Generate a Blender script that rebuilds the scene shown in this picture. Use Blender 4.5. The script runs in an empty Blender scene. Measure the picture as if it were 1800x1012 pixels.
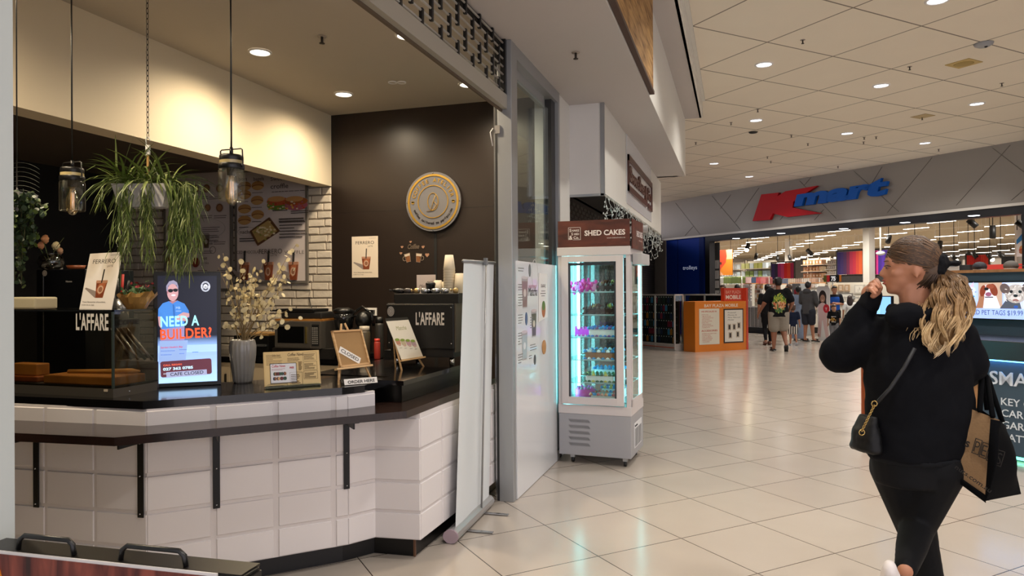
import bpy, bmesh, math, random
from mathutils import Vector, Matrix
S = bpy.context.scene
C = S.collection
PI = math.pi
rnd = random.Random(7)
# ---------------------------------------------------------------- camera
class Cam:
    def __init__(s, f, yaw, pitch, roll, h):
        y, p, r = map(math.radians, (yaw, pitch, roll))
        s.f = f
        s.F = Vector((-math.sin(y)*math.cos(p), math.cos(y)*math.cos(p), math.sin(p)))
        R = Vector((math.cos(y), math.sin(y), 0)); U = R.cross(s.F)
        s.R = R*math.cos(r)+U*math.sin(r); s.U = U*math.cos(r)-R*math.sin(r)
        s.C = Vector((0, 0, h))
    def ray(s, x, y): return s.F+s.R*((x-900)/s.f)-s.U*((y-506)/s.f)
    def Z(s, x, y, z): d = s.ray(x, y); return s.C+d*((z-s.C.z)/d.z)
    def X(s, x, y, c): d = s.ray(x, y); return s.C+d*(c/d.x)
    def Y(s, x, y, c): d = s.ray(x, y); return s.C+d*(c/d.y)
    def pl(s, x, y, P, n): d = s.ray(x, y); n = Vector(n); return s.C+d*((Vector(P)-s.C).dot(n)/d.dot(n))
    def dep(s, x, y, z): return s.C+s.ray(x, y)*z
K = Cam(1245, 17.55, .15, -.35, 1.55)      # the photographer's eye: turns a sighting into a point on a real plane
cd = bpy.data.cameras.new('camera'); cam = bpy.data.objects.new('camera', cd); C.objects.link(cam)
cd.sensor_width = 36; cd.lens = 36*1245/1800; cd.clip_start = .05; cd.clip_end = 200
m = Matrix.Identity(4)
for i in range(3):
    m[i][0] = K.R[i]; m[i][1] = K.U[i]; m[i][2] = -K.F[i]; m[i][3] = K.C[i]
cam.matrix_world = m
S.camera = cam
# ---------------------------------------------------------------- look, world, lamps
S.view_settings.view_transform = 'Standard'; S.view_settings.look = 'None'
S.view_settings.gamma = 1; S.view_settings.use_curve_mapping = False
S.view_settings.exposure = 0.14
S.cycles.use_denoising = True
S.cycles.max_bounces = 8; S.cycles.diffuse_bounces = 3; S.cycles.glossy_bounces = 4
S.cycles.transparent_max_bounces = 16; S.cycles.transmission_bounces = 8
S.cycles.sample_clamp_indirect = 4
S.cycles.caustics_reflective = False; S.cycles.caustics_refractive = False
wd = bpy.data.worlds.new('world'); S.world = wd; wd.use_nodes = True
wd.node_tree.nodes['Background'].inputs[0].default_value = (.95, .91, 1.0, 1)
wd.node_tree.nodes['Background'].inputs[1].default_value = 1.5
CEIL = 4.6; LOW = 3.38
MALL_LAMPS = [(.384,10.233),(2.109,11.868),(.367,13.579),(2.11,15.32),(3.84,13.564),(3.827,16.893),(-.492,17.932),(.364,20.353),(2.061,8.535),
              (3.8,10.2),(.4,6.9),(2.1,5.2),(.4,3.5),(3.8,6.9),(2.1,1.8),(5.5,12.0),(.4,.2)]
CAFE_LAMPS = [K.Z(457,91,LOW), K.Z(604,165,LOW), K.Z(715,60,LOW), K.Z(823,145,LOW), Vector((-3.0,1.9,LOW)), Vector((-3.75,2.2,LOW))]  # last two are unseen fill lamps, added to brighten the glass case
def lamp(name, kind, loc, power, color, **kw):
    l = bpy.data.lights.new(name, kind); l.energy = power; l.color = color
    for k, v in kw.items(): setattr(l, k, v)
    o = bpy.data.objects.new(name, l); C.objects.link(o); o.location = loc
    return o
for x, y in MALL_LAMPS:
    lamp('mall_downlight_lamp', 'SPOT', (x, y, CEIL-.03), 200, (1, .95, .89), spot_size=2.3, spot_blend=.8, shadow_soft_size=.09)
for i, p in enumerate(CAFE_LAMPS):
    lamp('cafe_downlight_and_fill_lamp', 'SPOT', (p.x, p.y, LOW-.02), 128 if i < 4 else 125, (1, .82, .58), spot_size=2.85, spot_blend=.9, shadow_soft_size=.07)

for i in range(5):
    for j in range(6):
        u, v = 19.5+7*i, 9+5.5*j+3*i
        lamp('store_ceiling_lamp', 'SPOT', ((u-v)*math.sqrt(.5), (u+v)*math.sqrt(.5), 3.97), 430, (1, .95, .86), spot_size=2.8, spot_blend=.5, shadow_soft_size=.05)

# ---------------------------------------------------------------- materials
def lin(h):
    if isinstance(h, str):
        h = h.lstrip('#'); h = [int(h[i:i+2], 16)/255 for i in (0, 2, 4)]
    return tuple((v/12.92 if v <= .04045 else ((v+.055)/1.055)**2.4) for v in h)+(1,)
MC = {}
def M(col, rough=.5, metal=0, emis=0, noise=0, scale=8, name=None, alpha=1, spec=.5, coat=0, bump=0):
    key = (str(col), rough, metal, emis, noise, scale, alpha, spec, coat, bump)
    if key in MC: return MC[key]
    m = bpy.data.materials.new(name or 'surface'); m.use_nodes = True
    nt = m.node_tree; b = nt.nodes['Principled BSDF']
    c = lin(col)
    b.inputs['Base Color'].default_value = c
    b.inputs['Roughness'].default_value = rough; b.inputs['Metallic'].default_value = metal
    b.inputs['Specular IOR Level'].default_value = spec
    b.inputs['Coat Weight'].default_value = coat
    if emis:
        b.inputs['Emission Color'].default_value = c; b.inputs['Emission Strength'].default_value = emis
    if alpha < 1: b.inputs['Alpha'].default_value = alpha
    if noise or bump:
        tc = nt.nodes.new('ShaderNodeTexCoord'); n = nt.nodes.new('ShaderNodeTexNoise')
        n.inputs['Scale'].default_value = scale; n.inputs['Detail'].default_value = 4
        nt.links.new(tc.outputs['Object'], n.inputs['Vector'])
        if noise:
            r = nt.nodes.new('ShaderNodeMapRange')
            r.inputs['To Min'].default_value = 1-noise; r.inputs['To Max'].default_value = 1+noise
            nt.links.new(n.outputs['Fac'], r.inputs['Value'])
            x = nt.nodes.new('ShaderNodeVectorMath'); x.operation = 'SCALE'; x.inputs[0].default_value = c[:3]
            nt.links.new(r.outputs[0], x.inputs['Scale']); nt.links.new(x.outputs[0], b.inputs['Base Color'])
        if bump:
            bp = nt.nodes.new('ShaderNodeBump'); bp.inputs['Strength'].default_value = bump; bp.inputs['Distance'].default_value = .01
            nt.links.new(n.outputs['Fac'], bp.inputs['Height']); nt.links.new(bp.outputs[0], b.inputs['Normal'])
    MC[key] = m
    return m
def ramp(nt, stops):
    r = nt.nodes.new('ShaderNodeValToRGB'); e = r.color_ramp.elements
    while len(e) < len(stops): e.new(.5)
    for a, (p, c) in zip(e, stops): a.position = p; a.color = lin(c)
    return r
def tiles_mat(name, col, grout, size, off, rough, mortar, var=.04, spec=.5, dirt=.1):
    m = bpy.data.materials.new(name); m.use_nodes = True; nt = m.node_tree; L = nt.links.new
    b = nt.nodes['Principled BSDF']
    g = nt.nodes.new('ShaderNodeNewGeometry'); mp = nt.nodes.new('ShaderNodeMapping')
    mp.inputs['Rotation'].default_value = (0, 0, -PI/4)
    mp.inputs['Location'].default_value = (-off[0]+20*size, -off[1]+20*size, 0)
    L(g.outputs['Position'], mp.inputs['Vector'])
    br = nt.nodes.new('ShaderNodeTexBrick'); br.offset = 0; br.squash = 1
    br.inputs['Scale'].default_value = 1; br.inputs['Brick Width'].default_value = size; br.inputs['Row Height'].default_value = size
    br.inputs['Mortar Size'].default_value = mortar; br.inputs['Mortar Smooth'].default_value = .1
    c = lin(col)
    br.inputs['Color1'].default_value = tuple(v*(1-var) for v in c[:3])+(1,)
    br.inputs['Color2'].default_value = tuple(min(1, v*(1+var)) for v in c[:3])+(1,)
    br.inputs['Mortar'].default_value = lin(grout)
    L(mp.outputs[0], br.inputs['Vector'])
    n = nt.nodes.new('ShaderNodeTexNoise'); n.inputs['Scale'].default_value = 2.2; n.inputs['Detail'].default_value = 6
    L(g.outputs['Position'], n.inputs['Vector'])
    mr = nt.nodes.new('ShaderNodeMapRange'); mr.inputs['To Min'].default_value = 1-dirt; mr.inputs['To Max'].default_value = 1+dirt
    L(n.outputs['Fac'], mr.inputs['Value'])
    x = nt.nodes.new('ShaderNodeVectorMath'); x.operation = 'SCALE'
    L(br.outputs['Color'], x.inputs[0]); L(mr.outputs[0], x.inputs['Scale']); L(x.outputs[0], b.inputs['Base Color'])
    mr2 = nt.nodes.new('ShaderNodeMapRange'); mr2.inputs['To Min'].default_value = rough*.8; mr2.inputs['To Max'].default_value = rough*1.25
    L(n.outputs['Fac'], mr2.inputs['Value']); L(mr2.outputs[0], b.inputs['Roughness'])
    b.inputs['Specular IOR Level'].default_value = spec
    bp = nt.nodes.new('ShaderNodeBump'); bp.inputs['Strength'].default_value = .25; bp.inputs['Distance'].default_value = .003; bp.invert = True
    L(br.outputs['Fac'], bp.inputs['Height']); L(bp.outputs[0], b.inputs['Normal'])
    return m
def wood_mat(name, c1, c2, scale=(2, 30, 2), rough=.5, dark=None, rot=(0, 0, 0)):
    m = bpy.data.materials.new(name); m.use_nodes = True; nt = m.node_tree; L = nt.links.new
    b = nt.nodes['Principled BSDF']; b.inputs['Roughness'].default_value = rough
    tc = nt.nodes.new('ShaderNodeTexCoord'); mp = nt.nodes.new('ShaderNodeMapping'); mp.inputs['Scale'].default_value = scale
    mp.inputs['Rotation'].default_value = rot
    L(tc.outputs['Object'], mp.inputs['Vector'])
    n = nt.nodes.new('ShaderNodeTexNoise'); n.inputs['Scale'].default_value = 1; n.inputs['Detail'].default_value = 8; n.inputs['Distortion'].default_value = .6
    L(mp.outputs[0], n.inputs['Vector'])
    st = [(.3, c1), (.7, c2)] if not dark else [(.28, dark), (.38, c1), (.7, c2)]
    r = ramp(nt, st); L(n.outputs['Fac'], r.inputs[0]); L(r.outputs[0], b.inputs['Base Color'])
    return m
def glass_mat(name, tint='#ffffff', alpha=.12, rough=.02):
    # thin pane: clear with a fresnel reflection
    m = bpy.data.materials.new(name); m.use_nodes = True; nt = m.node_tree; L = nt.links.new
    nt.nodes.remove(nt.nodes['Principled BSDF']); out = nt.nodes['Material Output']
    t = nt.nodes.new('ShaderNodeBsdfTransparent'); t.inputs[0].default_value = lin(tint)
    g = nt.nodes.new('ShaderNodeBsdfGlossy'); g.inputs['Roughness'].default_value = rough; g.inputs['Color'].default_value = (.9, .95, .95, 1)
    f = nt.nodes.new('ShaderNodeLayerWeight'); f.inputs[0].default_value = .5
    p = nt.nodes.new('ShaderNodeMath'); p.operation = 'POWER'; p.inputs[1].default_value = 5; L(f.outputs['Facing'], p.inputs[0])
    a = nt.nodes.new('ShaderNodeMath'); a.operation = 'MULTIPLY_ADD'; a.inputs[1].default_value = .5; a.inputs[2].default_value = alpha+.015; a.use_clamp = True
    L(p.outputs[0], a.inputs[0])
    x = nt.nodes.new('ShaderNodeMixShader'); L(a.outputs[0], x.inputs[0]); L(t.outputs[0], x.inputs[1]); L(g.outputs[0], x.inputs[2]); L(x.outputs[0], out.inputs[0])
    return m
def screen_mat(col, s=1.0): return M(col, rough=.3, emis=s, name='screen')

WHITE = M('#e9e6e2', .5, name='white'); BLACK = M('#0c0c0d', .35, name='black'); BLACKM = M('#121213', .6, name='matt_black')
ALU = M('#a9abad', .32, .85, name='brushed_aluminium'); STEEL = M('#b9bbbd', .22, .9, name='steel'); CHROME = M('#d8d8d8', .1, 1, name='chrome')
GOLD = M('#d8b25a', .22, .9, name='gold'); PAPER = M('#e8e4de', .7, name='paper'); INK = M('#1a1817', .7, name='ink')
GLASS = glass_mat('clear_glass', '#f4faf8', .02); GLASSD = glass_mat('smoked_glass', '#e0dcd4', .03)
PINE = wood_mat('pine', '#b98d5c', '#dcb988', (3, 3, 40), .5)
SKIN = M('#b98468', .55, name='skin'); SKIND = M('#8d5f48', .55, name='tan_skin'); 

# ---------------------------------------------------------------- mesh builder
def V(*a): return Vector(a)
def frame(o, u, up=(0, 0, 1)):
    x = Vector(u).normalized(); y = Vector(up); z = x.cross(y).normalized(); y = z.cross(x).normalized()
    m = Matrix.Identity(4)
    for i in range(3): m[i][0] = x[i]; m[i][1] = y[i]; m[i][2] = z[i]; m[i][3] = o[i]
    return m
def basis(o, rz=0): return Matrix.Translation(Vector(o)) @ Matrix.Rotation(rz, 4, 'Z')
TC = {}
def text_mesh(s, bold=0, res=3, spacing=1.0):
    k = (s, bold, res, spacing)
    if k in TC: return TC[k]
    cu = bpy.data.curves.new('lettering', 'FONT'); cu.body = s; cu.size = 1; cu.offset = bold; cu.resolution_u = res; cu.fill_mode = 'FRONT'
    cu.space_character = spacing
    o = bpy.data.objects.new('lettering', cu); C.objects.link(o)
    dg = bpy.context.evaluated_depsgraph_get(); me = bpy.data.meshes.new_from_object(o.evaluated_get(dg))
    bpy.data.objects.remove(o); bpy.data.curves.remove(cu)
    xs = [v.co.x for v in me.vertices] or [0, 1]; ys = [v.co.y for v in me.vertices] or [0, 1]
    TC[k] = (me, min(xs), max(xs), min(ys), max(ys))
    return TC[k]
PW = {}   # world matrices of parents
class MB:
    def __init__(s, T=None):
        s.bm = bmesh.new(); s.mats = []; s.T = T or Matrix.Identity(4); s.z = 0
    def mi(s, m):
        if m not in s.mats: s.mats.append(m)
        return s.mats.index(m)
    def add(s, pts, faces, m, smooth=False, T=None):
        A = s.T @ T if T is not None else s.T
        vs = [s.bm.verts.new(A @ Vector(p)) for p in pts]; i = s.mi(m)
        for f in faces:
            try:
                q = s.bm.faces.new([vs[j] for j in f]); q.material_index = i; q.smooth = smooth
            except ValueError: pass
        return vs
    def box(s, a, b, m, T=None, bev=0):
        (x0, y0, z0), (x1, y1, z1) = a, b
        if x0 > x1: x0, x1 = x1, x0
        if y0 > y1: y0, y1 = y1, y0
        if z0 > z1: z0, z1 = z1, z0
        if not bev:
            s.add([(x0,y0,z0),(x1,y0,z0),(x1,y1,z0),(x0,y1,z0),(x0,y0,z1),(x1,y0,z1),(x1,y1,z1),(x0,y1,z1)],
                  [(3,2,1,0),(4,5,6,7),(0,1,5,4),(1,2,6,5),(2,3,7,6),(3,0,4,7)], m, T=T)
        else:
            t = bmesh.new(); bmesh.ops.create_cube(t, size=1)
            for v in t.verts: v.co = Vector(((x0+x1)/2+v.co.x*(x1-x0), (y0+y1)/2+v.co.y*(y1-y0), (z0+z1)/2+v.co.z*(z1-z0)))
            bev = min(bev, .49*min(x1-x0, y1-y0, z1-z0))
            bmesh.ops.bevel(t, geom=t.edges[:], offset=bev, segments=2, profile=.6, affect='EDGES')
            s.merge(t, m, T=T, smooth=False)
        return s
    def merge(s, t, m, T=None, smooth=True):
        t.verts.index_update()
        s.add([v.co.copy() for v in t.verts], [[v.index for v in f.verts] for f in t.faces], m, smooth, T); t.free()
    def prism(s, pts, z0, z1, m, T=None, smooth=False):
        n = len(pts)
        P = [(p[0], p[1], z0) for p in pts]+[(p[0], p[1], z1) for p in pts]
        a = sum(pts[i][0]*pts[(i+1) % n][1]-pts[(i+1) % n][0]*pts[i][1] for i in range(n))
        o = list(range(n)) if a > 0 else list(range(n))[::-1]
        if z1 < z0: o = o[::-1]
        F = [tuple(o[::-1]), tuple(i+n for i in o)]+[(o[i], o[(i+1) % n], o[(i+1) % n]+n, o[i]+n) for i in range(n)]
        s.add(P, F, m, smooth, T); return s
    def tube(s, pts, r, m, seg=8, close=False, T=None):
        pts = [Vector(p) for p in pts]; n = len(pts); R = r if isinstance(r, (list, tuple)) else [r]*n
        P = []; F = []; prev = None
        for i, p in enumerate(pts):
            d = (pts[min(i+1, n-1)]-pts[max(i-1, 0)])
            if d.length < 1e-9: d = Vector((0, 0, 1))
            d.normalize()
            if prev is None:
                a = Vector((0, 0, 1)) if abs(d.z) < .9 else Vector((1, 0, 0)); x = d.cross(a).normalized()
            else:
                x = prev-d*prev.dot(d)
                x = x.normalized() if x.length > 1e-6 else d.orthogonal().normalized()
            prev = x; y = d.cross(x)
            for k in range(seg):
                t = 2*PI*k/seg; P.append(p+(x*math.cos(t)+y*math.sin(t))*R[i])
        for i in range(n-1):
            for k in range(seg):
                F.append((i*seg+k, i*seg+(k+1) % seg, (i+1)*seg+(k+1) % seg, (i+1)*seg+k))
        F.append(tuple(range(seg))[::-1]); F.append(tuple((n-1)*seg+k for k in range(seg)))
        s.add(P, F, m, True, T); return s
    def lathe(s, prof, m, at=(0, 0, 0), seg=24, T=None, sx=1, sy=1, cap=True):
        P = []; F = []; n = len(prof)
        for r, z in prof:
            for k in range(seg):
                t = 2*PI*k/seg; P.append((at[0]+r*math.cos(t)*sx, at[1]+r*math.sin(t)*sy, at[2]+z))
        for i in range(n-1):
            for k in range(seg): F.append((i*seg+k, i*seg+(k+1) % seg, (i+1)*seg+(k+1) % seg, (i+1)*seg+k))
        if cap:
            if prof[0][0] > 1e-5: F.append(tuple(range(seg))[::-1])
            if prof[-1][0] > 1e-5: F.append(tuple((n-1)*seg+k for k in range(seg)))
        s.add(P, F, m, True, T); return s
    def ball(s, c, r, m, seg=12, T=None, R=None):
        if not isinstance(r, (tuple, list)): r = (r, r, r)
        t = bmesh.new(); bmesh.ops.create_uvsphere(t, u_segments=seg, v_segments=max(6, seg*2//3), radius=1)
        A = Matrix.Translation(Vector(c)) @ (R.to_4x4() if R is not None else Matrix.Identity(4)) @ Matrix.Diagonal((r[0], r[1], r[2], 1))
        s.merge(t, m, T=(T @ A if T is not None else A)); return s
    def bar(s, a, b, w, h, m, up=(0, 0, 1)):
        a, b = Vector(a), Vector(b); d = b-a; L = d.length
        F = frame(a, d, up)
        s.box((0, -h/2, -w/2), (L, h/2, w/2), m, T=F); return s
    # drawing on a board (x right, y up, z out); each call lies a hair above the last
    def lift(s): s.z += .00012; return s.z
    def rect(s, x, y, w, h, m, d=None, rot=0):
        z = s.lift(); T = Matrix.Translation((x+w/2, y+h/2, 0)) @ Matrix.Rotation(rot, 4, 'Z')
        s.box((-w/2, -h/2, 0), (w/2, h/2, z if d is None else d), m, T=T); return s
    def poly(s, pts, m, d=None):
        z = s.lift(); s.prism(pts, 0, z if d is None else d, m); return s
    def oval(s, x, y, rx, ry, m, n=20, d=None, rot=0):
        c, q = math.cos(rot), math.sin(rot)
        s.poly([(x+rx*math.cos(2*PI*k/n)*c-ry*math.sin(2*PI*k/n)*q, y+rx*math.cos(2*PI*k/n)*q+ry*math.sin(2*PI*k/n)*c) for k in range(n)], m, d); return s
    def ring(s, x, y, rx, ry, w, m, a0=0, a1=2*PI, n=40, d=.0015):
        P = []; F = []
        for k in range(n+1):
            t = a0+(a1-a0)*k/n; c, q = math.cos(t), math.sin(t)
            for (o, z) in ((0, 0), (w, 0), (w, d), (0, d)): P.append((x+(rx-o)*c, y+(ry-o)*q, z))
        for k in range(n):
            for j in range(4): F.append((k*4+j, k*4+(j+1) % 4, k*4+4+(j+1) % 4, k*4+4+j))
        s.add(P, F, m); return s
    def text(s, t, x, y, h, m, w=None, bold=0, shear=0, align='l', d=None, rot=0, res=3, z0=None, spacing=1.0):
        me, x0, x1, y0, y1 = text_mesh(t, bold, res, spacing)
        ref = text_mesh('H', bold, res); sy = h/(ref[4]-ref[3]); sx = sy if w is None else w/(x1-x0)
        W = (x1-x0)*sx; ox = {'l': 0, 'c': -W/2, 'r': -W}[align]
        z = s.lift() if z0 is None else z0
        R = Matrix.Translation((x, y, 0)) @ Matrix.Rotation(rot, 4, 'Z')
        P = []
        for v in me.vertices:
            yy = (v.co.y-ref[3])*sy; P.append((ox+(v.co.x-x0)*sx+yy*shear, yy, z))
        F = [tuple(p.vertices) for p in me.polygons]
        if d:
            n = len(P); P = P+[(a, b, z+d) for a, b, _ in P]
            ec = {}
            for p in F:
                for i in range(len(p)):
                    e = (p[i], p[(i+1) % len(p)]); ec[e] = ec.get(e, 0)+1
            F2 = [tuple(i+n for i in f) for f in F]+[f[::-1] for f in F]
            F2 += [(a, b, b+n, a+n) for (a, b) in ec if (b, a) not in ec]
            F = F2
        s.add(P, F, m, T=R); return s
    def lines(s, x, y, w, h, n, m, th=None, seed=1):
        r = random.Random(seed)      # rows of small print too fine to read
        for i in range(n):
            yy = y+h-(i+.7)*h/n; xx = x; end = x+w*(r.uniform(.75, 1) if i % 4 != 3 else r.uniform(.3, .7))
            while xx < end:
                L = r.uniform(.04, .12)*w; L = min(L, end-xx)
                s.box((xx, yy, 0), (xx+L, yy+(th or h/n*.38), s.z+.00012), m); xx += L+w*.018
        s.lift(); return s
    def build(s, name, parent=None, label=None, cat=None, group=None, kind=None, sub=0, smooth_angle=None):
        me = bpy.data.meshes.new(name)
        if parent is not None:
            s.bm.transform(PW[parent.name].inverted()); W = None
        else:
            vs = s.bm.verts
            if len(vs):
                xs = [v.co.x for v in vs]; ys = [v.co.y for v in vs]; zs = [v.co.z for v in vs]
                o = Vector(((min(xs)+max(xs))/2, (min(ys)+max(ys))/2, min(zs)))
            else: o = Vector((0, 0, 0))
            s.bm.transform(Matrix.Translation(-o)); W = Matrix.Translation(o)
        bmesh.ops.recalc_face_normals(s.bm, faces=[f for f in s.bm.faces]) if s.recalc else None
        s.bm.to_mesh(me); s.bm.free()
        for q in s.mats: me.materials.append(q)
        ob = bpy.data.objects.new(name, me); C.objects.link(ob)
        if parent is not None:
            ob.parent = parent; PW[ob.name] = PW[parent.name].copy()
        else:
            ob.location = W.translation; PW[ob.name] = W
        tag(ob, label, cat, group, kind)
        return ob
    recalc = False
def tag(o, label=None, cat=None, group=None, kind=None):
    if label: o['label'] = label
    if cat: o['category'] = cat; o['kind'] = 'thing'
    if group: o['group'] = group
    if kind: o['kind'] = kind
    return o
def thing(name, loc, label, cat, group=None, rz=0):
    o = bpy.data.objects.new(name, None); C.objects.link(o); o.empty_display_size = .1
    o.location = Vector(loc); o.rotation_euler = (0, 0, rz); PW[o.name] = basis(loc, rz)
    return tag(o, label, cat, group)
def dup(root, loc=None, rz=None, label=None, group=None, delta=None):
    def cp(o, par):
        c = o.copy(); C.objects.link(c)
        if par is not None: c.parent = par
        for ch in kids.get(o, []): cp(ch, c)
        return c
    kids = {}
    st = [root]
    while st:
        q = st.pop()
        if q in KIDC: kids[q] = KIDC[q]
        else: kids[q] = list(q.children); KIDC[q] = kids[q]
        st += kids[q]
    r = cp(root, None)
    if loc is not None: r.location = loc
    if delta is not None: r.location = root.location+Vector(delta)
    if rz is not None: r.rotation_euler = (0, 0, rz)
    if label: r['label'] = label
    if group: r['group'] = group
    return r
KIDC = {}
def struct(name, mb): return mb.build(name, kind='structure')
# ================================================================ SETTING
FX = -1.61                      # shopfront line
POSTY = 4.93
BACKY = K.Z(582, 203, LOW).y    # cafe end wall
BX = K.Z(582, 203, LOW).x       # cafe bulkhead face
SOFX = K.Z(1136, 157, LOW).x    # mall bulkhead face
FASX = K.Z(1061, 180, LOW).x    # shop fascia face
FASY0 = K.Z(1061, 180, LOW).y; FASY1 = K.Z(1163, 321, LOW).y
BULK1 = K.X(1205, 322, SOFX).y
q2 = math.sqrt(.5); FU = 16.25
def UV(u, v, z=0): return Vector(((u-v)*q2, (u+v)*q2, z))
FN = (1, 1, 0); FP = UV(FU, 0)
def FAC(x, y, off=0): return K.pl(x, y, UV(FU-off, 0), FN)
def FACM(off=0):      # board frame on the store facade: x runs right along it, origin at v=0
    return frame(UV(FU-off, 0), (q2, -q2, 0))
floor_m = tiles_mat('floor_tiles', '#b7aca0', '#4d453e', .6197, (2.955, 3.43), .17, .0035, .03, .7, .06)
ceil_m = tiles_mat('ceiling_tiles', '#ece3d2', '#8a8275', 1.2, (6.87, 5.12), .8, .011, .015, .2, .03)
b = MB(); b.box((-30, -4, -.1), (60, 90, 0), floor_m)
for u0, v0 in (): pass
struct('floor', b)
b = MB()
KC = [UV(FU, 30, CEIL), UV(FU, -14, CEIL)]
# mall ceiling: bounded by the bulkhead strip on the left and the store facade at the far side
b.prism([(SOFX, -4), (9.5, -4), (UV(FU, 3).x+6, UV(FU, 3).y-6), (UV(FU, 22).x, UV(FU, 22).y), (-4.2, 24), (-4.2, BULK1+.01), (SOFX, BULK1+.01)], CEIL, CEIL+.12, ceil_m)
struct('ceiling', b)
wallw = M('#d9d6d2', .6, noise=.02, scale=3, name='painted_wall')
wallg = M('#dcdad2', .55, noise=.02, scale=3, name='painted_white')
sof_m = M('#bdb7b4', .7, noise=.03, scale=2, name='soffit')
# low soffit over the shopfronts and the bulkhead above it
b = MB(); b.box((FX-.06, -4, LOW), (SOFX-.121, BULK1, LOW+.1), sof_m); b.box((SOFX-.121, -4, LOW), (SOFX-.002, BULK1, LOW+.003), sof_m); struct('trim_1', b)
b = MB(); b.box((SOFX-.12, -4, LOW+.003), (SOFX, BULK1, CEIL+.1), wallg); b.box((SOFX-2.5, BULK1-.1, LOW), (SOFX-.12, BULK1, CEIL+.1), wallg); struct('wall_left', b)
STX = K.Y(1233, 207, BULK1)
b = MB(); b.box((SOFX, -4, STX.z), (STX.x, BULK1, STX.z+.05), sof_m)
b.box((STX.x-.03, -4, STX.z), (STX.x+.02, BULK1, CEIL), wallg); b.box((STX.x+.02, -4, CEIL-.05), (STX.x+.06, BULK1-.1, CEIL-.002), wallg)
struct('trim_2', b)
# cafe shell
cafec = M('#bdb3a4', .75, noise=.02, scale=2, name='cafe_ceiling'); cafew = M('#e5d7bb', .65, noise=.02, scale=2, name='cafe_bulkhead')
b = MB(); b.box((BX, -.6, LOW), (FX-.06, BACKY, LOW+.1), cafec); struct('ceiling_1', b)
BBZ = K.X(582, 327, BX).z
b = MB(); b.box((BX-.2, -.6, BBZ), (BX, BACKY, LOW), cafew); struct('wall_bulkhead', b)
KITX = K.Y(211, 480, BACKY).x
dark = M('#14100e', .42, noise=.12, scale=3, name='black_wall_paint'); kc = M('#4a3f36', .8, name='kitchen_ceiling')
b = MB(); b.box((KITX, -.6, 2.88), (BX-.2, BACKY, 2.98), kc); struct('ceiling_2', b)
b = MB(); b.box((KITX-.1, -.6, 0), (KITX, BACKY, 2.98), M('#0b0a0a', .7, name='kitchen_black_wall')); struct('wall_kitchen', b)
b = MB(); b.box((KITX, -.7, 0), (FX-.3, -.6, LOW), dark); struct('wall_front', b)
BRX = K.Y(583, 420, BACKY).x
darkw = M('#241b16', .38, noise=.1, scale=3, name='dark_brown_wall_board')
b = MB(); b.box((BRX, BACKY, 0), (FX-.02, BACKY+.12, LOW), darkw)
sx = K.Y(768, 450, BACKY).x; b.box((sx-.03, BACKY-.004, .5), (sx, BACKY, K.Y(768, 405, BACKY).z), M('#050505', .6))
sz = K.Y(700, 370, BACKY).z; b.box((BRX+.05, BACKY-.002, sz), (sx-.3, BACKY, sz+.004), M('#0a0807', .6))
b.box((sx-.015, BACKY-.002, sz), (FX-.05, BACKY, sz+.004), M('#0a0807', .6))
struct('wall_back', b)
# white split-face brick wall: real bricks
bm_ = M('#cfc4b4', .85, noise=.06, scale=25, bump=.5, name='white_painted_brick'); mort = M('#8c8173', .9, name='mortar')
b = MB(); b.box((KITX, BACKY+.0, 0), (BRX, BACKY+.12, LOW), mort)
rb = random.Random(3); z = .9; row = 0
while z < 2.88:
    x = KITX-rb.uniform(0, .2)
    h = .071
    while x < BRX:
        w = rb.uniform(.19, .24); x1 = min(x+w, BRX-.001); x0 = max(x, KITX)
        if x1-x0 > .02:
            j = [rb.uniform(-.004, .004) for _ in range(8)]; o = BACKY-.012-rb.uniform(0, .008); d = .006
            P = [(x0, BACKY, z), (x1, BACKY, z), (x1, BACKY, z+h), (x0, BACKY, z+h),
                 (x0+d, o+j[0], z+d+j[4]), (x1-d, o+j[1], z+d+j[5]), (x1-d, o+j[2], z+h-d+j[6]), (x0+d, o+j[3], z+h-d+j[7])]
            b.add(P, [(4,5,6,7), (0,1,5,4), (1,2,6,5), (2,3,7,6), (3,0,4,7)], bm_)
        x += w+.012
    z += h+.012; row += 1
struct('wall_brick', b)
# pier at the near end of the cafe opening
PY = K.X(24, 400, FX).y
pier = M('#b9c0bf', .5, noise=.02, scale=2, name='grey_pier')
b = MB(); b.box((FX-.45, PY-1.6, 0), (FX, PY, LOW), pier); struct('wall_pier', b)
# post at the far end of the cafe opening
met = M('#a5a7a8', .4, .55, name='powder_coated_frame'); metd = M('#2a2a2a', .5, name='dark_channel')
b = MB(); b.box((FX-.055, POSTY, 0), (FX+.055, POSTY+.1, LOW), met, bev=.004); b.box((FX-.075, POSTY+.01, 0), (FX-.055, POSTY+.08, LOW), metd)
b.box((FX-.09, POSTY+.02, 0), (FX-.078, POSTY+.03, LOW), STEEL)
po = struct('trim_3', b)
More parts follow.
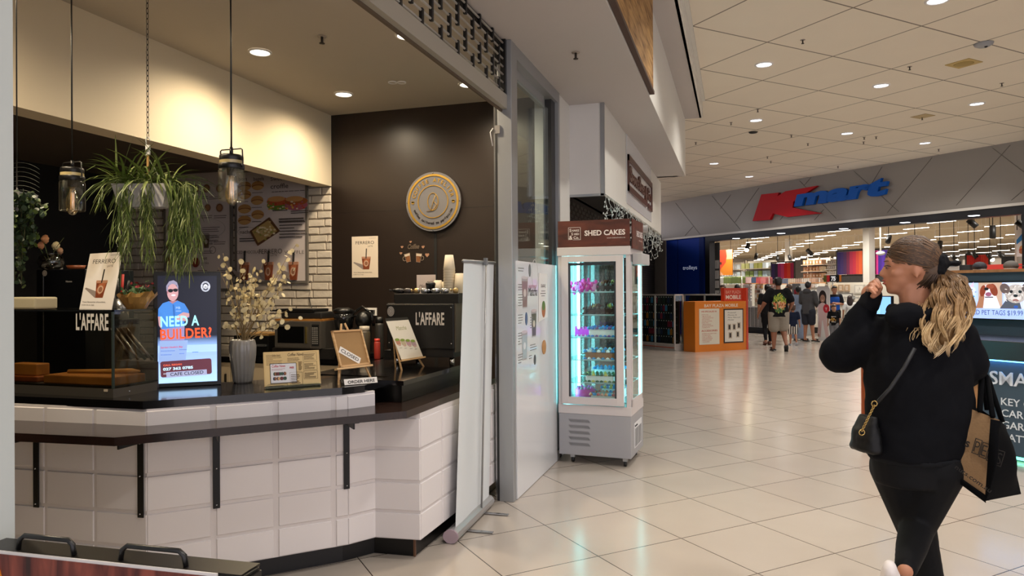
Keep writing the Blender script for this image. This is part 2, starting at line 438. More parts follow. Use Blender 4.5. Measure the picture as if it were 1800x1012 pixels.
# side glazing beyond the post
WY = FASY0-.45
b = MB()
b.box((FX-.05, POSTY+.1, LOW-.1), (FX+.05, WY, LOW), met); b.box((FX-.05, WY-.06, 0), (FX+.05, WY, LOW-.1), met)
b.box((FX-.05, POSTY+.1, 0), (FX+.05, WY, .08), met); b.box((FX-.05, POSTY+.1, .08), (FX+.05, POSTY+.16, LOW-.1), met)
b.box((FX-.05, WY-.30, LOW-.2), (FX-.02, POSTY+.1, LOW-.1), met)
b.box((FX-.12, WY-.26, 0), (FX-.04, WY-.2, LOW-.1), met); b.box((FX-.05, WY-.2, 0), (FX+.02, WY-.06, LOW-.1), metd)
w = struct('window_1', b)
b = MB(); b.box((FX-.005, POSTY+.16, .08), (FX+.005, WY-.26, LOW-.2), GLASS); b.build('window_glass', w)
b = MB(); b.box((FX-.06, WY, 0), (FX+.04, FASY0, LOW), wallg); b.box((FX-.06, WY+.05, 0), (FX+.055, FASY0-.02, .12), wallg); struct('wall_nib', b)
# next shop: fascia box, ceiling, shutter wall
XS = -2.75; shut = K.X(1165, 470, XS).y
fasz = K.X(1061, 341, FASX).z; FASB = fasz
b = MB(); b.box((FASX-.02, FASY0, fasz), (FASX, FASY1, LOW), wallg); b.box((FX-.0, FASY0, fasz), (FASX-.02, FASY0+.02, LOW), wallw)
b.prism([(-3.2, FASY1-.02), (FASX-.06, FASY1-.02), (XS-.02, shut), (-3.2, shut)], 3.2, 3.3, M('#1d1b1a', .7)); b.box((-3.2, FASY0+.03, 3.2), (FASX-.03, FASY1-.02, 3.3), M('#1d1b1a', .7)); b.box((FX, FASY1-.02, fasz), (FASX-.02, FASY1, LOW), wallw)  # slanted lid beyond the fascia is added, out of sight, to block stray light
y1 = K.X(1100, 250, FASX).y
b.box((FASX, y1-.004, fasz+.1), (FASX+.002, y1, LOW), M('#6a6866', .7))
struct('trim_4', b)
b = MB(); b.box((FASX-.035, FASY0-.006, fasz-.01), (FASX+.006, FASY0+.02, LOW), ALU); b.box((FX, FASY0-.006, fasz-.012), (FASX, FASY0+.03, fasz+.012), ALU); struct('trim_5', b)
# far side wall past the shops, and what closes the view behind
endY = UV(FU, 0).y

brown = M('#a79c90', .6, name='warm_grey_wall')
b = MB(); b.box((XS-.4, FASY0+.02, 0), (XS-.3, shut, 3.4), M('#1a1817', .8)); b.box((XS-.3, FASY0-.1, 0), (FX-.06, FASY0+.02, 3.4), M('#1a1817', .8)); b.box((XS-.3, shut, 0), (XS+.02, shut+.1, 3.4), brown); b.box((XS-.3, FASY1, 3.2), (XS+.02, shut, 3.4), brown); struct('wall_side', b)
# slotted grey roller shutter of the next shop (closed) seen past the fridge
slat = M('#3d3935', .5, .3, name='shutter_slat'); slot = M('#1b1917', .6)
b = MB(); zz = .06; k = 0
b.box((XS-.06, FASY0+.05, 0), (XS-.05, shut, 3.25), slot)
while zz < 3.1:
    y = FASY0+.08+(.17 if k % 2 else 0)
    while y < shut-.3:
        b.box((XS-.05, y, zz), (XS-.035, y+.30, zz+.055), slat); y += .34
    zz += .075; k += 1
r = struct('door_1', b)
# ---- department store facade
fac = M('#8e8880', .55, noise=.03, scale=1.2, name='facade_panel'); grv = M('#55504a', .7)
b = MB()
hz = 3.31; F0 = FACM()
b.T = F0      # x = -v, y = z, z toward mall
b.box((-30, hz, -.15), (14, CEIL, 0), fac)
b.box((-30, hz-.06, -.12), (14, hz, .02), M('#d9d4ca', .5, name='pale_trim'))
c7 = lambda x, y: FAC(1140+x/2.727, 240+y/2.727)
def loc2(P): p = F0.inverted() @ P; return p
for x0, y0, x1, y1 in ((130,318,247,468),(215,430,175,475),(305,285,440,445),(395,278,345,345),(530,245,415,410),(725,212,900,392),(780,195,745,235),
    (660,365,630,400),(985,165,1200,360),(1120,145,1070,225),(1360,100,1145,365),(1650,55,1800,170),(1735,40,1475,330),(1840,220,1740,305),(840,350,795,400)):
    p, q = loc2(c7(x0, y0)), loc2(c7(x1, y1)); p.z = q.z = .001
    b.bar(p, q, .004, .018, grv, up=(0, 0, 1))
struct('wall_far', b)
b = MB(F0); b.box((-17.62, 3.07, -.25), (14, hz-.06, -.02), M('#0d0d0d', .4, name='black_header'))
b.box((-17.62, 0, -.25), (-17.42, 3.07, -.02), M('#0d0d0d', .4)); struct('trim_6', b)
rp = FAC(1800, 420); rv = (F0.inverted() @ rp).x
b = MB(F0); b.box((rv-.05, 0, -.25), (rv+3, 3.07, -.02), M('#0d0d0d', .4)); b.box((rv+2, 0, -.3), (14, hz, -.02), fac); struct('wall_right', b)
# blue bay with the word trolleys
tl = (F0.inverted() @ FAC(1170, 460)).x; tr = (F0.inverted() @ FAC(1236, 460)).x
b = MB(F0); blue = M('#0f3596', .5, spec=.2, name='blue_gloss_panel'); blued = M('#0a2568', .5, spec=.2)
b.box((tl, 0, -.12), (tr, 3.25, -.04), blue); mid = (F0.inverted() @ FAC(1190, 460)).x; b.box((mid-.015, 0, -.04), (mid+.015, 3.25, -.035), blued)
m2 = (F0.inverted() @ FAC(1228, 460)).x; b.box((m2, 0, -.04), (tr, 3.25, -.03), blued)
t1 = F0.inverted() @ FAC(1199, 474); t2 = F0.inverted() @ FAC(1224, 474)
b.text('trolleys', t1.x, t1.y, .13, M('#cfd8ea', .5, emis=.3), w=t2.x-t1.x, z0=-.03)
b.build('trolley_bay_panel', label='tall blue wall panel beside the store entrance with the word trolleys', cat='wall panel')
b = MB(F0); b.box((tl-.6, 0, -.3), (tl, 3.25, -.0), M('#8f8880', .6)); b.box((tl-14, 0, -.3), (tl-.6, hz, -.02), fac); struct('trim_7', b)
# store interior shell
SW = 62; storec = M('#b9a88c', .9, name='store_ceiling')
b = MB(F0); b.box((-52, 4.5, -SW+16), (22, 4.65, -.2), storec); struct('ceiling_3', b)
b = MB(F0); b.box((-52, 0, -SW+16), (22, 4.6, -SW+15.8), M('#d8cfc4', .8)); struct('wall_store', b)
b = MB(F0); b.box((-52.2, 0, -SW+16), (-52, 4.6, -.3), M('#d8cfc4', .8)); struct('wall_store_left', b)
# ================================================================ CAFE COUNTER
TZ = 1.008
slab = M('#0d0c0d', .14, spec=.6, coat=.3, name='black_stone_worktop'); shelfm = wood_mat('dark_stained_shelf', '#1b1210', '#2c1d19', (2, 14, 2), .16)
panelw = M('#e0dbdb', .45, noise=.03, scale=4, name='white_counter_tile'); gapw = M('#d9d3d2', .5, name='white_counter_backing')
kick = M('#08080a', .35, name='black_kickboard'); blackmet = M('#0b0b0c', .4, .3, name='black_steel')
A0, A1, A2, A3, A4, A5 = V(-4.05,2.72), V(-2.80,2.813), V(-2.094,3.529), V(-2.004,3.68), V(-1.733,3.712), V(-1.72,5.35)
ctr = thing('cafe_counter', (-2.6, 3.3, 0), 'long white tiled cafe counter with a black worktop and a lower dark bar shelf', 'counter')
PNL = dict(rows=[(.12, .283), (.283, .457), (.457, .645), (.645, .97)])
def face_panels(b, P, Q, seams, rows, d=.007, zt=.97, gap=.02):
    P, Q = Vector(P), Vector(Q); L = (Q-P).length; F = frame((P.x, P.y, 0), (Q.x-P.x, Q.y-P.y, 0))
    b.box((0, .12, -.02), (L, zt, 0), gapw, T=F)
    for s0, s1 in zip(seams[:-1], seams[1:]):
        for z0, z1 in rows:
            x0, x1 = s0+(gap/2 if s0 > 0 else 0), s1-(gap/2 if s1 < L-.001 else 0)
            T = F
            P8 = [(x0, z0+.004, 0), (x1, z0+.004, 0), (x1, z1-.014, 0), (x0, z1-.014, 0), (x0+.0025, z0+.007, d), (x1-.0025, z0+.007, d), (x1-.0025, z1-.0165, d), (x0+.0025, z1-.0165, d)]
            b.add(P8, [(4,5,6,7),(0,1,5,4),(1,2,6,5),(2,3,7,6),(3,0,4,7)], panelw, T=F)
R4 = [(.12, .283), (.283, .457), (.457, .645), (.645, .83), (.83, .97)]
b = MB()
L = (A1-A0).length; sp = .305
face_panels(b, A0, A1, [0]+[L-sp*k for k in (4, 3, 2, 1)]+[L], R4)
L = (A2-A1).length; face_panels(b, A1, A2, [0, .305, .615, .925, L], R4, gap=.028)
face_panels(b, A2, A3, [0, (A3-A2).length], R4)
face_panels(b, A3, A4, [0, (A4-A3).length], R4[:4], zt=.845)
L = (A5-A4).length; face_panels(b, A4, A5, [0, .30, .6, .9, 1.2, L], R4[:4], zt=.845)
b.build('tiled_front', ctr)
def inset(pts, d): # offset a polyline toward the cafe (left of travel)
    out = []
    for i, p in enumerate(pts):
        n = Vector((0, 0))
        for a, c in ((i-1, i), (i, i+1)):
            if 0 <= a and c < len(pts):
                t = (pts[c]-pts[a]).normalized(); n += Vector((-t.y, t.x))
        n.normalize()
        out.append(p+n*d)
    return out
PTS = [A0, A1, A2, A3, A4, A5]
ki = inset(PTS, .085)
b = MB(); back = inset(PTS, .12)
for i in range(5): b.prism([ki[i], ki[i+1], back[i+1], back[i]], 0, .13, kick)
c = ki[4]; b.box((c.x-.006, c.y-.006, 0), (c.x+.006, c.y+.006, .12), M('#6b4a35', .4))
b.build('kick_board', ctr)
W0, W1, W2, W3 = V(-4.05,2.74), V(-2.812,2.80), V(-2.085,3.525), V(-1.995,3.68)
b = MB(); iw = [V(-4.05,3.36), V(-3.05,3.40), V(-2.55,3.92), V(-2.5,4.05), V(-2.06,4.05), V(-2.06,3.82), V(-2.03,3.82)]
b.prism([W0, W1, V(-2.11,3.50), V(-2.035,3.62), V(-2.045,3.83)]+iw[::-1][2:], .968, TZ, slab)
b.prism([V(-4.05,2.84), V(-2.85,2.9), V(-2.2,3.55), V(-2.13,3.8), V(-2.5,3.86), V(-3.05,3.3), V(-4.05,3.3)], .1, .968, M('#2a2725', .7))
b.build('worktop', ctr)
b = MB(); b.box((-2.06, 3.822, .886), (-1.90, 5.3, .995), M('#060606', .25, name='black_gloss_box')); b.box((-2.62, 3.88, .1), (-2.02, 5.3, .97), M('#171514', .5))
b.prism([V(-2.075,3.815), V(-1.885,3.815), V(-1.885,5.35), V(-2.65,5.35), V(-2.65,4.0), V(-2.075,4.0)], .985, TZ+.005, slab)
b.build('raised_worktop', ctr)
b = MB(); q0, q1, q2_ = V(-4.05,2.425), V(-2.72,2.545), V(-1.737,3.551)
b.prism([q0, q1, q2_, V(-1.735,5.1), V(-1.9,5.1), V(-1.9,3.85), V(-2.0,3.83), V(-2.1,3.6), V(-2.8,2.83), V(-4.05,2.74)], .845, .885, shelfm)
b.build('bar_shelf', ctr)
def bracket(px, y0, y1, P, Q, long=.2):
    P, Q = Vector(P), Vector(Q); t = (Q-P).normalized(); n = Vector((t.y, -t.x, 0))
    X = K.pl(px, (y0+y1)/2, (P.x, P.y, 0), n); z1 = K.pl(px, y1, X, n).z
    F = frame((X.x, X.y, 0), (t.x, t.y, 0)); b = MB(F); w = .017
    b.box((-w, z1, .012), (w, .845, .018), blackmet, bev=.002); b.box((-w, .839, .012), (w, .845, long), blackmet)
    b.box((-.004, .80, .02), (.004, .84, long*.8), blackmet)
    for zz in (z1+.02, (z1+.845)/2, .80): b.ball((0, zz, .02), .005, STEEL, 6)
    b.build('bracket', ctr)
bracket(68, 777, 890, A0, A1); bracket(251, 785, 908, A0, A1, .2); bracket(380, 768, 892, A1, A2); bracket(608, 745, 858, A1, A2, .22)

# ================================================================ ON THE COUNTER
def stand(ll, lr, z, lean=0):
    a, c = K.Z(*ll, z), K.Z(*lr, z); d = (c-a); n = Vector((d.y, -d.x, 0)).normalized()
    up = Vector((0, 0, 1))*math.cos(lean)-n*math.sin(lean)
    return frame(a, d, up), d.length
def onboard(F, x, y):   # sight a pixel onto board F -> local
    o = F.translation; n = F.col[2].to_3d(); return F.inverted() @ K.pl(x, y, o, n)
# --- advertising screen
F, W = stand((270, 682), (389, 676), TZ)
H = onboard(F, 270, 478).y
F = F @ Matrix.Translation((0, .004, 0))
t = thing('advertising_screen', F @ V(W/2, 0, 0), 'upright digital screen on the black worktop advertising a builder in a blue t-shirt', 'screen')
b = MB(F); b.box((0, -.004, -.035), (W, H, 0), BLACK, bev=.004); b.build('frame', t)
b = MB(F @ Matrix.Translation((.022, .02, .0005))); w, h = W-.044, H-.045
def mix(a, c, k): a, c = lin(a), lin(c); return tuple(a[i]*(1-k)+c[i]*k for i in range(3))
def Mlin(c3, **kw):  # linear colour tuple -> hex-like key
    f = lambda v: v*12.92 if v <= .0031308 else 1.055*v**(1/2.4)-.055
    return M('#%02x%02x%02x' % tuple(int(max(0, min(1, f(v)))*255) for v in c3), **kw)
def X(px): return (px-52)/555*w
def Y(py): return (955-py)/900*h
def sc(c, e=1.15): return M(c, .3, emis=e)
NS = 16
b.rect(0, 0, w, h, sc('#9fc0ec'))
b.rect(0, Y(560), w, h-Y(560), sc('#101322'))
for k in range(NS):
    y0, y1 = Y(640-80*k/NS), Y(640-80*(k+1)/NS); b.rect(0, y0, w, y1-y0, Mlin(mix('#86a8dd', '#14182a', k/(NS-1)), rough=.3, emis=1.15))
for k in range(8): b.rect(0, k*Y(700)/8, w, Y(700)/8+.0004, Mlin(mix('#a8cdf3', '#93b2e6', k/7), rough=.3, emis=1.15))
sk, sk2, bl, bl2 = sc('#c79aa0', .9), sc('#a97682', .9), sc('#3f7fd0', 1), sc('#2b62ad', 1)
PX = lambda L: [(X(x), Y(y)) for x, y in L]
b.poly(PX([(70,600),(330,600),(310,760),(205,790),(150,800),(62,790)])[::-1], sc('#8fa9d8', 1))        # faded trousers
b.poly(PX([(150,270),(240,262),(250,320),(140,320)])[::-1], sk2)
b.poly(PX([(60,330),(100,285),(155,268),(190,290),(235,264),(300,290),(340,350),(345,410),(300,400),(298,560),(90,560),(86,410),(56,400)])[::-1], bl)
b.poly(PX([(190,292),(205,300),(215,400),(198,400)])[::-1], bl2)
b.poly(PX([(56,395),(88,395),(92,470),(86,500),(64,470)])[::-1], sk); b.poly(PX([(225,395),(290,362),(345,372),(346,400),(318,412),(330,440),(225,430)])[::-1], sk)
b.poly(PX([(90,500),(300,480),(298,600),(80,600)])[::-1], sc('#9c8fc0', .8))
b.oval(X(192), Y(195), 52/555*w, 72/900*h, sk, 28); b.poly(PX([(135,185),(133,140),(160,102),(200,92),(232,110),(244,145),(242,175),(228,135),(190,122),(152,140),(146,185)])[::-1], sc('#8e8ca8', .9))
b.oval(X(172), Y(180), 24/555*w, 15/900*h, sc('#10141c', 1)); b.oval(X(218), Y(176), 22/555*w, 14/900*h, sc('#10141c', 1)); b.rect(X(150), Y(172), X(240)-X(150), .003, sc('#10141c', 1), rot=.08)
b.oval(X(199), Y(218), 20/555*w, 7/900*h, sc('#e8dce4', 1)); b.oval(X(146), Y(190), 7/555*w, 14/900*h, sk2)
b.text('MB', X(222), Y(335), .014, sc('#a8c4ea', 1), w=.022); b.rect(X(220), Y(356), .028, .006, sc('#7fa6dc', 1))
b.text('NEED A', X(80), Y(482), Y(395)-Y(482), sc('#9fe6f2', 1.1), w=X(438)-X(80), bold=.025, rot=.02, spacing=1.08)
b.text('BUILDER?', X(78), Y(590), Y(505)-Y(590), sc('#f4552a', 1.1), w=X(558)-X(78), bold=.025, rot=.03, spacing=1.08)
b.ring(X(500), Y(146), 44/555*w, 44/900*h, .004, sc('#cfd6e6', 1)); b.ring(X(500), Y(146), 34/555*w, 34/900*h, .002, sc('#cfd6e6', 1))
b.oval(X(500), Y(146), 20/555*w, 20/900*h, sc('#e2e6f0', 1)); b.rect(X(462), Y(160), X(538)-X(462), .013, sc('#dfe4ee', 1)); b.text('BUILD', X(466), Y(157), .009, sc('#20263a', 1), w=X(534)-X(466), bold=.03)
b.text("Serving Hawke's Bay", X(80), Y(662), .010, sc('#c2405a', 1), w=X(284)-X(80), bold=.02, rot=.02)
for i, (x, y, l) in enumerate(((80,690,135),(250,684,90),(80,722,100),(250,716,60),(372,708,70))): b.lines(X(x), Y(y), l/555*w, .008, 1, sc('#5d7fb8', 1), .004, i)
T0 = b.T
b.T = T0 @ Matrix.Translation((X(80), Y(905), 0)) @ Matrix.Rotation(.035, 4, 'Z')
cw, ch = X(558)-X(80), Y(772)-Y(905)
def rr(x, y, w_, h_, r, m_, k=5):
    P = []
    for cx, cy, a in ((x+w_-r, y+h_-r, 0), (x+r, y+h_-r, PI/2), (x+r, y+r, PI), (x+w_-r, y+r, 1.5*PI)):
        P += [(cx+r*math.cos(a+PI/2*i/k), cy+r*math.sin(a+PI/2*i/k)) for i in range(k+1)]
    b.poly(P, m_)
rr(0, 0, cw, ch, .012, sc('#5c2f3c', 1))
b.text('CALL REGAN', .015, ch*.70, .010, sc('#f4664a', 1), w=.095, bold=.03); b.text('027 362 0785', .013, ch*.42, .016, sc('#bfe6f4', 1.1), w=.155, bold=.04); b.text('www.', .013, ch*.18, .010, sc('#d6dff0', 1), w=.03)
b.T = T0
z = b.z
b.build('screen_panel', t)
b = MB(F @ Matrix.Translation((.022, .02, .0005))); b.z = z
T0 = b.T; b.T = T0 @ Matrix.Translation((X(132), Y(908), .001)) @ Matrix.Rotation(.035, 4, 'Z')
b.rect(0, 0, X(510)-X(132), .031, M('#a9aed0', .6, emis=.85)); b.text('CAFE CLOSED', .02, .008, .018, INK, w=X(475)-X(165), bold=.01)  # paper is given a glow so it looks lit; it is no lamp
b.build('paper_strip', t, label='pale paper strip reading cafe closed')

# --- tall ribbed vase and dried honesty flowers
vp = K.Z(427, 672, TZ); vs = (vp-K.C).length/1245
t = thing('ribbed_vase', vp, 'tall grey glazed vase with vertical ribs beside the advertising screen', 'vase')
b = MB(); P = []; F_ = []; prof = [(13,0),(15,3),(17.5,25),(20,45),(20.5,60),(18.5,68),(17,70),(15,66),(14,40)]; sg = 72
for r_, z_ in prof:
    for k in range(sg):
        a = 2*PI*k/sg; rr_ = r_*vs*(1+.035*math.cos(18*a)); P.append((vp.x+rr_*math.cos(a), vp.y+rr_*math.sin(a), vp.z+z_*vs))
for i in range(len(prof)-1):
    for k in range(sg): F_.append((i*sg+k, i*sg+(k+1) % sg, (i+1)*sg+(k+1) % sg, (i+1)*sg+k))
F_.append(tuple(range(sg))[::-1]); F_.append(tuple((len(prof)-1)*sg+k for k in range(sg)))
b.add(P, F_, M('#8d8a86', .3, noise=.15, scale=12, coat=.4, name='grey_glaze'), True)
b.build('vase_body', t)
dep = (vp-K.C).dot(K.F)
stem = M('#8d7852', .8); pet = M('#e6d6a6', .55, noise=.12, scale=30, name='dried_petal')
t = thing('dried_flowers', vp+V(0,0,.03), 'cream dried honesty branches with papery round pods standing in the ribbed vase', 'dried flowers')
bs, bp = MB(), MB(); r = random.Random(5)
def petal(b, c, n, R, m_, rot, el=1.0):
    F = Vector(n).normalized(); X_ = F.orthogonal().normalized(); Y_ = F.cross(X_); k = 8
    X2 = X_*math.cos(rot)+Y_*math.sin(rot); Y2 = F.cross(X2)
    P = [Vector(c)+F*R*.12]+[Vector(c)+(X2*math.cos(2*PI*i/k)*el+Y2*math.sin(2*PI*i/k))*R for i in range(k)]
    b.add(P, [(0, 1+i, 1+(i+1) % k) for i in range(k)], m_, True)
ends = [(392,445,9),(384,470,8),(405,520,9),(398,570,7),(430,480,9),(444,470,10),(462,462,9),(475,500,10),(455,520,12),(487,520,10),(505,545,9),(498,508,9),(512,478,8),(508,446,9),(522,428,9),(480,560,9),(430,540,10),(415,548,9),(440,505,12),(468,535,10),(523,560,4),(495,480,8),(425,455,7),(470,585,6),(412,500,8),(450,490,9),(500,560,5)]
top = vp+V(0,0,66*vs)
for ex, ey, n in ends:
    E_ = K.dep(ex, ey, dep+r.uniform(-.13, .16)); mid = top.lerp(E_, .5)+V(r.uniform(-.02,.02), r.uniform(-.02,.02), .02)
    base = vp+V(r.uniform(-.015,.015), r.uniform(-.015,.015), 30*vs)
    pts = [base, top+(mid-top)*.15+V(r.uniform(-.02,.02),r.uniform(-.02,.02),0), mid, E_]
    bs.tube(pts, [.003, .0028, .002, .001], stem, 5)
    for i in range(n):
        f = 1-i/n*.55; c_ = (mid.lerp(E_, (f-.45)/.55) if f > .45 else mid)+V(r.gauss(0,.016), r.gauss(0,.016), r.gauss(0,.016))
        petal(bp, c_, (r.gauss(0,1), r.gauss(-.8,.8), r.gauss(0,.6)), r.uniform(.011, .019), pet, r.uniform(0,6), r.uniform(.75,1))
bs.build('stems', t); bp.build('pods', t)

# --- newspaper display stand
F, W = stand((467, 683), (562, 677), TZ, .3)
H = onboard(F, 463, 619).y
t = thing('newspaper_stand', F @ V(W/2, 0, 0), 'yellowed newspaper on a clear low stand with a small white flyer clipped in front', 'newspaper stand')
old = M('#d9bd86', .75, noise=.05, scale=20, name='old_newsprint'); ink2 = M('#5a4630', .8)
b = MB(F); b.box((-.005, .01, -.02), (W+.008, H, 0), old)
b.box((0, .012, 0), (W*.985, H-.004, .002), old)
b.z = .002; b.text('Coffee News', W*.42, H*.86, H*.085, ink2, w=W*.3, bold=.02, shear=.2); b.text('Coffee News', W*.14, H*.87, H*.05, ink2, w=W*.14)
b.lines(W*.42, H*.70, W*.26, H*.12, 3, ink2, None, 3)
b.lines(W*.03, H*.62, W*.3, H*.3, 8, M('#8a7048', .8), None, 5)
for k, (x0, y0, x1, y1) in enumerate(((.71,.72,.97,.95),(.71,.45,.97,.68),(.71,.2,.97,.42),(.45,.06,.68,.4),(.04,.03,.4,.1))):
    b.ring
    for a in ((x0, y0, x1-x0, .004), (x0, y1, x1-x0, .004), (x0, y0, .003, y1-y0), (x1, y0, .003, y1-y0)): b.rect(W*a[0], H*a[1], W*a[2], max(H*a[3], .0006), ink2)
    b.lines(W*(x0+.02), H*(y0+.02), W*(x1-x0-.04), H*(y1-y0-.06), 6, ink2, None, k)
b.lines(W*.62, H*.45, W*.07, H*.25, 8, M('#8a7048', .8), None, 15)
b.build('newspaper', t)
b = MB(F); b.rect(W*.09, H*.12, W*.49, H*.55, INK, .004); b.z = .004; b.rect(W*.10, H*.135, W*.47, H*.52, M('#dcdcdf', .5))
b.text('Coffee News', W*.12, H*.56, H*.07, M('#b83245', .6), w=W*.25, bold=.02, shear=.15); b.lines(W*.12, H*.47, W*.25, H*.06, 2, M('#b0707c', .6), None, 2)
r = random.Random(9)
for i in range(16): b.oval(W*(.15+.24*(i % 8)/8+r.uniform(0,.02)), H*(.25+.13*(i//8)), W*.022, H*.05, M(r.choice(['#4a2c20','#8c5a3a','#24304c','#c79a6a','#6b2430','#2b4a3a']), .6), 10)
b.ring(W*.49, H*.53, W*.055, H*.1, .002, INK); b.text('FREE', W*.452, H*.51, H*.05, M('#b83245', .6), w=W*.08, bold=.03)
b.build('flyer', t, label='small white flyer in a black edge')
b = MB(F); b.box((0, 0, 0), (W, .012, .02), GLASS); b.box((0, 0, -.03), (W, .004, .02), GLASS); b.build('clear_base', t)

# --- easels
def easel(name, label, cat, feet, ll, lr, tl_, top, board):
    # feet: two front pixels on the worktop; ll/lr/tl_: board corners in pixels; top: stick tip pixels
    fa, fb = K.Z(*feet[0], TZ), K.Z(*feet[1], TZ); d = fb-fa; n = Vector((d.y, -d.x, 0)).normalized(); lean = .28
    up = Vector((0,0,1))*math.cos(lean)-n*math.sin(lean); F = frame(fa, d, up)
    L_, R_, T_ = (onboard(F, *p) for p in (ll, lr, tl_)); tp = [onboard(F, *p) for p in top]
    t = thing(name, fa.lerp(fb, .5), label, cat)
    b = MB(F)
    for f0, tt in ((V(0,0,0), tp[0]), (F.inverted() @ fb, tp[1])): b.bar((f0.x, 0, -.012), (tt.x, tt.y, -.012), .008, .010, PINE, up=(0,0,1))
    b.build('front_legs', t)
    mid = F @ V((tp[0].x+tp[1].x)/2, tp[0].y*.9, -.02); bk = fa.lerp(fb, .5)-n*(.16); bk.z = TZ+.004
    b = MB(); b.bar(mid, bk, .01, .008, PINE, up=(1,0,0)); b.build('rear_leg', t)
    b = MB(F); b.box((min(L_.x, 0)-.012, L_.y-.014, -.008), (max(R_.x, d.length)+.006, L_.y-.003, .018), PINE); b.build('ledge', t)
    board(t, F, L_, R_, T_)
    return t
def bd1(t, F, L_, R_, T_):
    # board drawn sheared a little: it sits askew on the easel
    w, h = R_.x-L_.x, T_.y-L_.y; ang = math.atan2(T_.x-L_.x, h); B = F @ Matrix.Translation(L_)
    b = MB(B); sh = (T_.x-L_.x)/h
    def q(x, y, X, Y): return [(x+y*sh, y), (X+y*sh, y), (X+Y*sh, Y), (x+Y*sh, Y)]
    fw = .011
    for x, y, X_, Y_ in ((0,0,w,fw),(0,h-fw,w,h),(0,0,fw,h),(w-fw,0,w,h)): b.prism(q(x, y, X_, Y_), 0, .012, PINE)
    b.build('board_frame', t)
    b = MB(B); b.prism(q(fw,fw,w-fw,h-fw), 0, .004, M('#a07c4e', .75, noise=.05, scale=40, name='kraft_board')); b.build('board', t)
    a = onboard(B, 594, 619); c = onboard(B, 630.5, 640); rot = math.atan2(c.y-a.y, c.x-a.x)
    b = MB(B @ Matrix.Translation((a.x, a.y, .005)) @ Matrix.Rotation(rot, 4, 'Z')); L = (c-a).length
    b.rect(0, 0, L, .040, PAPER, .0012); b.z = .0014; b.text('CLOSED', L*.08, .010, .021, INK, w=L*.84, bold=.015); b.build('closed_label', t, label='white label reading closed')
easel('wooden_easel', 'small pine easel holding a brown board with a slanted closed label', 'easel', ((597,676),(656,668)), (597,646),(650,643),(581,582),((602,568),(608,567)), bd1)
def bd2(t, F, L_, R_, T_):
    w, h = R_.x-L_.x, T_.y-L_.y; B = F @ Matrix.Translation((L_.x, L_.y, .002)); sh = (T_.x-L_.x)/h
    S_ = Matrix.Identity(4); S_[0][1] = sh
    b = MB(B @ S_); b.rect(0, 0, w, h, M('#ddd6c6', .6), .003); b.z = .003
    b.rect(0, h*.96, w, h*.07, M('#26241f', .5, alpha=1)); 
    b.text('Matcha', w*.28, h*.72, h*.10, M('#8f8f55', .6), w=w*.46, shear=.35); b.ring(w*.45, h*.72, w*.3, h*.1, .001, M('#c9c2a8', .6))
    for i in range(4):
        x, y = w*(.13+i*.22), h*(.40-.025*i)
        b.oval(x+w*.03, y+h*.0, w*.085, h*.075, M('#c3a596', .6)); b.poly([(x-w*.07,y-h*.03),(x+w*.1,y-h*.03),(x+w*.12,y+h*.09),(x-w*.09,y+h*.09)], M(['#b8836a','#b9a98c','#b79096','#a98d90'][i], .5)); b.oval(x+w*.015, y+h*.09, w*.1, h*.035, M('#7f9440', .6))
        b.lines(x-w*.03, y-h*.13, w*.12, h*.03, 1, M('#8a8478', .6), h*.008, i)
    b.build('menu_card', t, label='white card with four green layered drinks')
easel('wooden_easel', 'small pine easel holding a white card of green drinks in front of the espresso machine', 'easel', ((709,652),(748,645)), (705,632),(743,628),(677,562),((688,562),(696,562)), bd2)
# --- order here card
F, W = stand((606, 678), (664, 673), TZ, .35); hh = onboard(F, 606, 667).y
F = F @ Matrix.Translation((0, .002, 0))
b = MB(F); b.box((0, 0, -.001), (W, hh, 0), PAPER); b.rect(-.001, -.0005, W+.002, .002, INK, .0012); b.z = .0005; b.text('ORDER HERE', W*.1, hh*.22, hh*.5, INK, w=W*.82, bold=.03)
b.build('order_card', label='narrow white card reading order here at the corner of the worktop', cat='sign')

# ================================================================ GLASS DISPLAY CASE
ca = K.Z(199, 699, TZ); zt = K.pl(199, 545, ca, K.F).z; cx0 = -4.02; cx1 = ca.x; cy0 = ca.y; cy1 = cy0+.29
t = thing('display_case', ((cx0+cx1)/2, (cy0+cy1)/2, TZ), 'low glass cabinet on the cafe worktop with white block lettering on its front corner', 'display cabinet')
base = M('#6d675e', .35, .7, name='dull_steel')
b = MB(); b.box((cx0, cy0, TZ), (cx1, cy1, TZ+.045), base); b.box((cx0+.01, cy0+.01, TZ+.045), (cx1-.01, cy1-.01, TZ+.055), M('#1b1916', .5))
b.ball((cx1+.001, cy0+.1, TZ+.02), .005, STEEL, 8); b.build('base', t)
b = MB()
for x0, y0, x1, y1 in ((cx0, cy0, cx1, cy0+.005), (cx1-.005, cy0, cx1, cy1)): b.box((x0, y0, TZ+.045), (x1, y1, zt-.006), GLASSD)
b.build('glass', t)
b = MB(); b.box((cx0, cy0+.002, zt-.006), (cx1-.002, cy1, zt), GLASSD); b.build('glass', t)
b = MB(); b.box((cx0, cy0-.001, zt-.008), (cx1+.001, cy0+.006, zt+.001), M('#16181a', .08, spec=.8)); b.box((cx1-.006, cy0, zt-.008), (cx1+.001, cy1, zt+.001), M('#16181a', .08, spec=.8)); b.box((cx0, cy1-.006, zt-.008), (cx1, cy1, zt+.001), BLACK); b.box((cx1-.009, cy0-.001, TZ+.045), (cx1+.001, cy0+.009, zt), M('#3f4a46', .2, .3)); b.box((cx1-.012, cy0+.0, TZ+.05), (cx1-.004, cy0+.3, TZ+.058), BLACK)
b.build('edge_trim', t)
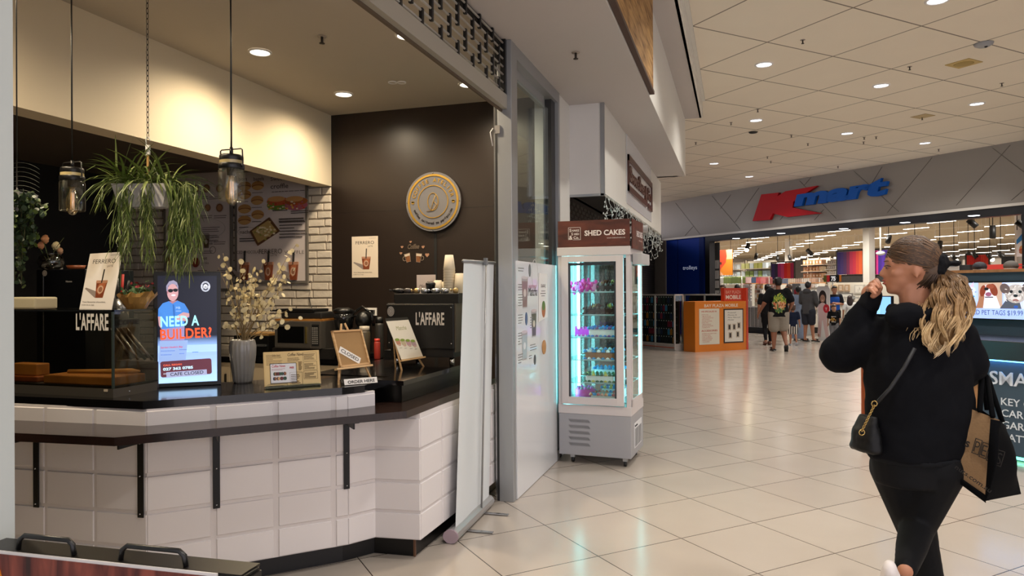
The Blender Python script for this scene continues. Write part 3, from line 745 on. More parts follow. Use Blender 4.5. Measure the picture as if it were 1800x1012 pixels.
lf = frame((0, cy0-.0012, 0), (1, 0, 0)); l0, l1 = K.Y(134, 578, cy0), K.Y(191, 578, cy0)
b = MB(lf); b.text("L'AFFARE", l0.x, K.Y(134, 580, cy0).z, K.Y(134, 551, cy0).z-K.Y(134, 580, cy0).z, M('#d8d4ce', .6), w=l1.x-l0.x, bold=.025, d=.0006, spacing=1.06)
e = K.Y(183, 688, cy0); b.rect(e.x, e.z, .026, .013, M('#b3a590', .5), .001); b.build('lettering', t, label='white block lettering')
rf = frame((cx1+.0008, 0, 0), (0, 1, 0)); l0, l1 = K.X(209, 571, cx1), K.X(243, 571, cx1)
b = MB(rf); b.text('COFFEE', l0.y, l0.z, .024, M('#0a0a0a', .6), w=l1.y-l0.y, bold=.03, d=.0005); b.build('lettering', t, label='small black lettering')
# inside the case
wood1 = wood_mat('oak_board', '#8a5a26', '#b9813d', (3, 20, 3), .45)
z0 = TZ+.056
def slabbox(name, label, cat, a, c, m_, rz=0, bev=.006, group=None):
    a, c = Vector(a), Vector(c); mid = (a+c)/2; b = MB(Matrix.Translation((mid.x, mid.y, a.z)) @ Matrix.Rotation(rz, 4, 'Z')); h = (c-a)/2
    b.box((-h.x, -h.y, 0), (h.x, h.y, c.z-a.z), m_, bev=bev); return b.build(name, label=label, cat=cat, group=group)
slabbox('serving_board', 'thick oak serving board lying flat inside the glass cabinet at its corner', 'board', (cx1-.50, cy0+.02, z0), (cx1-.02, cy1-.06, z0+.045), wood1)
slabbox('serving_board', 'reddish wooden board leaning low at the pier end of the glass cabinet', 'board', (cx0+.02, cy0+.03, z0), (cx1-.56, cy1-.12, z0+.03), wood_mat('redwood', '#6d3418', '#9c5a2a', (3, 20, 3), .45))
slabbox('wooden_block', 'chunky orange wood block standing on the reddish board in the cabinet', 'block', (cx1-.80, cy0+.06, z0+.031), (cx1-.60, cy0+.14, z0+.095), wood1)
b = MB(); p0 = V(cx1-.44, cy0+.12, z0+.053); p1 = V(cx1-.03, cy0+.20, z0+.058)
b.tube([p0, p0.lerp(p1, .4), p1.lerp(p0, .12), p1], [.012, .012, .016, .006], M('#c0904a', .5), 10); b.build('rolling_pin', label='slim pale rolling pin lying across the oak board in the cabinet', cat='rolling pin')
# behind the case: cutlery box, tongs, tin
kb = M('#4d4648', .6)
bx = K.Z(165, 640, TZ+.1)
b = MB(); by = cy1+.06; b.box((cx1-.35, by, TZ), (cx1-.06, by+.16, TZ+.15), kb, bev=.004); b.build('cutlery_box', label='dark box of utensils standing behind the glass cabinet', cat='box')
for k in range(4):
    x = cx1-.30+k*.05
    b = MB(); b.tube([(x, by+.06, TZ+.152), (x-.10-.01*k, by+.03, TZ+.30)], [.008, .01], STEEL if k % 2 else BLACK, 8); b.tube([(x-.10-.01*k, by+.03, TZ+.30), (x-.12-.01*k, by+.025, TZ+.335)], [.011, .004], BLACK, 8)
    b.build('serving_tongs', label=['black tongs nearest the screen end of the utensil box', 'bright steel tongs leaning second from the screen in the utensil box', 'black tongs between two steel ones in the utensil box', 'steel tongs furthest from the screen in the utensil box'][k], cat='tongs', group='tongs in the utensil box')
b = MB(); b.lathe([(.03,0),(.03,.075),(.027,.08),(0,.08)], M('#7d5c4e', .5), at=(cx1-.09, by+.08, TZ+.151), seg=20); b.build('tin', label='small brown tin on the utensil box behind the glass cabinet', cat='tin')
b = MB(); b.box((cx1-.35, by+.2, TZ+.1), (cx1-.02, by+.42, TZ+.103), PAPER)
b.box((cx1-.36, by+.19, TZ+.002), (cx1-.01, by+.43, TZ+.1), M('#55504c', .6)); b.build('paper_bag_box', label='grey box topped with white paper sheets behind the glass cabinet', cat='box')

# --- drink poster card on the case
def drink(b, x, y, w, h, blur=0):   # iced drink with straw and long shadow, centred at x
    b.poly([(x-w*.75,y+h*.34),(x-w*.70,y+h*.38),(x-w*.12,y+h*.22),(x,y+h*.02),(x-w*.2,y)], M('#8b7f79', .7))
    b.poly([(x-w*.17,y),(x+w*.17,y),(x+w*.26,y+h*.62),(x-w*.26,y+h*.62)], M('#7a3d22', .5))
    b.poly([(x-w*.2,y+h*.25),(x-w*.02,y+h*.1),(x+w*.16,y+h*.3),(x+w*.22,y+h*.58),(x-.1*w,y+h*.5)], M('#a86240', .5)); b.rect(x-w*.26, y+h*.54, w*.52, h*.10, M('#b4846a', .5))
    b.oval(x, y+h*.3, w*.13, h*.15, M('#c7a890', .5)); b.oval(x, y+h*.3, w*.09, h*.1, M('#8f5f46', .5)); b.rect(x-w*.02, y+h*.55, w*.05, h*.5, INK, rot=-.05)
def ferrero(b, w, h, paper='#e4dfdb'):
    b.rect(0, 0, w, h, M(paper, .55), .002); b.z = .002
    b.ring(w*.52, h*.55, w*.28, h*.2, .0012, M('#d0c9c4', .6)); b.text('FERRERO', w*.15, h*.81, h*.075, INK, w=w*.7); b.text('LATTE', w*.62, h*.74, h*.035, INK, w=w*.18)
    b.lines(w*.66, h*.94, w*.26, h*.03, 1, M('#8b8580', .6), h*.008, 2); drink(b, w*.55, h*.2, w*.66, h*.48)
    b.text('Your favourite chocolate,', w*.06, h*.115, h*.026, M('#5a534e', .6), w=w*.72); b.text('now in a cup.', w*.06, h*.065, h*.026, M('#5a534e', .6), w=w*.4)
F, W = stand((140, 543), (197, 544), zt, .22); F = F @ Matrix.Translation((0, 0, 0)); T_ = onboard(F, 159, 446)
b = MB(F @ Matrix(((1, T_.x/T_.y, 0, 0), (0, 1, 0, 0), (0, 0, 1, 0), (0, 0, 0, 1)))); ferrero(b, W, T_.y)
b.build('table_poster', label='leaning white drink poster standing on top of the glass cabinet', cat='poster')
# --- plant wrapped in gold paper
gp = K.Z(238, 544, zt); gp = K.dep(238, 540, (gp-K.C).dot(K.F)+.25); gp.z = zt
gp = V(K.X(238, 540, cx1-.06).x, cy1-.08, zt)
gx = K.Y(212, 540, gp.y).x; gx1 = K.Y(270, 540, gp.y).x
t = thing('wrapped_plant', (gp.x, gp.y, zt), 'small red flowering plant wrapped in crumpled gold paper on the glass cabinet', 'potted plant')
b = MB(); r = random.Random(2); sg = 26; P = []; F_ = []
cxm = (gx+gx1)/2
for j, (rad, z_) in enumerate(((.05, 0), (.07, .03), (.088, .065), (.098, .085))):
    for k in range(sg):
        a = 2*PI*k/sg; q = rad*(1+r.uniform(-.14, .14)*(1 if j else .3)); P.append((cxm+q*math.cos(a)*1.05, gp.y+q*math.sin(a)*.8, zt+z_+(r.uniform(-.012, .018) if j == 3 else 0)))
for j in range(3):
    for k in range(sg): F_.append((j*sg+k, j*sg+(k+1) % sg, (j+1)*sg+(k+1) % sg, (j+1)*sg+k))
F_.append(tuple(range(sg))[::-1]); b.add(P, F_, M('#b28a4c', .35, .3, name='gold_paper')); b.build('gold_wrap', t)
b = MB(); 
for k in range(60): petal(b, (cxm+r.gauss(0,.04), gp.y+r.gauss(0,.03), zt+.08+abs(r.gauss(0,.025))), (r.gauss(0,1), -1, r.gauss(0,1)), .012, M('#3f6034', .6), r.uniform(0,6), .6)
b.build('foliage', t)
b = MB()
for k in range(26): petal(b, (cxm+r.gauss(.015,.02), gp.y+r.gauss(0,.02), zt+.115+abs(r.gauss(0,.015))), (r.gauss(0,1), -1, r.gauss(0,1)), .008, M('#8f2c32', .6), r.uniform(0,6), .8)
b.build('flowers', t)
# ================================================================ BACK OF THE CAFE
# back bench along the end wall
BF = K.Z(600, 632, .92).y
t = thing('back_bench', (-3.6, BF+.3, 0), 'dark bench with cream cupboard doors running along the cafe end wall', 'bench')
b = MB(); b.box((KITX+.02, BF, .88), (-2.66, BACKY-.04, .92), slab); b.build('bench_top', t)
cream = M('#b7a88e', .5); b = MB(); b.box((KITX+.02, BF+.05, .1), (-2.66, BACKY-.04, .88), M('#2c2722', .6)); b.build('carcass', t)
for k in range(6):
    b = MB(); x = -2.7-.5*k; b.box((x-.49, BF+.03, .14), (x, BF+.05, .86), cream, bev=.004); d_ = b.build('door', t)
    b = MB(); b.box((x-.05, BF+.01, .6), (x-.04, BF+.03, .75), BLACK); b.build('handle', d_)
b = MB(); b.box((-2.64, 4.0, .86), (-2.4, BACKY-.2, .9), slab); b.box((-2.62, 4.02, .0), (-2.42, BACKY-.22, .86), M('#17140f', .6)); 
# microwave
def at(px, py, Y): return K.Y(px, py, Y)
my = BF+.05; a, c = at(484, 611, my), at(564, 613, my); tp = at(484, 564, my)
mz0, mz1 = c.z, tp.z; mx0, mx1 = a.x, c.x
b = MB(); b.box((mx0-.05, my+.02, .921), (mx1+.1, my+.42, mz0-.001), M('#1b1816', .5)); b.build('black_shelf_riser', label='black riser box holding up the grey microwave', cat='shelf')
t = thing('microwave', ((mx0+mx1)/2, my+.2, mz0), 'grey steel microwave on the back bench with a dark door window', 'microwave')
mg = M('#77726b', .35, .7, name='brushed_grey'); b = MB(); b.box((mx0, my, mz0), (mx1, my+.36, mz1), mg, bev=.004)
for x in (mx0+.03, mx1-.03): b.box((x-.012, my+.03, mz0-.002), (x+.012, my+.05, mz0+.004), BLACK)
b.build('body', t)
f = frame((0, my, 0), (1, 0, 0)); B_ = lambda off=0: MB(f @ Matrix.Translation((0, 0, off)))
wd_ = mx1-mx0
b = B_(); b.rect(mx0+.004, mz0+.01, wd_*.78, mz1-mz0-.02, mg, .012); b.z = .012; b.rect(mx0+wd_*.07, mz0+.05, wd_*.58, mz1-mz0-.1, M('#0b0b0b', .15), .0135); dd = b.build('door', t)
b = B_(); b.box((mx0+wd_*.69, mz0+.05, .012), (mx0+wd_*.72, mz1-.05, .03), M('#b09a5a', .25, .9), bev=.004); b.build('handle', dd)
b = B_(); b.rect(mx0+wd_*.81, mz0+.03, wd_*.15, mz1-mz0-.06, M('#1a1a1a', .4), .004); b.z = .004
for i in range(9):
    for j in range(3): b.rect(mx0+wd_*(.82+.045*j), mz0+.045+i*.018, wd_*.032, .010, M('#8c8984', .5))
b.build('keypad', t)
# cutting board + black griddle on the microwave
b = MB(); b.box((mx0-.02, my+.02, mz1+.001), (mx1-.0, my+.33, mz1+.02), wood1); b.build('chopping_board', label='thin wooden board lying on top of the microwave', cat='board')
b = MB(); b.box((mx0+.03, my+.05, mz1+.021), (mx1-.02, my+.3, mz1+.085), BLACKM, bev=.015); b.box((mx0-.02, my+.04, mz1+.085), (mx1-.1, my+.3, mz1+.115), BLACK, bev=.01); b.box((mx0-.1, my+.06, mz1+.09), (mx0-.02, my+.09, mz1+.105), BLACK)
b.build('sandwich_press', label='black sandwich press lying on the board above the microwave', cat='sandwich press')
b = MB(); w0 = at(545, 511, BACKY-.02); b.tube([at(500,508,BACKY-.016), at(520, 509, BACKY-.016), w0, at(543, 522, BACKY-.015), at(546, 535, BACKY-.03), at(549, 543, BACKY-.08)], .004, BLACK, 6); b.build('power_cord', label='black power cord hanging against the white brick wall', cat='cord')
# dark oven / fridge left of the microwave, with a wooden board
a, c = at(411, 585, my), at(482, 585, my)
b = MB(); b.box((a.x-.02, my+.02, .921), (c.x-.08, my+.4, at(440, 590, my).z), BLACK, bev=.008); b.box((a.x, my+.0, 1.02), (c.x-.1, my+.02, 1.04), STEEL)
b.build('counter_oven', label='black countertop oven with a steel bar behind the dried flowers', cat='oven')
zz = at(440, 590, my).z
b = MB(); b.box((a.x+.02, my+.04, zz+.001), (c.x-.1, my+.36, zz+.02), M('#a87f45', .5)); b.build('chopping_board', label='wooden board on the black oven behind the dried flowers', cat='board')
b = MB(); q = at(484, 612, my-.05)
# grinder, blender and jars between microwave and machine
def jar(px, pyb, pyt, w, Y, body, lid, label, cat, name='jar', zb=.921):
    p = at(px, pyb, Y); top = at(px, pyt, Y).z; r_ = w/2*(p-K.C).dot(K.F)/1245; zb_ = zb
    t = thing(name, (p.x, Y, zb_), label, cat)
    h = max(top-zb_, .05)
    b = MB(); b.lathe([(r_*.9,0),(r_,.01),(r_,h*.8),(r_*.85,h*.86)], body, at=(p.x, Y, zb_)); b.build('body', t)
    b = MB(); b.lathe([(r_*.88,h*.84),(r_*.88,h),(0,h)], lid, at=(p.x, Y, zb_)); b.build('lid', t)
    return t
my2 = BF+.10
jar(641, 618, 573, 20, my2, M('#4c4436', .25), M('#b3aa9c', .4), 'tall glass storage jar with a pale lid behind the closed easel', 'jar')
jar(663, 619, 595, 11, my2, M('#a3352a', .4), M('#c03328', .4), 'red topped jar on the back bench left of the espresso machine', 'jar')
jar(667, 600, 557, 15, my2+.12, M('#2f2d2a', .35), BLACK, 'dark patterned canister on the back bench beside the machine', 'canister', 'canister')
t = thing('blender', (at(592, 600, my2).x, my2, .921), 'large black blender with a looped handle on the back bench', 'blender')
cx = at(592, 600, my2).x
b = MB(); b.lathe([(.10,0),(.10,.02),(.085,.10),(.07,.16)], BLACK, at=(cx, my2+.12, .921)); b.build('motor_base', t)
b = MB(); b.lathe([(.055,.16),(.09,.36),(.092,.42)], M('#1c1c1d', .1, spec=.8), at=(cx, my2+.12, .921)); b.lathe([(.095,.42),(.095,.45),(.05,.47),(0,.47)], BLACK, at=(cx, my2+.12, .921)); b.build('jug', t)
b = MB(); b.tube([(cx+.08, my2+.12, 1.30), (cx+.16, my2+.12, 1.32), (cx+.17, my2+.12, 1.22), (cx+.08, my2+.12, 1.15)], .012, BLACK, 8); b.build('handle', t)
t = thing('coffee_grinder', (at(624, 600, my2).x, my2, .921), 'glossy black coffee grinder with a curved hood between blender and wall socket', 'coffee grinder')
cx = at(624, 600, my2).x
b = MB(); b.box((cx-.08, my2, .921), (cx+.08, my2+.25, .96), BLACK, bev=.01); b.box((cx-.05, my2+.08, .96), (cx+.05, my2+.24, 1.22), BLACK, bev=.03); b.build('body', t)
b = MB(); b.tube([(cx-.12, my2+.14, 1.20), (cx-.10, my2+.14, 1.34), (cx, my2+.14, 1.40), (cx+.09, my2+.14, 1.34), (cx+.12, my2+.14, 1.22)], .014, M('#1a1a1b', .1), 8); b.ball((cx, my2+.16, 1.27), (.08, .08, .09), BLACK, 16); b.build('hopper', t)
b = MB(); so = at(643, 546, BACKY-.001); b.box((so.x, BACKY-.012, so.z-.05), (so.x+.13, BACKY-.001, so.z+.03), PAPER, bev=.003); b.box((so.x+.015, BACKY-.05, so.z-.02), (so.x+.05, BACKY-.012, so.z+.01), BLACK); b.box((so.x+.07, BACKY-.05, so.z-.02), (so.x+.11, BACKY-.012, so.z+.01), BLACK)
b.build('wall_socket', label='white double wall socket with black plugs on the dark wall', cat='socket')

# --- espresso machine on the raised worktop
ey = K.Z(790, 640, TZ+.06).y
ey = 4.62
a, c, tp, lo = at(680, 620, ey), at(798, 620, ey), at(680, 533, ey), at(690, 615, ey)
ex0, ex1, ez0, ez1 = a.x, c.x, at(700, 612, ey).z, tp.z
SZ = TZ+.005
t = thing('espresso_machine', ((ex0+ex1)/2, ey+.25, SZ), 'large black espresso machine with white lettering on its back panel', 'espresso machine')
em = M('#0b0a0a', .45, name='machine_black')
b = MB(); b.box((ex0, ey, ez0), (ex1, ey+.5, ez1), em, bev=.008); b.box((ex0+.02, ey+.02, ez0-.06), (ex1-.01, ey+.48, ez0), em, bev=.004); b.box((ex0-.05, ey+.05, SZ+.03), (ex0+.1, ey+.4, SZ+.1), em)
for x in (ex0+.02, ex1-.02):
    for z_ in (ez0+.04, ez1-.03): b.ball((x, ey, z_), .005, STEEL, 8)
b.box((ex0, ey-.002, ez1-.012), (ex1, ey+.0, ez1-.006), STEEL)
b.build('body', t)
b = MB(); b.box((ex1, ey+.01, ez0-.02), (ex1+.012, ey+.45, ez1), M('#5c554c', .4, .4)); b.build('side_panel', t)
b = MB(); topz = at(690, 516, ey+.05).z; b.box((ex0+.05, ey+.02, ez1), (ex1+.03, ey+.46, topz-.0), em, bev=.004); b.build('cup_warmer', t)
for x in (ex0+.05, ex1-.04):
    for y in (ey+.06, ey+.42):
        b = MB(); b.lathe([(.018,0),(.018,ez0-.06-SZ)], CHROME, at=(x, y, SZ), seg=14); b.build('foot', t)
f = frame((0, ey-.001, 0), (1, 0, 0)); b = MB(f); l0, l1 = at(731, 571, ey), at(781, 571, ey); b.text("L'AFFARE", l0.x, at(731, 571, ey).z, at(731, 549, ey).z-at(731, 571, ey).z, M('#d6cdc2', .6), w=l1.x-l0.x, bold=.025, d=.0006, spacing=1.06); b.build('lettering', t, label='white block lettering')
p = at(687, 547, ey); b = MB(f); b.oval(p.x, p.z, .028, .036, M('#a9a198', .5), 24); b.ring(p.x, p.z, .022, .028, .002, M('#5b544d', .5)); b.ring(p.x, p.z, .012, .016, .002, M('#5b544d', .5)); b.build('round_badge', t, label='small grey round badge')
# things on the machine
KT = topz
def cup_stack(px, pt, n, r0, r1, h, step, label, y=ey+.2, group='paper cup stacks on the espresso machine'):
    p = at(px, 520, y); t = thing('cup_stack', (p.x, y, KT), label, 'paper cups', group)
    for k in range(n):
        b = MB(); z_ = KT+k*step; b.lathe([(r0, 0), (r0+.002, .004), (r1, h), (0, h)], M('#d3c6ae', .7, name='paper_cup'), at=(p.x, y, z_), seg=18); b.build('cup', t)
    return t
zz = at(790, 448, ey+.2).z-KT
cup_stack(790, 448, 10, .042, .03, .11, (zz-.11)/9, 'tallest tower of upside down paper cups on the espresso machine')
cup_stack(770, 495, 2, .036, .027, .085, .012, 'short pair of upturned paper cups beside the tall cup tower')
cup_stack(779, 498, 2, .032, .024, .075, .012, 'smallest pair of upturned paper cups tucked behind the short pair', y=ey+.3)
cup_stack(808, 480, 5, .040, .03, .11, .009, 'stack of upturned paper cups half hidden by the roll-up banner')
a, c = at(733, 514, ey+.3), at(766, 514, ey+.3); f = frame((a.x, ey+.3, KT), (1, 0, 0)); w = c.x-a.x; h = at(733, 483, ey+.3).z-KT
b = MB(f); b.rect(0, 0, w, h, M('#d2c2b8', .6), .004); b.z = .004; b.text('#gold', w*.55, h*.55, h*.1, INK, w=w*.3, bold=.02); b.text('Member', w*.12, h*.32, h*.16, M('#6a5a52', .6), w=w*.7, shear=.4); b.ring(w*.2, h*.75, w*.1, h*.12, .001, M('#9a8579', .6)); b.build('loyalty_card_sign', label='small pinkish card sign standing on the espresso machine', cat='sign')
p = at(757, 515, ey+.12); b = MB(); b.lathe([(.028,0),(.034,.06),(.037,.062),(.036,.075),(.03,.08),(0,.08)], BLACK, at=(p.x, ey+.12, KT)); b.build('takeaway_cup', label='small black lidded cup in front of the card sign on the machine', cat='cup')
for i, (px, w, m_) in enumerate(((700, .12, BLACK), (716, .08, M('#3a3330', .4)), (732, .06, M('#b59a68', .3, .6)), (745, .07, STEEL), (765, .09, STEEL), (781, .08, STEEL), (800, .05, M('#b59a68', .3, .6)))):
    p = at(px, 512, ey+.07); b = MB(); b.lathe([(0,0),(w*.32,.002),(w*.42,.02),(w*.36,.034),(w*.1,.04),(0,.04)], m_, at=(p.x, ey+.08, KT), sx=1, sy=.7)
    b.tube([(p.x-w*.35, ey+.06, KT+.02), (p.x-w*.5, ey+.05, KT+.03), (p.x-w*.45, ey+.05, KT+.012)], .005, m_, 6)
    b.build('upturned_cup', label=['black crumpled cloth bundle at the end of the machine top nearest the blender', 'dark cup lying next to the black bundle on the machine', 'brass coloured cup left of the sign on the machine', 'steel upturned cup under the card sign on the machine', 'widest steel upturned cup in front of the short paper cups', 'steel upturned cup at the foot of the tall cup tower', 'brass coloured cup beside the banner on the machine'][i], cat='cup', group='cups lying on the espresso machine')

# --- signs on the dark wall
wf = frame((0, BACKY-.001, 0), (1, 0, 0))
a, c, tp = at(619, 488, BACKY), at(665, 488, BACKY), at(619, 416, BACKY)
b = MB(wf @ Matrix.Translation((a.x, a.z, 0))); ferrero(b, c.x-a.x, tp.z-a.z, '#dbccb8'); b.build('wall_poster', label='drink poster pinned to the dark wall beneath the round plaque', cat='poster')
# round plaque
cc = at(764, 355, BACKY); rx = (at(804, 355, BACKY).x-at(723, 355, BACKY).x)/2; rz_ = (at(764, 302, BACKY).z-at(764, 409, BACKY).z)/2
t = thing('round_plaque', (cc.x, BACKY, cc.z-rz_), 'round grey plaque with gold ring and coffee bean emblem on the dark wall', 'plaque')
R0 = rz_*.97; PT = wf @ Matrix.Translation((cc.x, cc.z, .02))
b = MB(PT); b.oval(0, 0, R0, R0, M('#6a686a', .45, name='grey_plaque'), 56, .018)
for a_ in (0, PI/2, PI, 1.5*PI): b.ball((R0*.96*math.cos(a_), R0*.96*math.sin(a_), .018), .007, STEEL, 8)
b.box((-.02, -.02, -.02), (.02, .02, .001), BLACK)
b.build('disc', t)
gold = M('#e0b455', .28, .8, name='mirror_gold')
b = MB(PT @ Matrix.Translation((0, 0, .018))); b.ring(0, 0, R0*.93, R0*.93, .02, gold, d=.006); b.ring(0, 0, R0*.56, R0*.56, .008, gold, d=.006); b.build('gold_ring', t, label='mirror gold rings')
b = MB(PT @ Matrix.Translation((0, 0, .018)))
def arc_text(b, s, R, a0, a1, h, m_, inner=False, bold=0):
    n = len(s)
    for i, ch in enumerate(s):
        if ch == ' ': continue
        t_ = a0+(a1-a0)*(i+.5)/n
        T0 = b.T; rot = t_-PI/2 if not inner else t_+PI/2
        b.T = T0 @ Matrix.Translation((R*math.cos(t_), R*math.sin(t_), 0)) @ Matrix.Rotation(rot, 4, 'Z')
        b.text(ch, 0, -h/2, h, m_, align='c', bold=bold, z0=0, d=.005); b.T = T0
arc_text(b, 'COFFEE ATELIER', R0*.72, math.radians(170), math.radians(10), R0*.13, gold, bold=.01)
arc_text(b, 'coffee tailored to perfection', R0*.72, math.radians(200), math.radians(340), R0*.085, M('#2b2115', .3), True)
b.build('lettering', t, label='raised gold and dark lettering around the rim')
b = MB(PT @ Matrix.Translation((0, 0, .018)))
b.ring(0, 0, R0*.20, R0*.30, .006, gold, d=.006); b.tube([(-.02,-R0*.3,.006), (-.005,-R0*.1,.006), (.008,R0*.05,.006), (.03,R0*.22,.006)], .003, gold, 6); b.tube([(-R0*.22,-R0*.32,.006), (.0,-R0*.3,.006), (.04,-R0*.1,.006), (.01,0,.006)], .003, gold, 6)
for s_ in (-1, 1): b.oval(s_*R0*.74, -R0*.02, R0*.055, R0*.045, gold, 12, .006); b.rect(s_*R0*.74-R0*.05, -R0*.02, R0*.1, R0*.05, gold, .006)
b.build('bean_emblem', t)
# coffee sticker: two glasses and hearts
t0 = thing('wall_sticker', (at(727, 460, BACKY).x, BACKY, at(727, 460, BACKY).z), 'cutout sticker of two coffee glasses and hearts on the dark wall', 'sticker')
b = MB(wf)
def heart(b, px, py, s, m_):
    p = at(px, py, BACKY); P = []
    for k in range(20):
        a_ = 2*PI*k/20; P.append((p.x+s*16*math.sin(a_)**3/17, p.z+s*(13*math.cos(a_)-5*math.cos(2*a_)-2*math.cos(3*a_)-math.cos(4*a_))/17))
    b.poly(P[::-1], m_, .003)
for px, py, s in ((707,434,.016),(722,425,.014),(744,434,.018),(705,445,.016),(751,448,.024)): heart(b, px, py, s, M('#a3785c', .6))
b.build('hearts', t0)
b = MB(wf); p = at(716, 436, BACKY); b.text('Coffee', p.x, p.z-.01, .05, M('#57493c', .5), w=.13, bold=.05, shear=.2, d=.003); b.build('lettering', t0)
b = MB(wf)
for px, s, rot in ((717, 1, .25), (736, -1, -.12)):
    p = at(px, 453, BACKY); T0 = b.T; b.T = T0 @ Matrix.Translation((p.x, p.z, 0)) @ Matrix.Rotation(rot, 4, 'Z')
    b.poly([(-.022,-.045),(.022,-.045),(.034,.045),(-.034,.045)], M('#8a7868', .4), .002); b.poly([(-.018,-.04),(.018,-.04),(.026,.015),(-.026,.015)], M('#7e4f2d', .5), .003); b.rect(-.028,.017,.056,.022, M('#c6b5a0', .5), .003)
    b.ring(-s*.036, 0, .022, .024, .005, M('#8a7868', .4), d=.003); b.T = T0
b.build('glasses', t0)

# --- menu boards on the white brick wall
bf = lambda px, py: at(px, py, BACKY-.045)
frm = M('#8f8880', .35, .5, name='board_frame'); bd = M('#cfc4c0', .45, name='menu_paper'); tx = M('#584f4b', .7)
def board(name, x0, x1, ytop, ybot, label):
    a, c = bf(x0, ybot), bf(x1, ybot); zt_ = bf(x0, ytop).z
    t = thing(name, ((a.x+c.x)/2, BACKY-.03, a.z), label, 'menu board')
    b = MB(); y = BACKY-.045; X0, X1, Z0, Z1 = a.x, c.x, a.z, zt_; w = .028
    b.box((X0, y, Z0), (X1, BACKY-.022, Z0+w), frm); b.box((X0, y, Z1-w), (X1, BACKY-.022, Z1), frm); b.box((X0, y, Z0+w), (X0+w, BACKY-.022, Z1-w), frm); b.box((X1-w, y, Z0+w), (X1, BACKY-.022, Z1-w), frm)
    b.build('board_frame', t)
    b = MB(frame((0, y+.006, 0), (1, 0, 0))); b.box((X0+w, Z0+w, -.01), (X1-w, Z1-w, 0), bd)
    return t, b, lambda px, py: (lambda p: (p.x, p.z))(at(px, py, y+.006)), (X0, X1, Z0, Z1)
def food(b, x, y, rx, ry, cols):
    b.oval(x, y, rx, ry, M(cols[0], .6), 16); b.oval(x, y-ry*.15, rx*.94, ry*.35, M(cols[1], .6), 12); b.oval(x, y-ry*.4, rx*.9, ry*.45, M(cols[2], .6), 12)
t, b, P_, ex = board('menu_board', 288, 408, 304, 512, 'left menu board on the white brick wall behind the trailing plants')
for px, py, r_ in ((344,332,.045),(363,331,.045),(386,331,.045),(365,365,.04),(386,365,.045),(301,400,.05),(299,433,.05),(298,458,.05),(344,461,.055)):
    x, y = P_(px, py); b.oval(x, y, r_*1.25, r_*1.25, M('#bcb1ab', .6), 20); b.oval(x, y, r_, r_, M('#7b5339' if py != 461 else '#7c2a24', .6), 20); b.oval(x, y, r_*.7, r_*.7, M('#a2744f' if py < 400 else '#8a3a28' if py == 461 else '#6f8040' if py == 433 else '#8c6040', .6), 16)
for px, py, w_, n in ((350,345,.12,2),(372,345,.14,2),(358,378,.12,2),(380,378,.13,2),(335,400,.16,6),(360,400,.18,6),(345,440,.1,2),(362,440,.1,2),(380,424,.12,2),(352,474,.1,2),(386,474,.1,2)):
    x, y = P_(px, py); b.lines(x-.03, y-.02*n, w_*1.3, .022*n, n, tx, .006, px)
for px in (348, 363):
    x, y = P_(px, 436); b.poly([(x-.03,y),(x+.03,y),(x+.045,y+.15),(x-.045,y+.15)], M('#6e625c', .6)); b.poly([(x-.025,y+.01),(x+.025,y+.01),(x+.035,y+.10),(x-.035,y+.10)], M('#4d3324', .6)); b.oval(x, y+.07, .022, .026, M('#a99b92', .6), 12)
x, y = P_(352, 458); b.text('hot', x+.03, y+.01, .035, tx, bold=.01); b.text('drinks', x+.02, y-.04, .028, tx)
x, y = P_(379, 424); b.text('alternative', x-.08, y+.0, .02, tx, bold=.01); b.text('milk', x-.08, y-.035, .02, tx, bold=.01); x, y = P_(374, 436); b.ring(x, y-.02, .04, .04, .005, tx)
x, y = P_(298, 363); b.text('coffee', x-.06, y-.02, .035, tx)
b.ring(*P_(355, 402), .31, .12, .003, M('#9a908a', .6)); b.build('menu_sheet', t)
t, b, P_, ex = board('menu_board', 413, 541, 300, 499, 'right menu board with burgers and sandwiches beside the bare white bricks')
bun = ['#b98a52', '#7d4a2a', '#c89c62']
for px, py in ((430,327),(453,326),(430,342),(452,352),(430,367),(453,377),(430,387),(432,380)):
    if py == 380: continue
    x, y = P_(px, py); food(b, x, y, .085 if px < 440 else .08, .05, bun); b.lines(x-.07, y-.085, .15, .02, 1, tx, .006, px+py)
x, y = P_(420, 318); b.text('bites', x, y, .04, tx); x, y = P_(446, 318); b.text('bagels', x, y, .04, tx, bold=.01); x, y = P_(476, 332); b.text('croffle', x, y, .05, tx, w=.22, bold=.01); x, y = P_(476, 318); b.text('Sweets', x, y, .04, tx, w=.2)
x, y = P_(478, 339); b.lines(x, y, .55, .02, 1, tx, .006, 4)
for px, g in ((489, '#6c8a34'), (521, '#a65a6c')):
    x, y = P_(px, 357); b.oval(x, y-.02, .14, .055, M(g, .6), 20); b.oval(x, y+.02, .14, .045, M('#c05a34' if px == 489 else '#a2582c', .6), 20); b.oval(x-.02, y+.045, .11, .03, M('#cf9a5e', .6), 16)
    r = random.Random(px)
    for k in range(22): b.oval(x+r.uniform(-.12,.12), y-.03+r.uniform(-.03,.05), .014, .009, M(r.choice([g, '#d9cdb8', '#b8442c', '#d8a84c']), .6), 6)
x, y = P_(480, 372); b.lines(x, y, .2, .02, 1, tx, .008, 5); x, y = P_(512, 373); b.lines(x, y-.02, .22, .04, 2, tx, .008, 6); x, y = P_(491, 388); b.lines(x, y-.02, .36, .05, 2, tx, .011, 7); x, y = P_(492, 416); b.lines(x, y-.02, .36, .22, 7, tx, .010, 8); x, y = P_(492, 396); b.lines(x, y-.01, .28, .02, 1, tx, .008, 8)
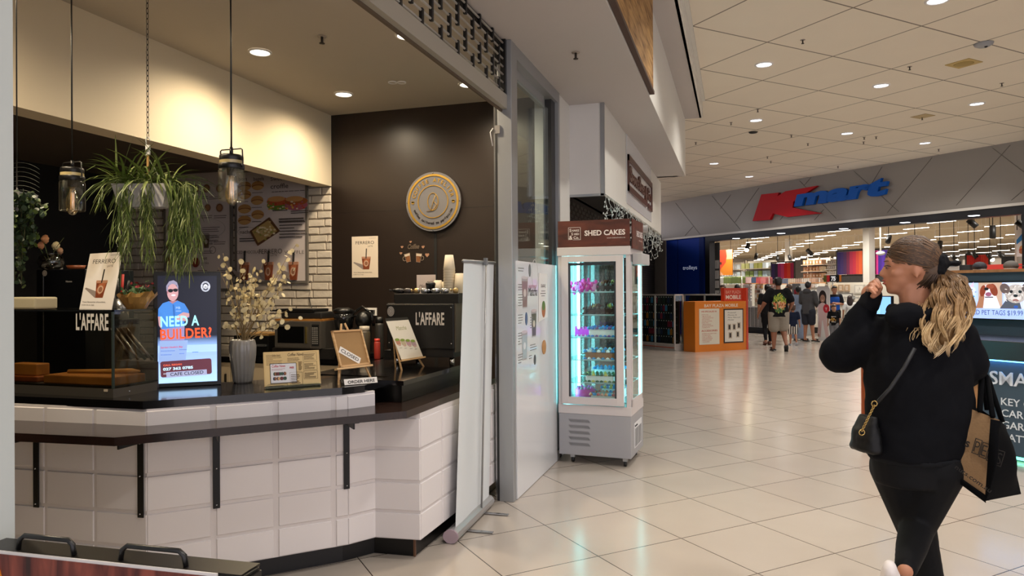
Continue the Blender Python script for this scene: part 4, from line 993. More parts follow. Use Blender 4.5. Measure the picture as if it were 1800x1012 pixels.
x, y = P_(423, 411); b.text('nachos', x, y, .04, tx, w=.18); b.ring(x+.09, y+.02, .13, .05, .003, M('#8f8580', .6)); x, y = P_(422, 421); b.lines(x, y-.03, .23, .05, 2, tx, .011, 9)
x, y = P_(466, 407); q = .19; b.poly([(x-q, y+.01), (x-.09, y-.15), (x+q, y), (x+.06, y+.15)], M('#5a3a22', .6)); b.poly([(x-q+.03, y+.01), (x-.08, y-.12), (x+q-.03, y), (x+.05, y+.12)], M('#a98f58', .6))
r = random.Random(1)
for k in range(50): b.oval(x+r.gauss(0,.055), y+r.gauss(0,.035), .016, .011, M(r.choice(['#cdbf94','#8a8a46','#b8a070','#d8cdb0']), .6), 6)
x, y = P_(413, 443); b.text('ICED CHOCOLATE', x+.03, y-.02, .032, tx, w=.33); x, y = P_(457, 443); b.text('FERRERO', x, y-.02, .05, tx, w=.29); x, y = P_(480, 447); b.text('LATTE', x-.02, y-.02, .02, tx); x, y = P_(506, 443); b.text('WAFFLE', x-.03, y-.02, .035, tx, w=.24)
for px in (431, 473, 517): x, y = P_(px, 492); drink(b, x, y, .22, .30)
b.build('menu_sheet', t)

# --- pendant lamps
JG = glass_mat('jar_glass', '#fffbee', .12, .08)
def pendant(px, ptop, pbot, wpx, dep, label):
    c_ = K.dep(px, (ptop+pbot)/2, dep); s_ = dep/1245; R_ = wpx/2*s_; H_ = (pbot-ptop)*s_
    z0 = c_.z-H_/2
    t = thing('pendant_lamp', (c_.x, c_.y, z0), label, 'pendant lamp', 'glass jar pendant lamps over the cafe counter')
    T = Matrix.Translation((c_.x, c_.y, z0)); J = MB(T)
    h = H_*.73; J.lathe([(R_*.93,0),(R_,.008),(R_,h*.93),(R_*.9,h),(R_*.88,h+.012)], JG, seg=32, cap=False); J.lathe([(0,.002),(R_*.93,0)], JG, seg=32, cap=False); J.build('glass_jar', t)
    b = MB(T); b.lathe([(R_*.94,h),(R_*.97,h+.004),(R_*.97,h+.022),(R_*.94,h+.026)], BLACK, seg=32, cap=False); b.lathe([(R_*.88,h+.04),(R_*.9,h+.044),(R_*.9,h+.062),(R_*.86,h+.07),(0,h+.074)], BLACK, seg=32); b.lathe([(R_*.9,h+.026),(R_*.9,h+.042)], M('#b9a878', .2, spec=.7), seg=32, cap=False)
    b.lathe([(.022,h-.03),(.022,h+.06)], BLACK, seg=16); b.build('lid_cap', t)
    b = MB(T); b.tube([(-R_*1.05,0,h+.012),(-R_*1.08,0,h+.02),(-R_*1.02,0,h+.095),(-R_*.9,0,h+.1),(R_*.9,0,h+.1),(R_*1.02,0,h+.095),(R_*1.08,0,h+.02),(R_*1.05,0,h+.012)], .0035, BLACK, 6)
    for s in (-1, 1): b.ball((s*R_*1.05, 0, h+.014), .008, BLACK, 8)
    b.build('wire_bail', t)
    b = MB(T); b.lathe([(.012,h-.03),(.014,h-.05),(.026,h-.085),(.032,h-.12),(.028,h-.15),(.015,h-.175),(0,h-.18)], glass_mat('bulb_glass', '#fff0d4', .2), seg=20)
    b.tube([(-.01,0,h-.06),(-.012,0,h-.15),(-.004,0,h-.06),(0,0,h-.15),(.005,0,h-.06),(.012,0,h-.15),(.012,0,h-.06)], .0015, M('#d8b080', .4, emis=.5), 4); b.build('bulb', t)
    b = MB(T); b.tube([(0,0,h+.07),(0,0,LOW-z0)], .0042, BLACK, 6); b.lathe([(.01,h+.07),(.008,h+.11)], BLACK, seg=12); b.build('cord', t)
    return t
pendant(407, 277, 353, 45, 3.55, 'glass jar pendant lamp hanging in front of the right menu board')
pendant(127, 299, 371, 41, 3.75, 'glass jar pendant lamp hanging in front of the black kitchen wall')

# --- hanging plants
leafm = M('#566a2c', .5, noise=.25, scale=30, name='spider_leaf'); leafm2 = M('#7f8c4a', .5, noise=.2, scale=30, name='pale_leaf')
def blade(b, p, d, L, w, droop, m_, n=5):
    p = Vector(p); d = Vector(d).normalized(); P = []; side = d.cross(Vector((0,0,1)))
    side = side.normalized() if side.length > 1e-3 else Vector((1,0,0)); pts = []
    for i in range(n+1):
        f = i/n; pts.append((p.copy(), w*(math.sin(PI*(f*.9+.08)))+.0004)); d = (d+Vector((0,0,-droop/n))).normalized(); p = p+d*L/n
    for q, ww in pts: P += [q-side*ww+Vector((0,0,ww*.5)), q, q+side*ww+Vector((0,0,ww*.5))]
    F_ = []
    for i in range(n): F_ += [(3*i, 3*i+1, 3*i+4, 3*i+3), (3*i+1, 3*i+2, 3*i+5, 3*i+4)]
    b.add(P, F_, m_, True)
dp = 3.55; pc = K.dep(255, 345, dp); sp_ = dp/1245
t = thing('hanging_planter', pc+V(0,0,-20*sp_), 'white trough planter of spider plant and trailing strands hung from a chain', 'hanging plant')
ux = K.R; zb, zt2 = pc.z-20*sp_, pc.z+20*sp_
b = MB(frame((pc.x, pc.y, zb), (K.R.x, K.R.y, 0)))
w0, w1, hh, dd = 38*sp_, 49*sp_, 40*sp_, .055
P = [(-w0,0,-dd*.8),(w0,0,-dd*.8),(w0,0,dd*.8),(-w0,0,dd*.8),(-w1,hh,-dd),(w1,hh,-dd),(w1,hh,dd),(-w1,hh,dd)]
b.add(P, [(0,1,2,3),(0,4,5,1),(1,5,6,2),(2,6,7,3),(3,7,4,0),(4,7,6,5)], M('#c9c6c4', .45, name='white_trough')); b.build('trough', t)
r = random.Random(11); b = MB(); b2 = MB()
for k in range(230):
    o = pc+K.R*r.uniform(-45, 45)*sp_+V(0, r.uniform(-.04,.04), 18*sp_)
    a_ = r.uniform(0, 2*PI); el = r.uniform(.1, 1.3); side = (o-pc).dot(K.R)
    d = K.R*(math.cos(a_)*.8+side*6)+V(0, 0, .3+el)+Vector((-K.R.y, K.R.x, 0))*math.sin(a_)*.8
    blade(b, o, d, r.uniform(.14, .31), r.uniform(.0035,.0065), r.uniform(.8, 2.6), leafm if r.random() < .7 else leafm2)
b.build('spiky_leaves', t)
def strand(b, px, y0, y1, off, dense=1):
    o = K.dep(px, y0, dp+off); e = K.dep(px+r.uniform(-10, 10), y1, dp+off); n = 7
    pts = [o.lerp(e, i/n)+V(r.gauss(0,.007), r.gauss(0,.007), 0) for i in range(n+1)]
    b.tube(pts, [.0022]*n+[.0008], leafm2 if r.random() < .4 else leafm, 4)
    for i in range(int(9*dense)):
        q = o.lerp(e, r.random()); blade(b, q, (r.uniform(-.6,.6), r.uniform(-.6,.6), -.5), r.uniform(.04,.10), .0022, r.uniform(.3,1.5), leafm if r.random() < .5 else leafm2, 3)
for x0, x1, y1, n in ((208,232,450,14),(215,228,478,6),(248,268,470,13),(252,264,440,8),(300,345,478,34),(305,330,476,20),(320,356,430,16),(170,185,400,2),(196,206,465,2)):
    for k in range(n): strand(b2, r.uniform(x0, x1), r.uniform(318, 345), y1+r.uniform(-50, 8), r.uniform(-.09,-.02))
b2.build('trailing_strands', t)
hk = K.dep(260, 262, dp); b = MB(); s = sp_
b.box((hk.x-.012, hk.y-.004, hk.z-.03), (hk.x+.012, hk.y+.004, hk.z+.02), WHITE); b.tube([(hk.x-.02*0-.01,hk.y,hk.z+.02),(hk.x-.012,hk.y,hk.z+.05),(hk.x-.004,hk.y,hk.z+.062),(hk.x+.008,hk.y,hk.z+.058),(hk.x+.014,hk.y,hk.z+.04)], .003, WHITE, 6); b.box((hk.x-.006, hk.y-.003, zt2-.0), (hk.x+.006, hk.y+.003, hk.z-.03), M('#a8824a', .6)); b.build('hanger_hook', t)
b = MB(); z = hk.z+.055; k = 0
while z < LOW:
    L = .028; 
    P = []
    for i in range(9):
        a_ = 2*PI*i/8; P.append((hk.x+(math.sin(a_)*.006 if k % 2 else 0), hk.y+(0 if k % 2 else math.sin(a_)*.006), z+L/2-math.cos(a_)*(L/2+.002)))
    b.tube(P, .0017, M('#2a2420', .4, .6), 5); z += L-.002; k += 1
b.build('chain', t)
# ivy planter by the pier
dp2 = 3.1; pc = K.dep(36, 356, dp2); s2 = dp2/1245
t = thing('hanging_planter', pc+V(0,0,-17*s2), 'white planter half hidden by the pier with dense round-leaved ivy spilling down', 'hanging plant')
b = MB(frame((K.dep(5, 372, dp2).x, K.dep(5, 372, dp2).y, pc.z-18*s2), (K.R.x, K.R.y, 0))); w = 45*s2
P = [(-w*.2,0,-.05),(w*.85,0,-.05),(w*.85,0,.05),(-w*.2,0,.05),(-w*.3,.085,-.06),(w*1.03,.085,-.06),(w*1.03,.085,.06),(-w*.3,.085,.06)]
b.add(P, [(0,1,2,3),(0,4,5,1),(1,5,6,2),(2,6,7,3),(3,7,4,0),(4,7,6,5)], M('#c9c6c4', .45)); b.build('trough', t)
ivy = M('#31452a', .5, noise=.3, scale=30, name='ivy_leaf'); b = MB(); r = random.Random(4)
def vine(b, pts, n, dp_, R=(.008,.014), sc_=5):
    W = [K.dep(x, y, dp_+r.uniform(-.08,.05)) for x, y in pts]; b.tube(W, .0015, M('#4c4a2c', .7), 4)
    for i in range(n):
        f = r.random()*(len(W)-1); j = int(f); q = W[j].lerp(W[j+1], f-j)+V(r.gauss(0,.008), r.gauss(0,.008), r.gauss(0,.008))
        petal(b, q, (r.gauss(0,.7), -1, r.gauss(.3,.6)), r.uniform(*R), ivy if r.random() < .8 else leafm, r.uniform(0,6), .85)
for k in range(16):
    x = r.uniform(22, 60); e = r.uniform(430, 508) if x < 50 else r.uniform(400, 440)
    vine(b, [(x-4, 340), (x+r.uniform(-3,3), 370), (x+r.uniform(-5,5), 410), (x+r.uniform(-6,5), e)], 46, dp2)
for k in range(5): vine(b, [(48, 343), (62, 348+4*k), (74, 360+3*k), (76, 380)], 10, dp2)
b.build('ivy', t)
b = MB()
for k in range(7): blade(b, K.dep(24, 335-8*k, dp2), K.R+V(0,0,.3), .12, .003, .9, M('#4b5450', .5))
b.build('grass_blades', t)
p = K.dep(30, 330, dp2); b = MB(); b.tube([p, (p.x, p.y, LOW)], .003, BLACK, 6); b.tube([K.dep(30, 352, dp2), p], .003, BLACK, 6); b.build('hanging_wire', t)

# --- black machines and vase at the kitchen end, standing behind the glass case
hy = cy1+.50
a, c, tp = at(64, 545, hy), at(150, 545, hy), at(64, 474, hy)
SUP = .905
b = MB(); b.box((-4.4, hy-.06, 0), (-3.15, hy+.5, SUP), M('#1a1715', .6)); b.build('kitchen_counter', label='black kitchen counter behind the glass cabinet', cat='counter')
t = thing('chest_fridge', ((a.x+c.x)/2, hy+.2, SUP), 'tall black appliance with a small maker word behind the glass cabinet', 'appliance')
b = MB(); gb = M('#0c0d10', .25, name='gloss_black'); b.box((a.x, hy, SUP+.001), (c.x, hy+.4, tp.z), gb, bev=.006); b.box((at(76, 500, hy).x-.003, hy-.002, SUP+.05), (at(76, 500, hy).x+.003, hy, tp.z-.01), STEEL); b.build('body', t)
hf = frame((0, hy-.001, 0), (1, 0, 0)); b = MB(hf); p = at(116, 496, hy); b.text('Hisense', p.x, p.z, .012, M('#a8a4a0', .5), d=.0005); b.build('maker_word', t)
b = MB(hf); p = at(79, 480, hy); b.oval(p.x, p.z, .02, .02, M('#9a938c', .5), 20, .002); b.ring(p.x, p.z, .014, .014, .002, M('#5b544d', .5), d=.0024); b.build('round_badge', t)
vz = tp.z
p = at(85, 470, hy+.1); s = (p-K.C).dot(K.F)/1245
t = thing('glass_vase', (p.x, hy+.12, vz), 'round smoked glass vase standing on the tall black appliance', 'vase')
gvm = glass_mat('vase_glass', '#9a928a', .12); b = MB()
b.lathe([(9*s,0),(18*s,5*s),(21*s,14*s),(18*s,24*s),(12*s,28*s),(13*s,30*s)], gvm, at=(p.x, hy+.12, vz), seg=28, cap=False); b.build('bowl', t)
t = thing('rose_bunch', (p.x, hy+.12, vz+.012), 'peach roses and a cream bloom in the round smoked glass vase', 'flowers')
def rose(px, py, R_, m_, seed):
    c_ = at(px, py, hy+.12); b = MB(); rr2 = random.Random(seed)
    for L in range(4):
        n = 3+L*2
        for k in range(n):
            a_ = 2*PI*k/n+L; q = V(math.cos(a_)*R_*.24*L, -R_*.2+R_*.1*L, math.sin(a_)*R_*.24*L)
            petal(b, c_+q, (math.cos(a_)*.5*L, -1.2, math.sin(a_)*.5*L+.3), R_*.45, m_, rr2.uniform(0,6), .9)
    b.ball(c_, R_*.55, m_, 10); b.build('bloom', t)
rose(77, 420, .034, M('#cf9468', .6), 1); rose(70, 431, .03, M('#c98d68', .6), 2); rose(96, 432, .034, M('#cfc39a', .6), 3); rose(104, 441, .026, M('#a98468', .6), 4)
b = MB()
for px, py in ((77,420),(70,431),(96,432),(104,441)): b.tube([(p.x, hy+.12, vz+.02), at(px, py+5, hy+.12)], .0025, M('#4a5a30', .6), 5)
b.tube([at(98,436,hy+.12), at(112, 418, hy+.1)], .002, M('#5a6238', .6), 5); b.build('stems', t)
p = at(129, 473, hy+.1); b = MB(); b.lathe([(.045,0),(.055,.028),(.05,.028),(.04,.006),(0,.006)], M('#8a4a2a', .4), at=(p.x, hy+.12, vz+.002), seg=24, sx=1.2); b.build('clay_bowl', label='small shallow terracotta bowl on the black appliance next to the glass vase', cat='bowl')
b = MB(); p = at(76, 470, hy+.28); q = at(104, 458, hy+.28); b.box((p.x, hy+.29, vz+.001), (q.x, hy+.31, q.z), M('#8d8881', .6)); b.build('grey_card', label='grey card standing behind the round vase', cat='card')
# till corner at the pier
p, q = K.Y(30, 541, cy0+.1), K.Y(67, 522, cy0+.1); b = MB(); b.box((cx0+.02, cy0+.08, zt+.001), (q.x, cy0+.22, q.z), M('#b8ae93', .4), bev=.01); b.build('card_reader_stand', label='pale cream box on the glass cabinet against the pier', cat='box')
# red-handled knives holder behind poster
p = at(213, 520, hy); b = MB(); b.lathe([(.045,0),(.05,.13)], STEEL, at=(p.x+.02, hy-.02, zt-.1+.02), seg=18)
for k, (dx, h, m_) in enumerate(((.0,.24,BLACK),(.02,.26,M('#b02a22',.5)),(.04,.21,BLACK),(-.02,.2,STEEL))): b.tube([(p.x+dx, hy-.02, zt), (p.x+dx*2.4, hy-.03, zt+h*.8)], .008, m_, 6)
b.box((p.x-.04, hy-.09, SUP), (p.x+.1, hy+.05, zt-.08), M('#15130f', .6)); b.build('utensil_pot', label='steel pot of knives with one red handle behind the drink poster', cat='utensil pot')

# --- ceiling fittings in the cafe
def cdown(px, py, z, r_, em, label, grp, cat='downlight', parent_z=None):
    p = K.Z(px, py, z); t = thing('downlight', (p.x, p.y, z-.012), label, cat, grp)
    b = MB(); b.lathe([(r_*1.15,0),(r_*1.12,-.008),(r_*.95,-.01),(r_*.95,-.003)], WHITE, at=(p.x, p.y, z-.001), seg=28, cap=False); b.build('trim_ring', t)
    b = MB(); b.lathe([(0,-.004),(r_*.97,-.004)], M('#fff2dc' if em else '#b9b0a4', .4, emis=em), at=(p.x, p.y, z-.001), seg=28, cap=False); b.build('diffuser', t); return t
g = 'lit downlights in the cafe ceiling'
cdown(457, 91, LOW, .076, 9, 'lit cafe downlight between the chain and the roller grille, nearest the pier', g); cdown(604, 165, LOW, .076, 9, 'lit cafe downlight in front of the top left corner of the dark wall', g)
cdown(716, 62, LOW, .076, 9, 'lit cafe downlight half hidden by the middle of the grille bottom bar', g); cdown(823, 148, LOW, .076, 9, 'lit cafe downlight half hidden by the far end of the grille bottom bar', g)
for i, px in enumerate((690, 706)): cdown(px, 144, LOW, .035, 0, 'unlit small round ceiling spot, %s of the pair before the dark wall' % ('left' if i == 0 else 'right'), 'unlit ceiling spots')
def sprinkler(px, py, z, label, grp, s=1):
    p = K.Z(px, py, z); b = MB(); b.lathe([(.03*s,-.004),(.03*s,-.001)], M('#a09488', .6), at=(p.x,p.y,z), seg=16); b.tube([(p.x,p.y,z-.003),(p.x,p.y,z-.045*s)], .008*s, M('#3b332c', .5, .5), 8); b.lathe([(0,-.05*s),(.018*s,-.048*s),(.018*s,-.044*s),(0,-.042*s)], M('#3b332c', .5, .5), at=(p.x,p.y,z), seg=12)
    return b.build('sprinkler', label=label, cat='sprinkler', group=grp)
sprinkler(566, 64, LOW, 'fire sprinkler in the cafe ceiling between two lit downlights', 'ceiling sprinklers', 1.1); sprinkler(1012, 92, LOW, 'fire sprinkler in the low soffit beside the old wooden panel', 'ceiling sprinklers', 1.1)

# ================================================================ ROLLER GRILLE
GY0, GY1 = PY+.02, POSTY; gb0 = K.X(862, 173, FX).z; gb1 = K.X(869, 153, FX).z
t = thing('roller_grille', (FX, (GY0+GY1)/2, gb0), 'raised roller grille with steel rods and black links above the cafe opening', 'roller grille')
b = MB(); b.box((FX-.022, GY0, gb0), (FX+.022, GY1, gb1), M('#b2aea2', .45, .35, name='bar_metal')); b.box((FX-.03, GY0, gb0-.016), (FX-.015, GY1, gb0+.012), M('#5a4c3c', .6)); b.build('bottom_bar', t)
b = MB(); n = 7; stp = (LOW-gb1)/n
for k in range(n): z = gb1+stp*(k+.5); b.tube([(FX, GY0, z), (FX, GY1, z)], .007, M('#c4c2bc', .35, .3), 8)
b.build('rods', t)
b = MB(); y = GY1-.13; col = 0
while y > GY0:
    for k in range(-1, n, 4):
        kk = k+(2 if col % 2 else 0)
        z0_, z1_ = gb1+stp*(kk+.5)-.012, gb1+stp*(kk+2.5)+.012
        z0_ = max(z0_, gb1); z1_ = min(z1_, LOW-.002)
        if z1_-z0_ > .02: b.box((FX-.011, y-.012, z0_), (FX+.011, y+.012, z1_), BLACK, bev=.004)
    y -= .13; col += 1
b.box((FX-.02, GY1-.03, gb1), (FX+.02, GY1, LOW-.002), BLACK); b.box((FX-.05, GY0, LOW-.04), (FX-.012, GY1, LOW-.002), BLACKM); b.build('links', t)
b = MB(); pz = K.Y(875, 228, POSTY).z; px_ = K.Y(875, 228, POSTY).x; b.box((px_-.02, POSTY-.014, pz-.03), (px_+.02, POSTY-.001, pz+.03), M('#8b8680', .5)); b.tube([(px_-.03, POSTY-.02, pz+.01), (px_-.05, POSTY-.025, pz-.02), (px_-.035, POSTY-.02, pz-.12)], .004, WHITE, 6); b.build('pull_cord_clip', label='small grey clip with a white cord loop on the metal post', cat='clip')

# ================================================================ ROLL-UP BANNER
a, c = K.Z(793, 955, 0), K.Z(858, 890, 0)
d = (c-a); ln = d.length; nn = Vector((d.y, -d.x, 0)).normalized()
t = thing('rollup_banner', a.lerp(c, .5), 'blank white roll-up banner seen edge-on from behind, leaning by the counter corner', 'banner stand')
F = frame(a, d)
b = MB(F); hx = ln; r_ = .042; b.T = F @ Matrix.Rotation(PI/2, 4, 'Y') @ Matrix.Translation((0, .045, 0))
P = [(math.cos(2*PI*k/12)*r_*1.15, math.sin(2*PI*k/12)*r_) for k in range(12)]
b.prism(P, 0, ln, M('#b5b3b1', .35, .6, name='banner_base'), smooth=False); b.prism([(x*1.04, y*1.04) for x, y in P], -.012, 0, M('#a8949c', .5)); b.build('base', t)
for fx in (.3, .78):
    b = MB(F); b.box((ln*fx-.015, .006, .03), (ln*fx+.015, .012, .2), STEEL, bev=.003); b.build('foot', t)
n2 = F.col[2].to_3d()
TL = onboard(F, 812, 459); TR = onboard(F, 865, 462)
lean = Matrix.Identity(4)
B0 = V(ln*.06, .08, .012); B1 = V(ln*.97, .08, .012)
tl_, tr_ = V(TL.x, TL.y, .012), V(TR.x, TR.y, .012)
b = MB(F); nseg = 14; P = []; FF = []
for i in range(nseg+1):
    for j in range(9):
        u, v_ = i/nseg, j/8; q = B0.lerp(B1, u).lerp(tl_.lerp(tr_, u), v_); q.z += .006*math.sin(u*9)*(1-abs(v_-.5)); P.append(q)
for i in range(nseg):
    for j in range(8): FF.append((i*9+j, (i+1)*9+j, (i+1)*9+j+1, i*9+j+1))
b.add(P, FF, M('#d9dee0', .4, name='banner_sheet'), True); b.build('sheet', t)
b = MB(F); m0, m1 = B0.lerp(B1, .66), tl_.lerp(tr_, .62); b.tube([m0+V(0,-.02,.022), m1+V(0,.0,.022)], .007, M('#9b9b9a', .4, .6), 8); b.box((m1.x-.02, m1.y-.02, .02), (m1.x+.02, m1.y+.03, .04), M('#6f7376', .5)); b.build('pole', t)
b = MB(F); b.tube([tl_+V(-.01,0,0), tr_+V(.01,0,0)], .012, M('#8f9294', .4, .5), 8); b.build('top_rail', t)

# ================================================================ WHITE PANEL WITH MENUS beside the post
pa, pb = K.Z(911, 880, 0), K.Z(978, 810, 0)
PX_ = (pa.x+pb.x)/2+.0; PY0, PY1 = POSTY+.0+.05, WY+.12
F = frame((PX_, pa.y+.02, .005), (0, 1, 0)); Lp = pb.y-pa.y-.02
top0 = onboard(F, 909, 458).y; top1 = onboard(F, 975, 466).y
t = thing('leaning_panel', F @ V(Lp/2, 0, 0), 'glossy white panel printed with iced drinks standing against the side window', 'panel')
gw = M('#dfe0e2', .18, coat=.5, name='gloss_white'); b = MB(F); b.prism([(0,0),(Lp,0),(Lp,top1),(0,top0)], -.03, 0, gw); b.build('sheet', t)
b = MB(F)
def on(px, py): p = onboard(F, px, py); return p.x, p.y
def cup(b, px0, px1, py0, py1, c1, c2):
    x0, y0 = on(px0, py1); x1, y1 = on(px1, py0); cx_ = (x0+x1)/2; w = (x1-x0)
    b.poly([(cx_-w*.36,y0),(cx_+w*.36,y0),(cx_+w*.5,y1),(cx_-w*.5,y1)], M('#a69d9c', .3)); b.poly([(cx_-w*.34,y0+.01),(cx_+w*.34,y0+.01),(cx_+w*.45,y0+(y1-y0)*.88),(cx_-w*.45,y0+(y1-y0)*.88)], M(c1, .3)); b.oval(cx_, y0+(y1-y0)*.5, w*.2, (y1-y0)*.13, M(c2, .4)); b.oval(cx_, y1, w*.5, .012, M('#c9bcbc', .3))
cup(b, 917, 928, 488, 542, '#8a6a66', '#d0c2bc'); cup(b, 934, 943, 545, 593, '#57513a', '#d5cdb8'); cup(b, 917, 927, 582, 634, '#a9b4ba', '#dfe2e4')
x, y = on(928, 520); b.text('Matcha', x, y, .07, INK, w=on(944, 520)[0]-x, shear=.3); x, y = on(929, 506); b.text('summer', x, y, .035, M('#c98aa0', .5), w=.22)
for px, py, n, w in ((911,500,3,.1),(911,520,5,.12),(911,555,4,.12),(932,560,5,.08),(911,588,5,.1),(932,607,3,.2),(930,625,2,.08),(911,625,4,.12),(911,470,2,.14)):
    x, y = on(px, py); b.lines(x, y-.016*n, w, .02*n, n, M('#8a8785', .5), .006, px+py)
x, y = on(940, 632); b.oval(x, y, .03, .04, M('#4a4a4a', .4)); x, y = on(931, 475); b.oval(x, y, .03, .05, M('#6a6a6a', .4)); x, y = on(925, 560); b.oval(x, y, .03, .05, M('#4a5a80', .4))
x, y = on(940, 482); b.ring(x, y, .09, .12, .004, M('#b5b0ae', .4))
b.build('printed_menu', t)
b = MB(F @ Matrix.Translation((0, 0, .002))); x0, y0 = on(946, 566); x1, y1 = on(961, 481); b.z = .001
b.poly([(x0,y0),(x1,y0+.03),(x1,y1),(x0+.02,y1)], M('#e9e5e0', .5), .003); b.z = .003; w = x1-x0
b.text('CROFFLE', x0+w*.25, y1-.12, .03, tx, w=w*.55); b.oval(x0+w*.55, y1-.30, w*.22, .07, M('#b06a3c', .5)); b.oval(x0+w*.55, y1-.27, w*.18, .04, M('#5f7a34', .5)); b.oval(x0+w*.6, y1-.62, w*.22, .06, M('#c08a50', .5)); b.lines(x0+w*.2, y1-.18, w*.6, .03, 1, tx, .006, 2); b.lines(x0+w*.3, y0+.2, w*.5, .12, 3, tx, .005, 3)
b.build('paper_menu', t, label='narrow curled paper menu taped to the panel')
# ================================================================ OLD WOODEN PANEL, SHOP SIGN, ICICLE LIGHTS
oldw = wood_mat('weathered_boards', '#8a6436', '#c39a60', (6, 3, 26), .7, dark='#3f2814')
wx = SOFX+.002; y1 = K.X(1141, 80, SOFX).y; zb = K.X(1136, 150, SOFX).z-.02
t = thing('timber_cladding', (wx, y1-2.5, zb), 'weathered brown timber panel fixed to the white bulkhead above the side window', 'wooden panel')
b = MB(); 
for k in range(4):
    z0_ = zb+.03+k*.3; b.box((wx, y1-5.5, z0_), (wx+.035, y1, z0_+.297), oldw)
b.build('boards', t)
b = MB(); b.box((wx-.0, y1-5.5, zb), (wx+.045, y1+.01, zb+.03), M('#40271a', .6)); b.build('lower_edge', t)
sx_ = FASX+.001
sf = frame((sx_, 0, 0), (0, 1, 0))
def sg(px, py): p = K.X(px, py, sx_); return p.y, p.z
t = thing('shop_sign', (sx_, sg(1123, 300)[0], sg(1102, 357)[1]), 'glossy white shop sign with brown framed lettering on the fascia past the glazed corner', 'shop sign')
b = MB(sf); x0, y0 = sg(1101.5, 357); x1, y1_ = sg(1144.5, 391); yt = sg(1101.5, 262)[1]; yb = y0
b.prism([(x0, yb), (x1, yb), (x1, yt+.25), (x0, yt+.25)], 0, .006, M('#dcdedf', .25, coat=.3)); b.build('backing', t)
b = MB(sf @ Matrix.Translation((0, 0, .007))); sb = M('#4d2c22', .35); zc0, zc1 = sg(1102, 335)[1], sg(1102, 271)[1]
w = x1-x0; a0, a1 = x0+.04, x1-.02
bar_ = .075
b.box((a0, zc1-bar_, 0), (a1, zc1, .02), sb); b.box((a0, zc0, 0), (a0+(a1-a0)*.72, zc0+bar_, .02), sb); b.box((a1-(a1-a0)*.2, zc0, 0), (a1, zc0+bar_, .02), sb)
b.box((a0, zc0, 0), (a0+.03, zc1, .02), sb); b.box((a1-.03, zc0, 0), (a1, zc1, .02), sb)
hh = (zc1-zc0)
b.build('brown_frame', t)
b = MB(sf @ Matrix.Translation((0, 0, .007)))
xx = a0+.08; W_ = a1-a0-.14; tz = zc0+hh*.30
for s_, wf_, hf_ in (('S',.09,.44),('HAKE',.27,.27),('S',.09,.44),('HED',.2,.27),('&',.12,.58),('C',.1,.40),('O.',.1,.25)):
    b.text(s_, xx, tz-(.0 if hf_ < .5 else hh*.2), hh*hf_, sb, w=W_*wf_*.95, bold=.05, d=.02); xx += W_*wf_
b.build('lettering', t, label='brown slab lettering')
# icicle lights under the fascia
wire = M('#cfd3cc', .35, .2, name='clear_wire'); r = random.Random(8)
t = thing('icicle_lights', (FASX, (FASY0+FASY1)/2, FASB-.3), 'unlit clear icicle fairy lights hanging along the lower edge of the shop fascia', 'fairy lights')
b = MB(); bb = MB(); y = FASY0+.08; b.tube([(FASX+.004, FASY0+.05, FASB+.01), (FASX+.004, FASY1-.02, FASB+.01)], .004, wire, 5)
while y < FASY1:
    L = r.choice([.16, .28, .4, .22]); x = FASX+.004; pts = [(x, y, FASB+.01)]
    for k in range(6): pts.append((x+r.gauss(0,.012), y+r.gauss(0,.03), FASB-L*(k+1)/6))
    b.tube(pts, .0025, wire, 4)
    for k in range(9):
        q = V(*pts[r.randrange(1, 7)]); e = q+V(r.gauss(0,.03), r.gauss(0,.045), r.gauss(-.01,.03)); b.tube([q, e], .002, wire, 4); bb.ball(e, (.007,.007,.011), M('#dfe4de', .15, spec=.8), 5)
    y += r.uniform(.15, .26)
b.build('wire', t); bb.build('bulbs', t)
b = MB(); yy = K.Z(1128, 430, 2.3)
b.tube([(FX+.02, 9.6, FASB-.12), (FASX+.1, 9.6, FASB-.12)], .05, M('#a9a7a2', .5), 12); b.build('wall_tube', label='short grey tube lamp jutting out beneath the shop fascia', cat='lamp')

# ================================================================ CAKE FRIDGE
fl, fr_, rr_ = K.Z(983, 797, .078), K.Z(1109.5, 807, .078), K.Z(1125, 779, .078)
d = (fr_-fl); d.z = 0; fw = d.length; F = frame((fl.x, fl.y, 0), d)      # x across the front, y up, z toward viewer
fd = .58
ztop = K.pl(1106, 432, fr_, F.col[2].to_3d()).z; zmid0 = K.pl(1106, 732, fr_, F.col[2].to_3d()).z; zmid1 = K.pl(1106, 716, fr_, F.col[2].to_3d()).z
zsg = K.pl(1106, 384, fr_, F.col[2].to_3d()).z
t = thing('cake_fridge', F @ V(fw/2, 0, -fd/2), 'tall white glass cake fridge glowing turquoise, with a brown sign on top', 'display fridge')
fwm = M('#d3cccb', .4, .25, name='fridge_white'); fgm = M('#a6a6aa', .45, .3, name='fridge_grey'); fdk = M('#17191b', .5)
b = MB(F); b.box((0, .078, -fd), (fw, zmid0, 0), fgm, bev=.004)
for row in range(5):
    for k in range(12):
        x = fw*.14+k*.0155; y = .165+row*.052; b.bar((x, y+.024, .0005), (x+.024, y-.004, .0005), .003, .0035, fdk, up=(0,0,1))
b.box((fw, .14, -fd*.85), (fw+.003, .36, -fd*.25), M('#d9d9da', .4))
for k in range(9): b.box((fw+.003, .15, -fd*(.30+k*.06)-.008), (fw+.005, .31, -fd*(.30+k*.06)), fdk)
for k in range(3): b.ball((fw+.004, .335, -fd*(.3+.07*k)), .008, fdk, 8)
b.build('motor_housing', t)
b = MB(F); b.box((-.004, zmid0, -fd-.004), (fw+.004, zmid1, .004), fwm, bev=.003); b.box((-.006, ztop-.075, -fd-.006), (fw+.006, ztop, .012), fwm, bev=.003); b.build('white_bands', t)
z0_, z1_ = zmid1, ztop-.075
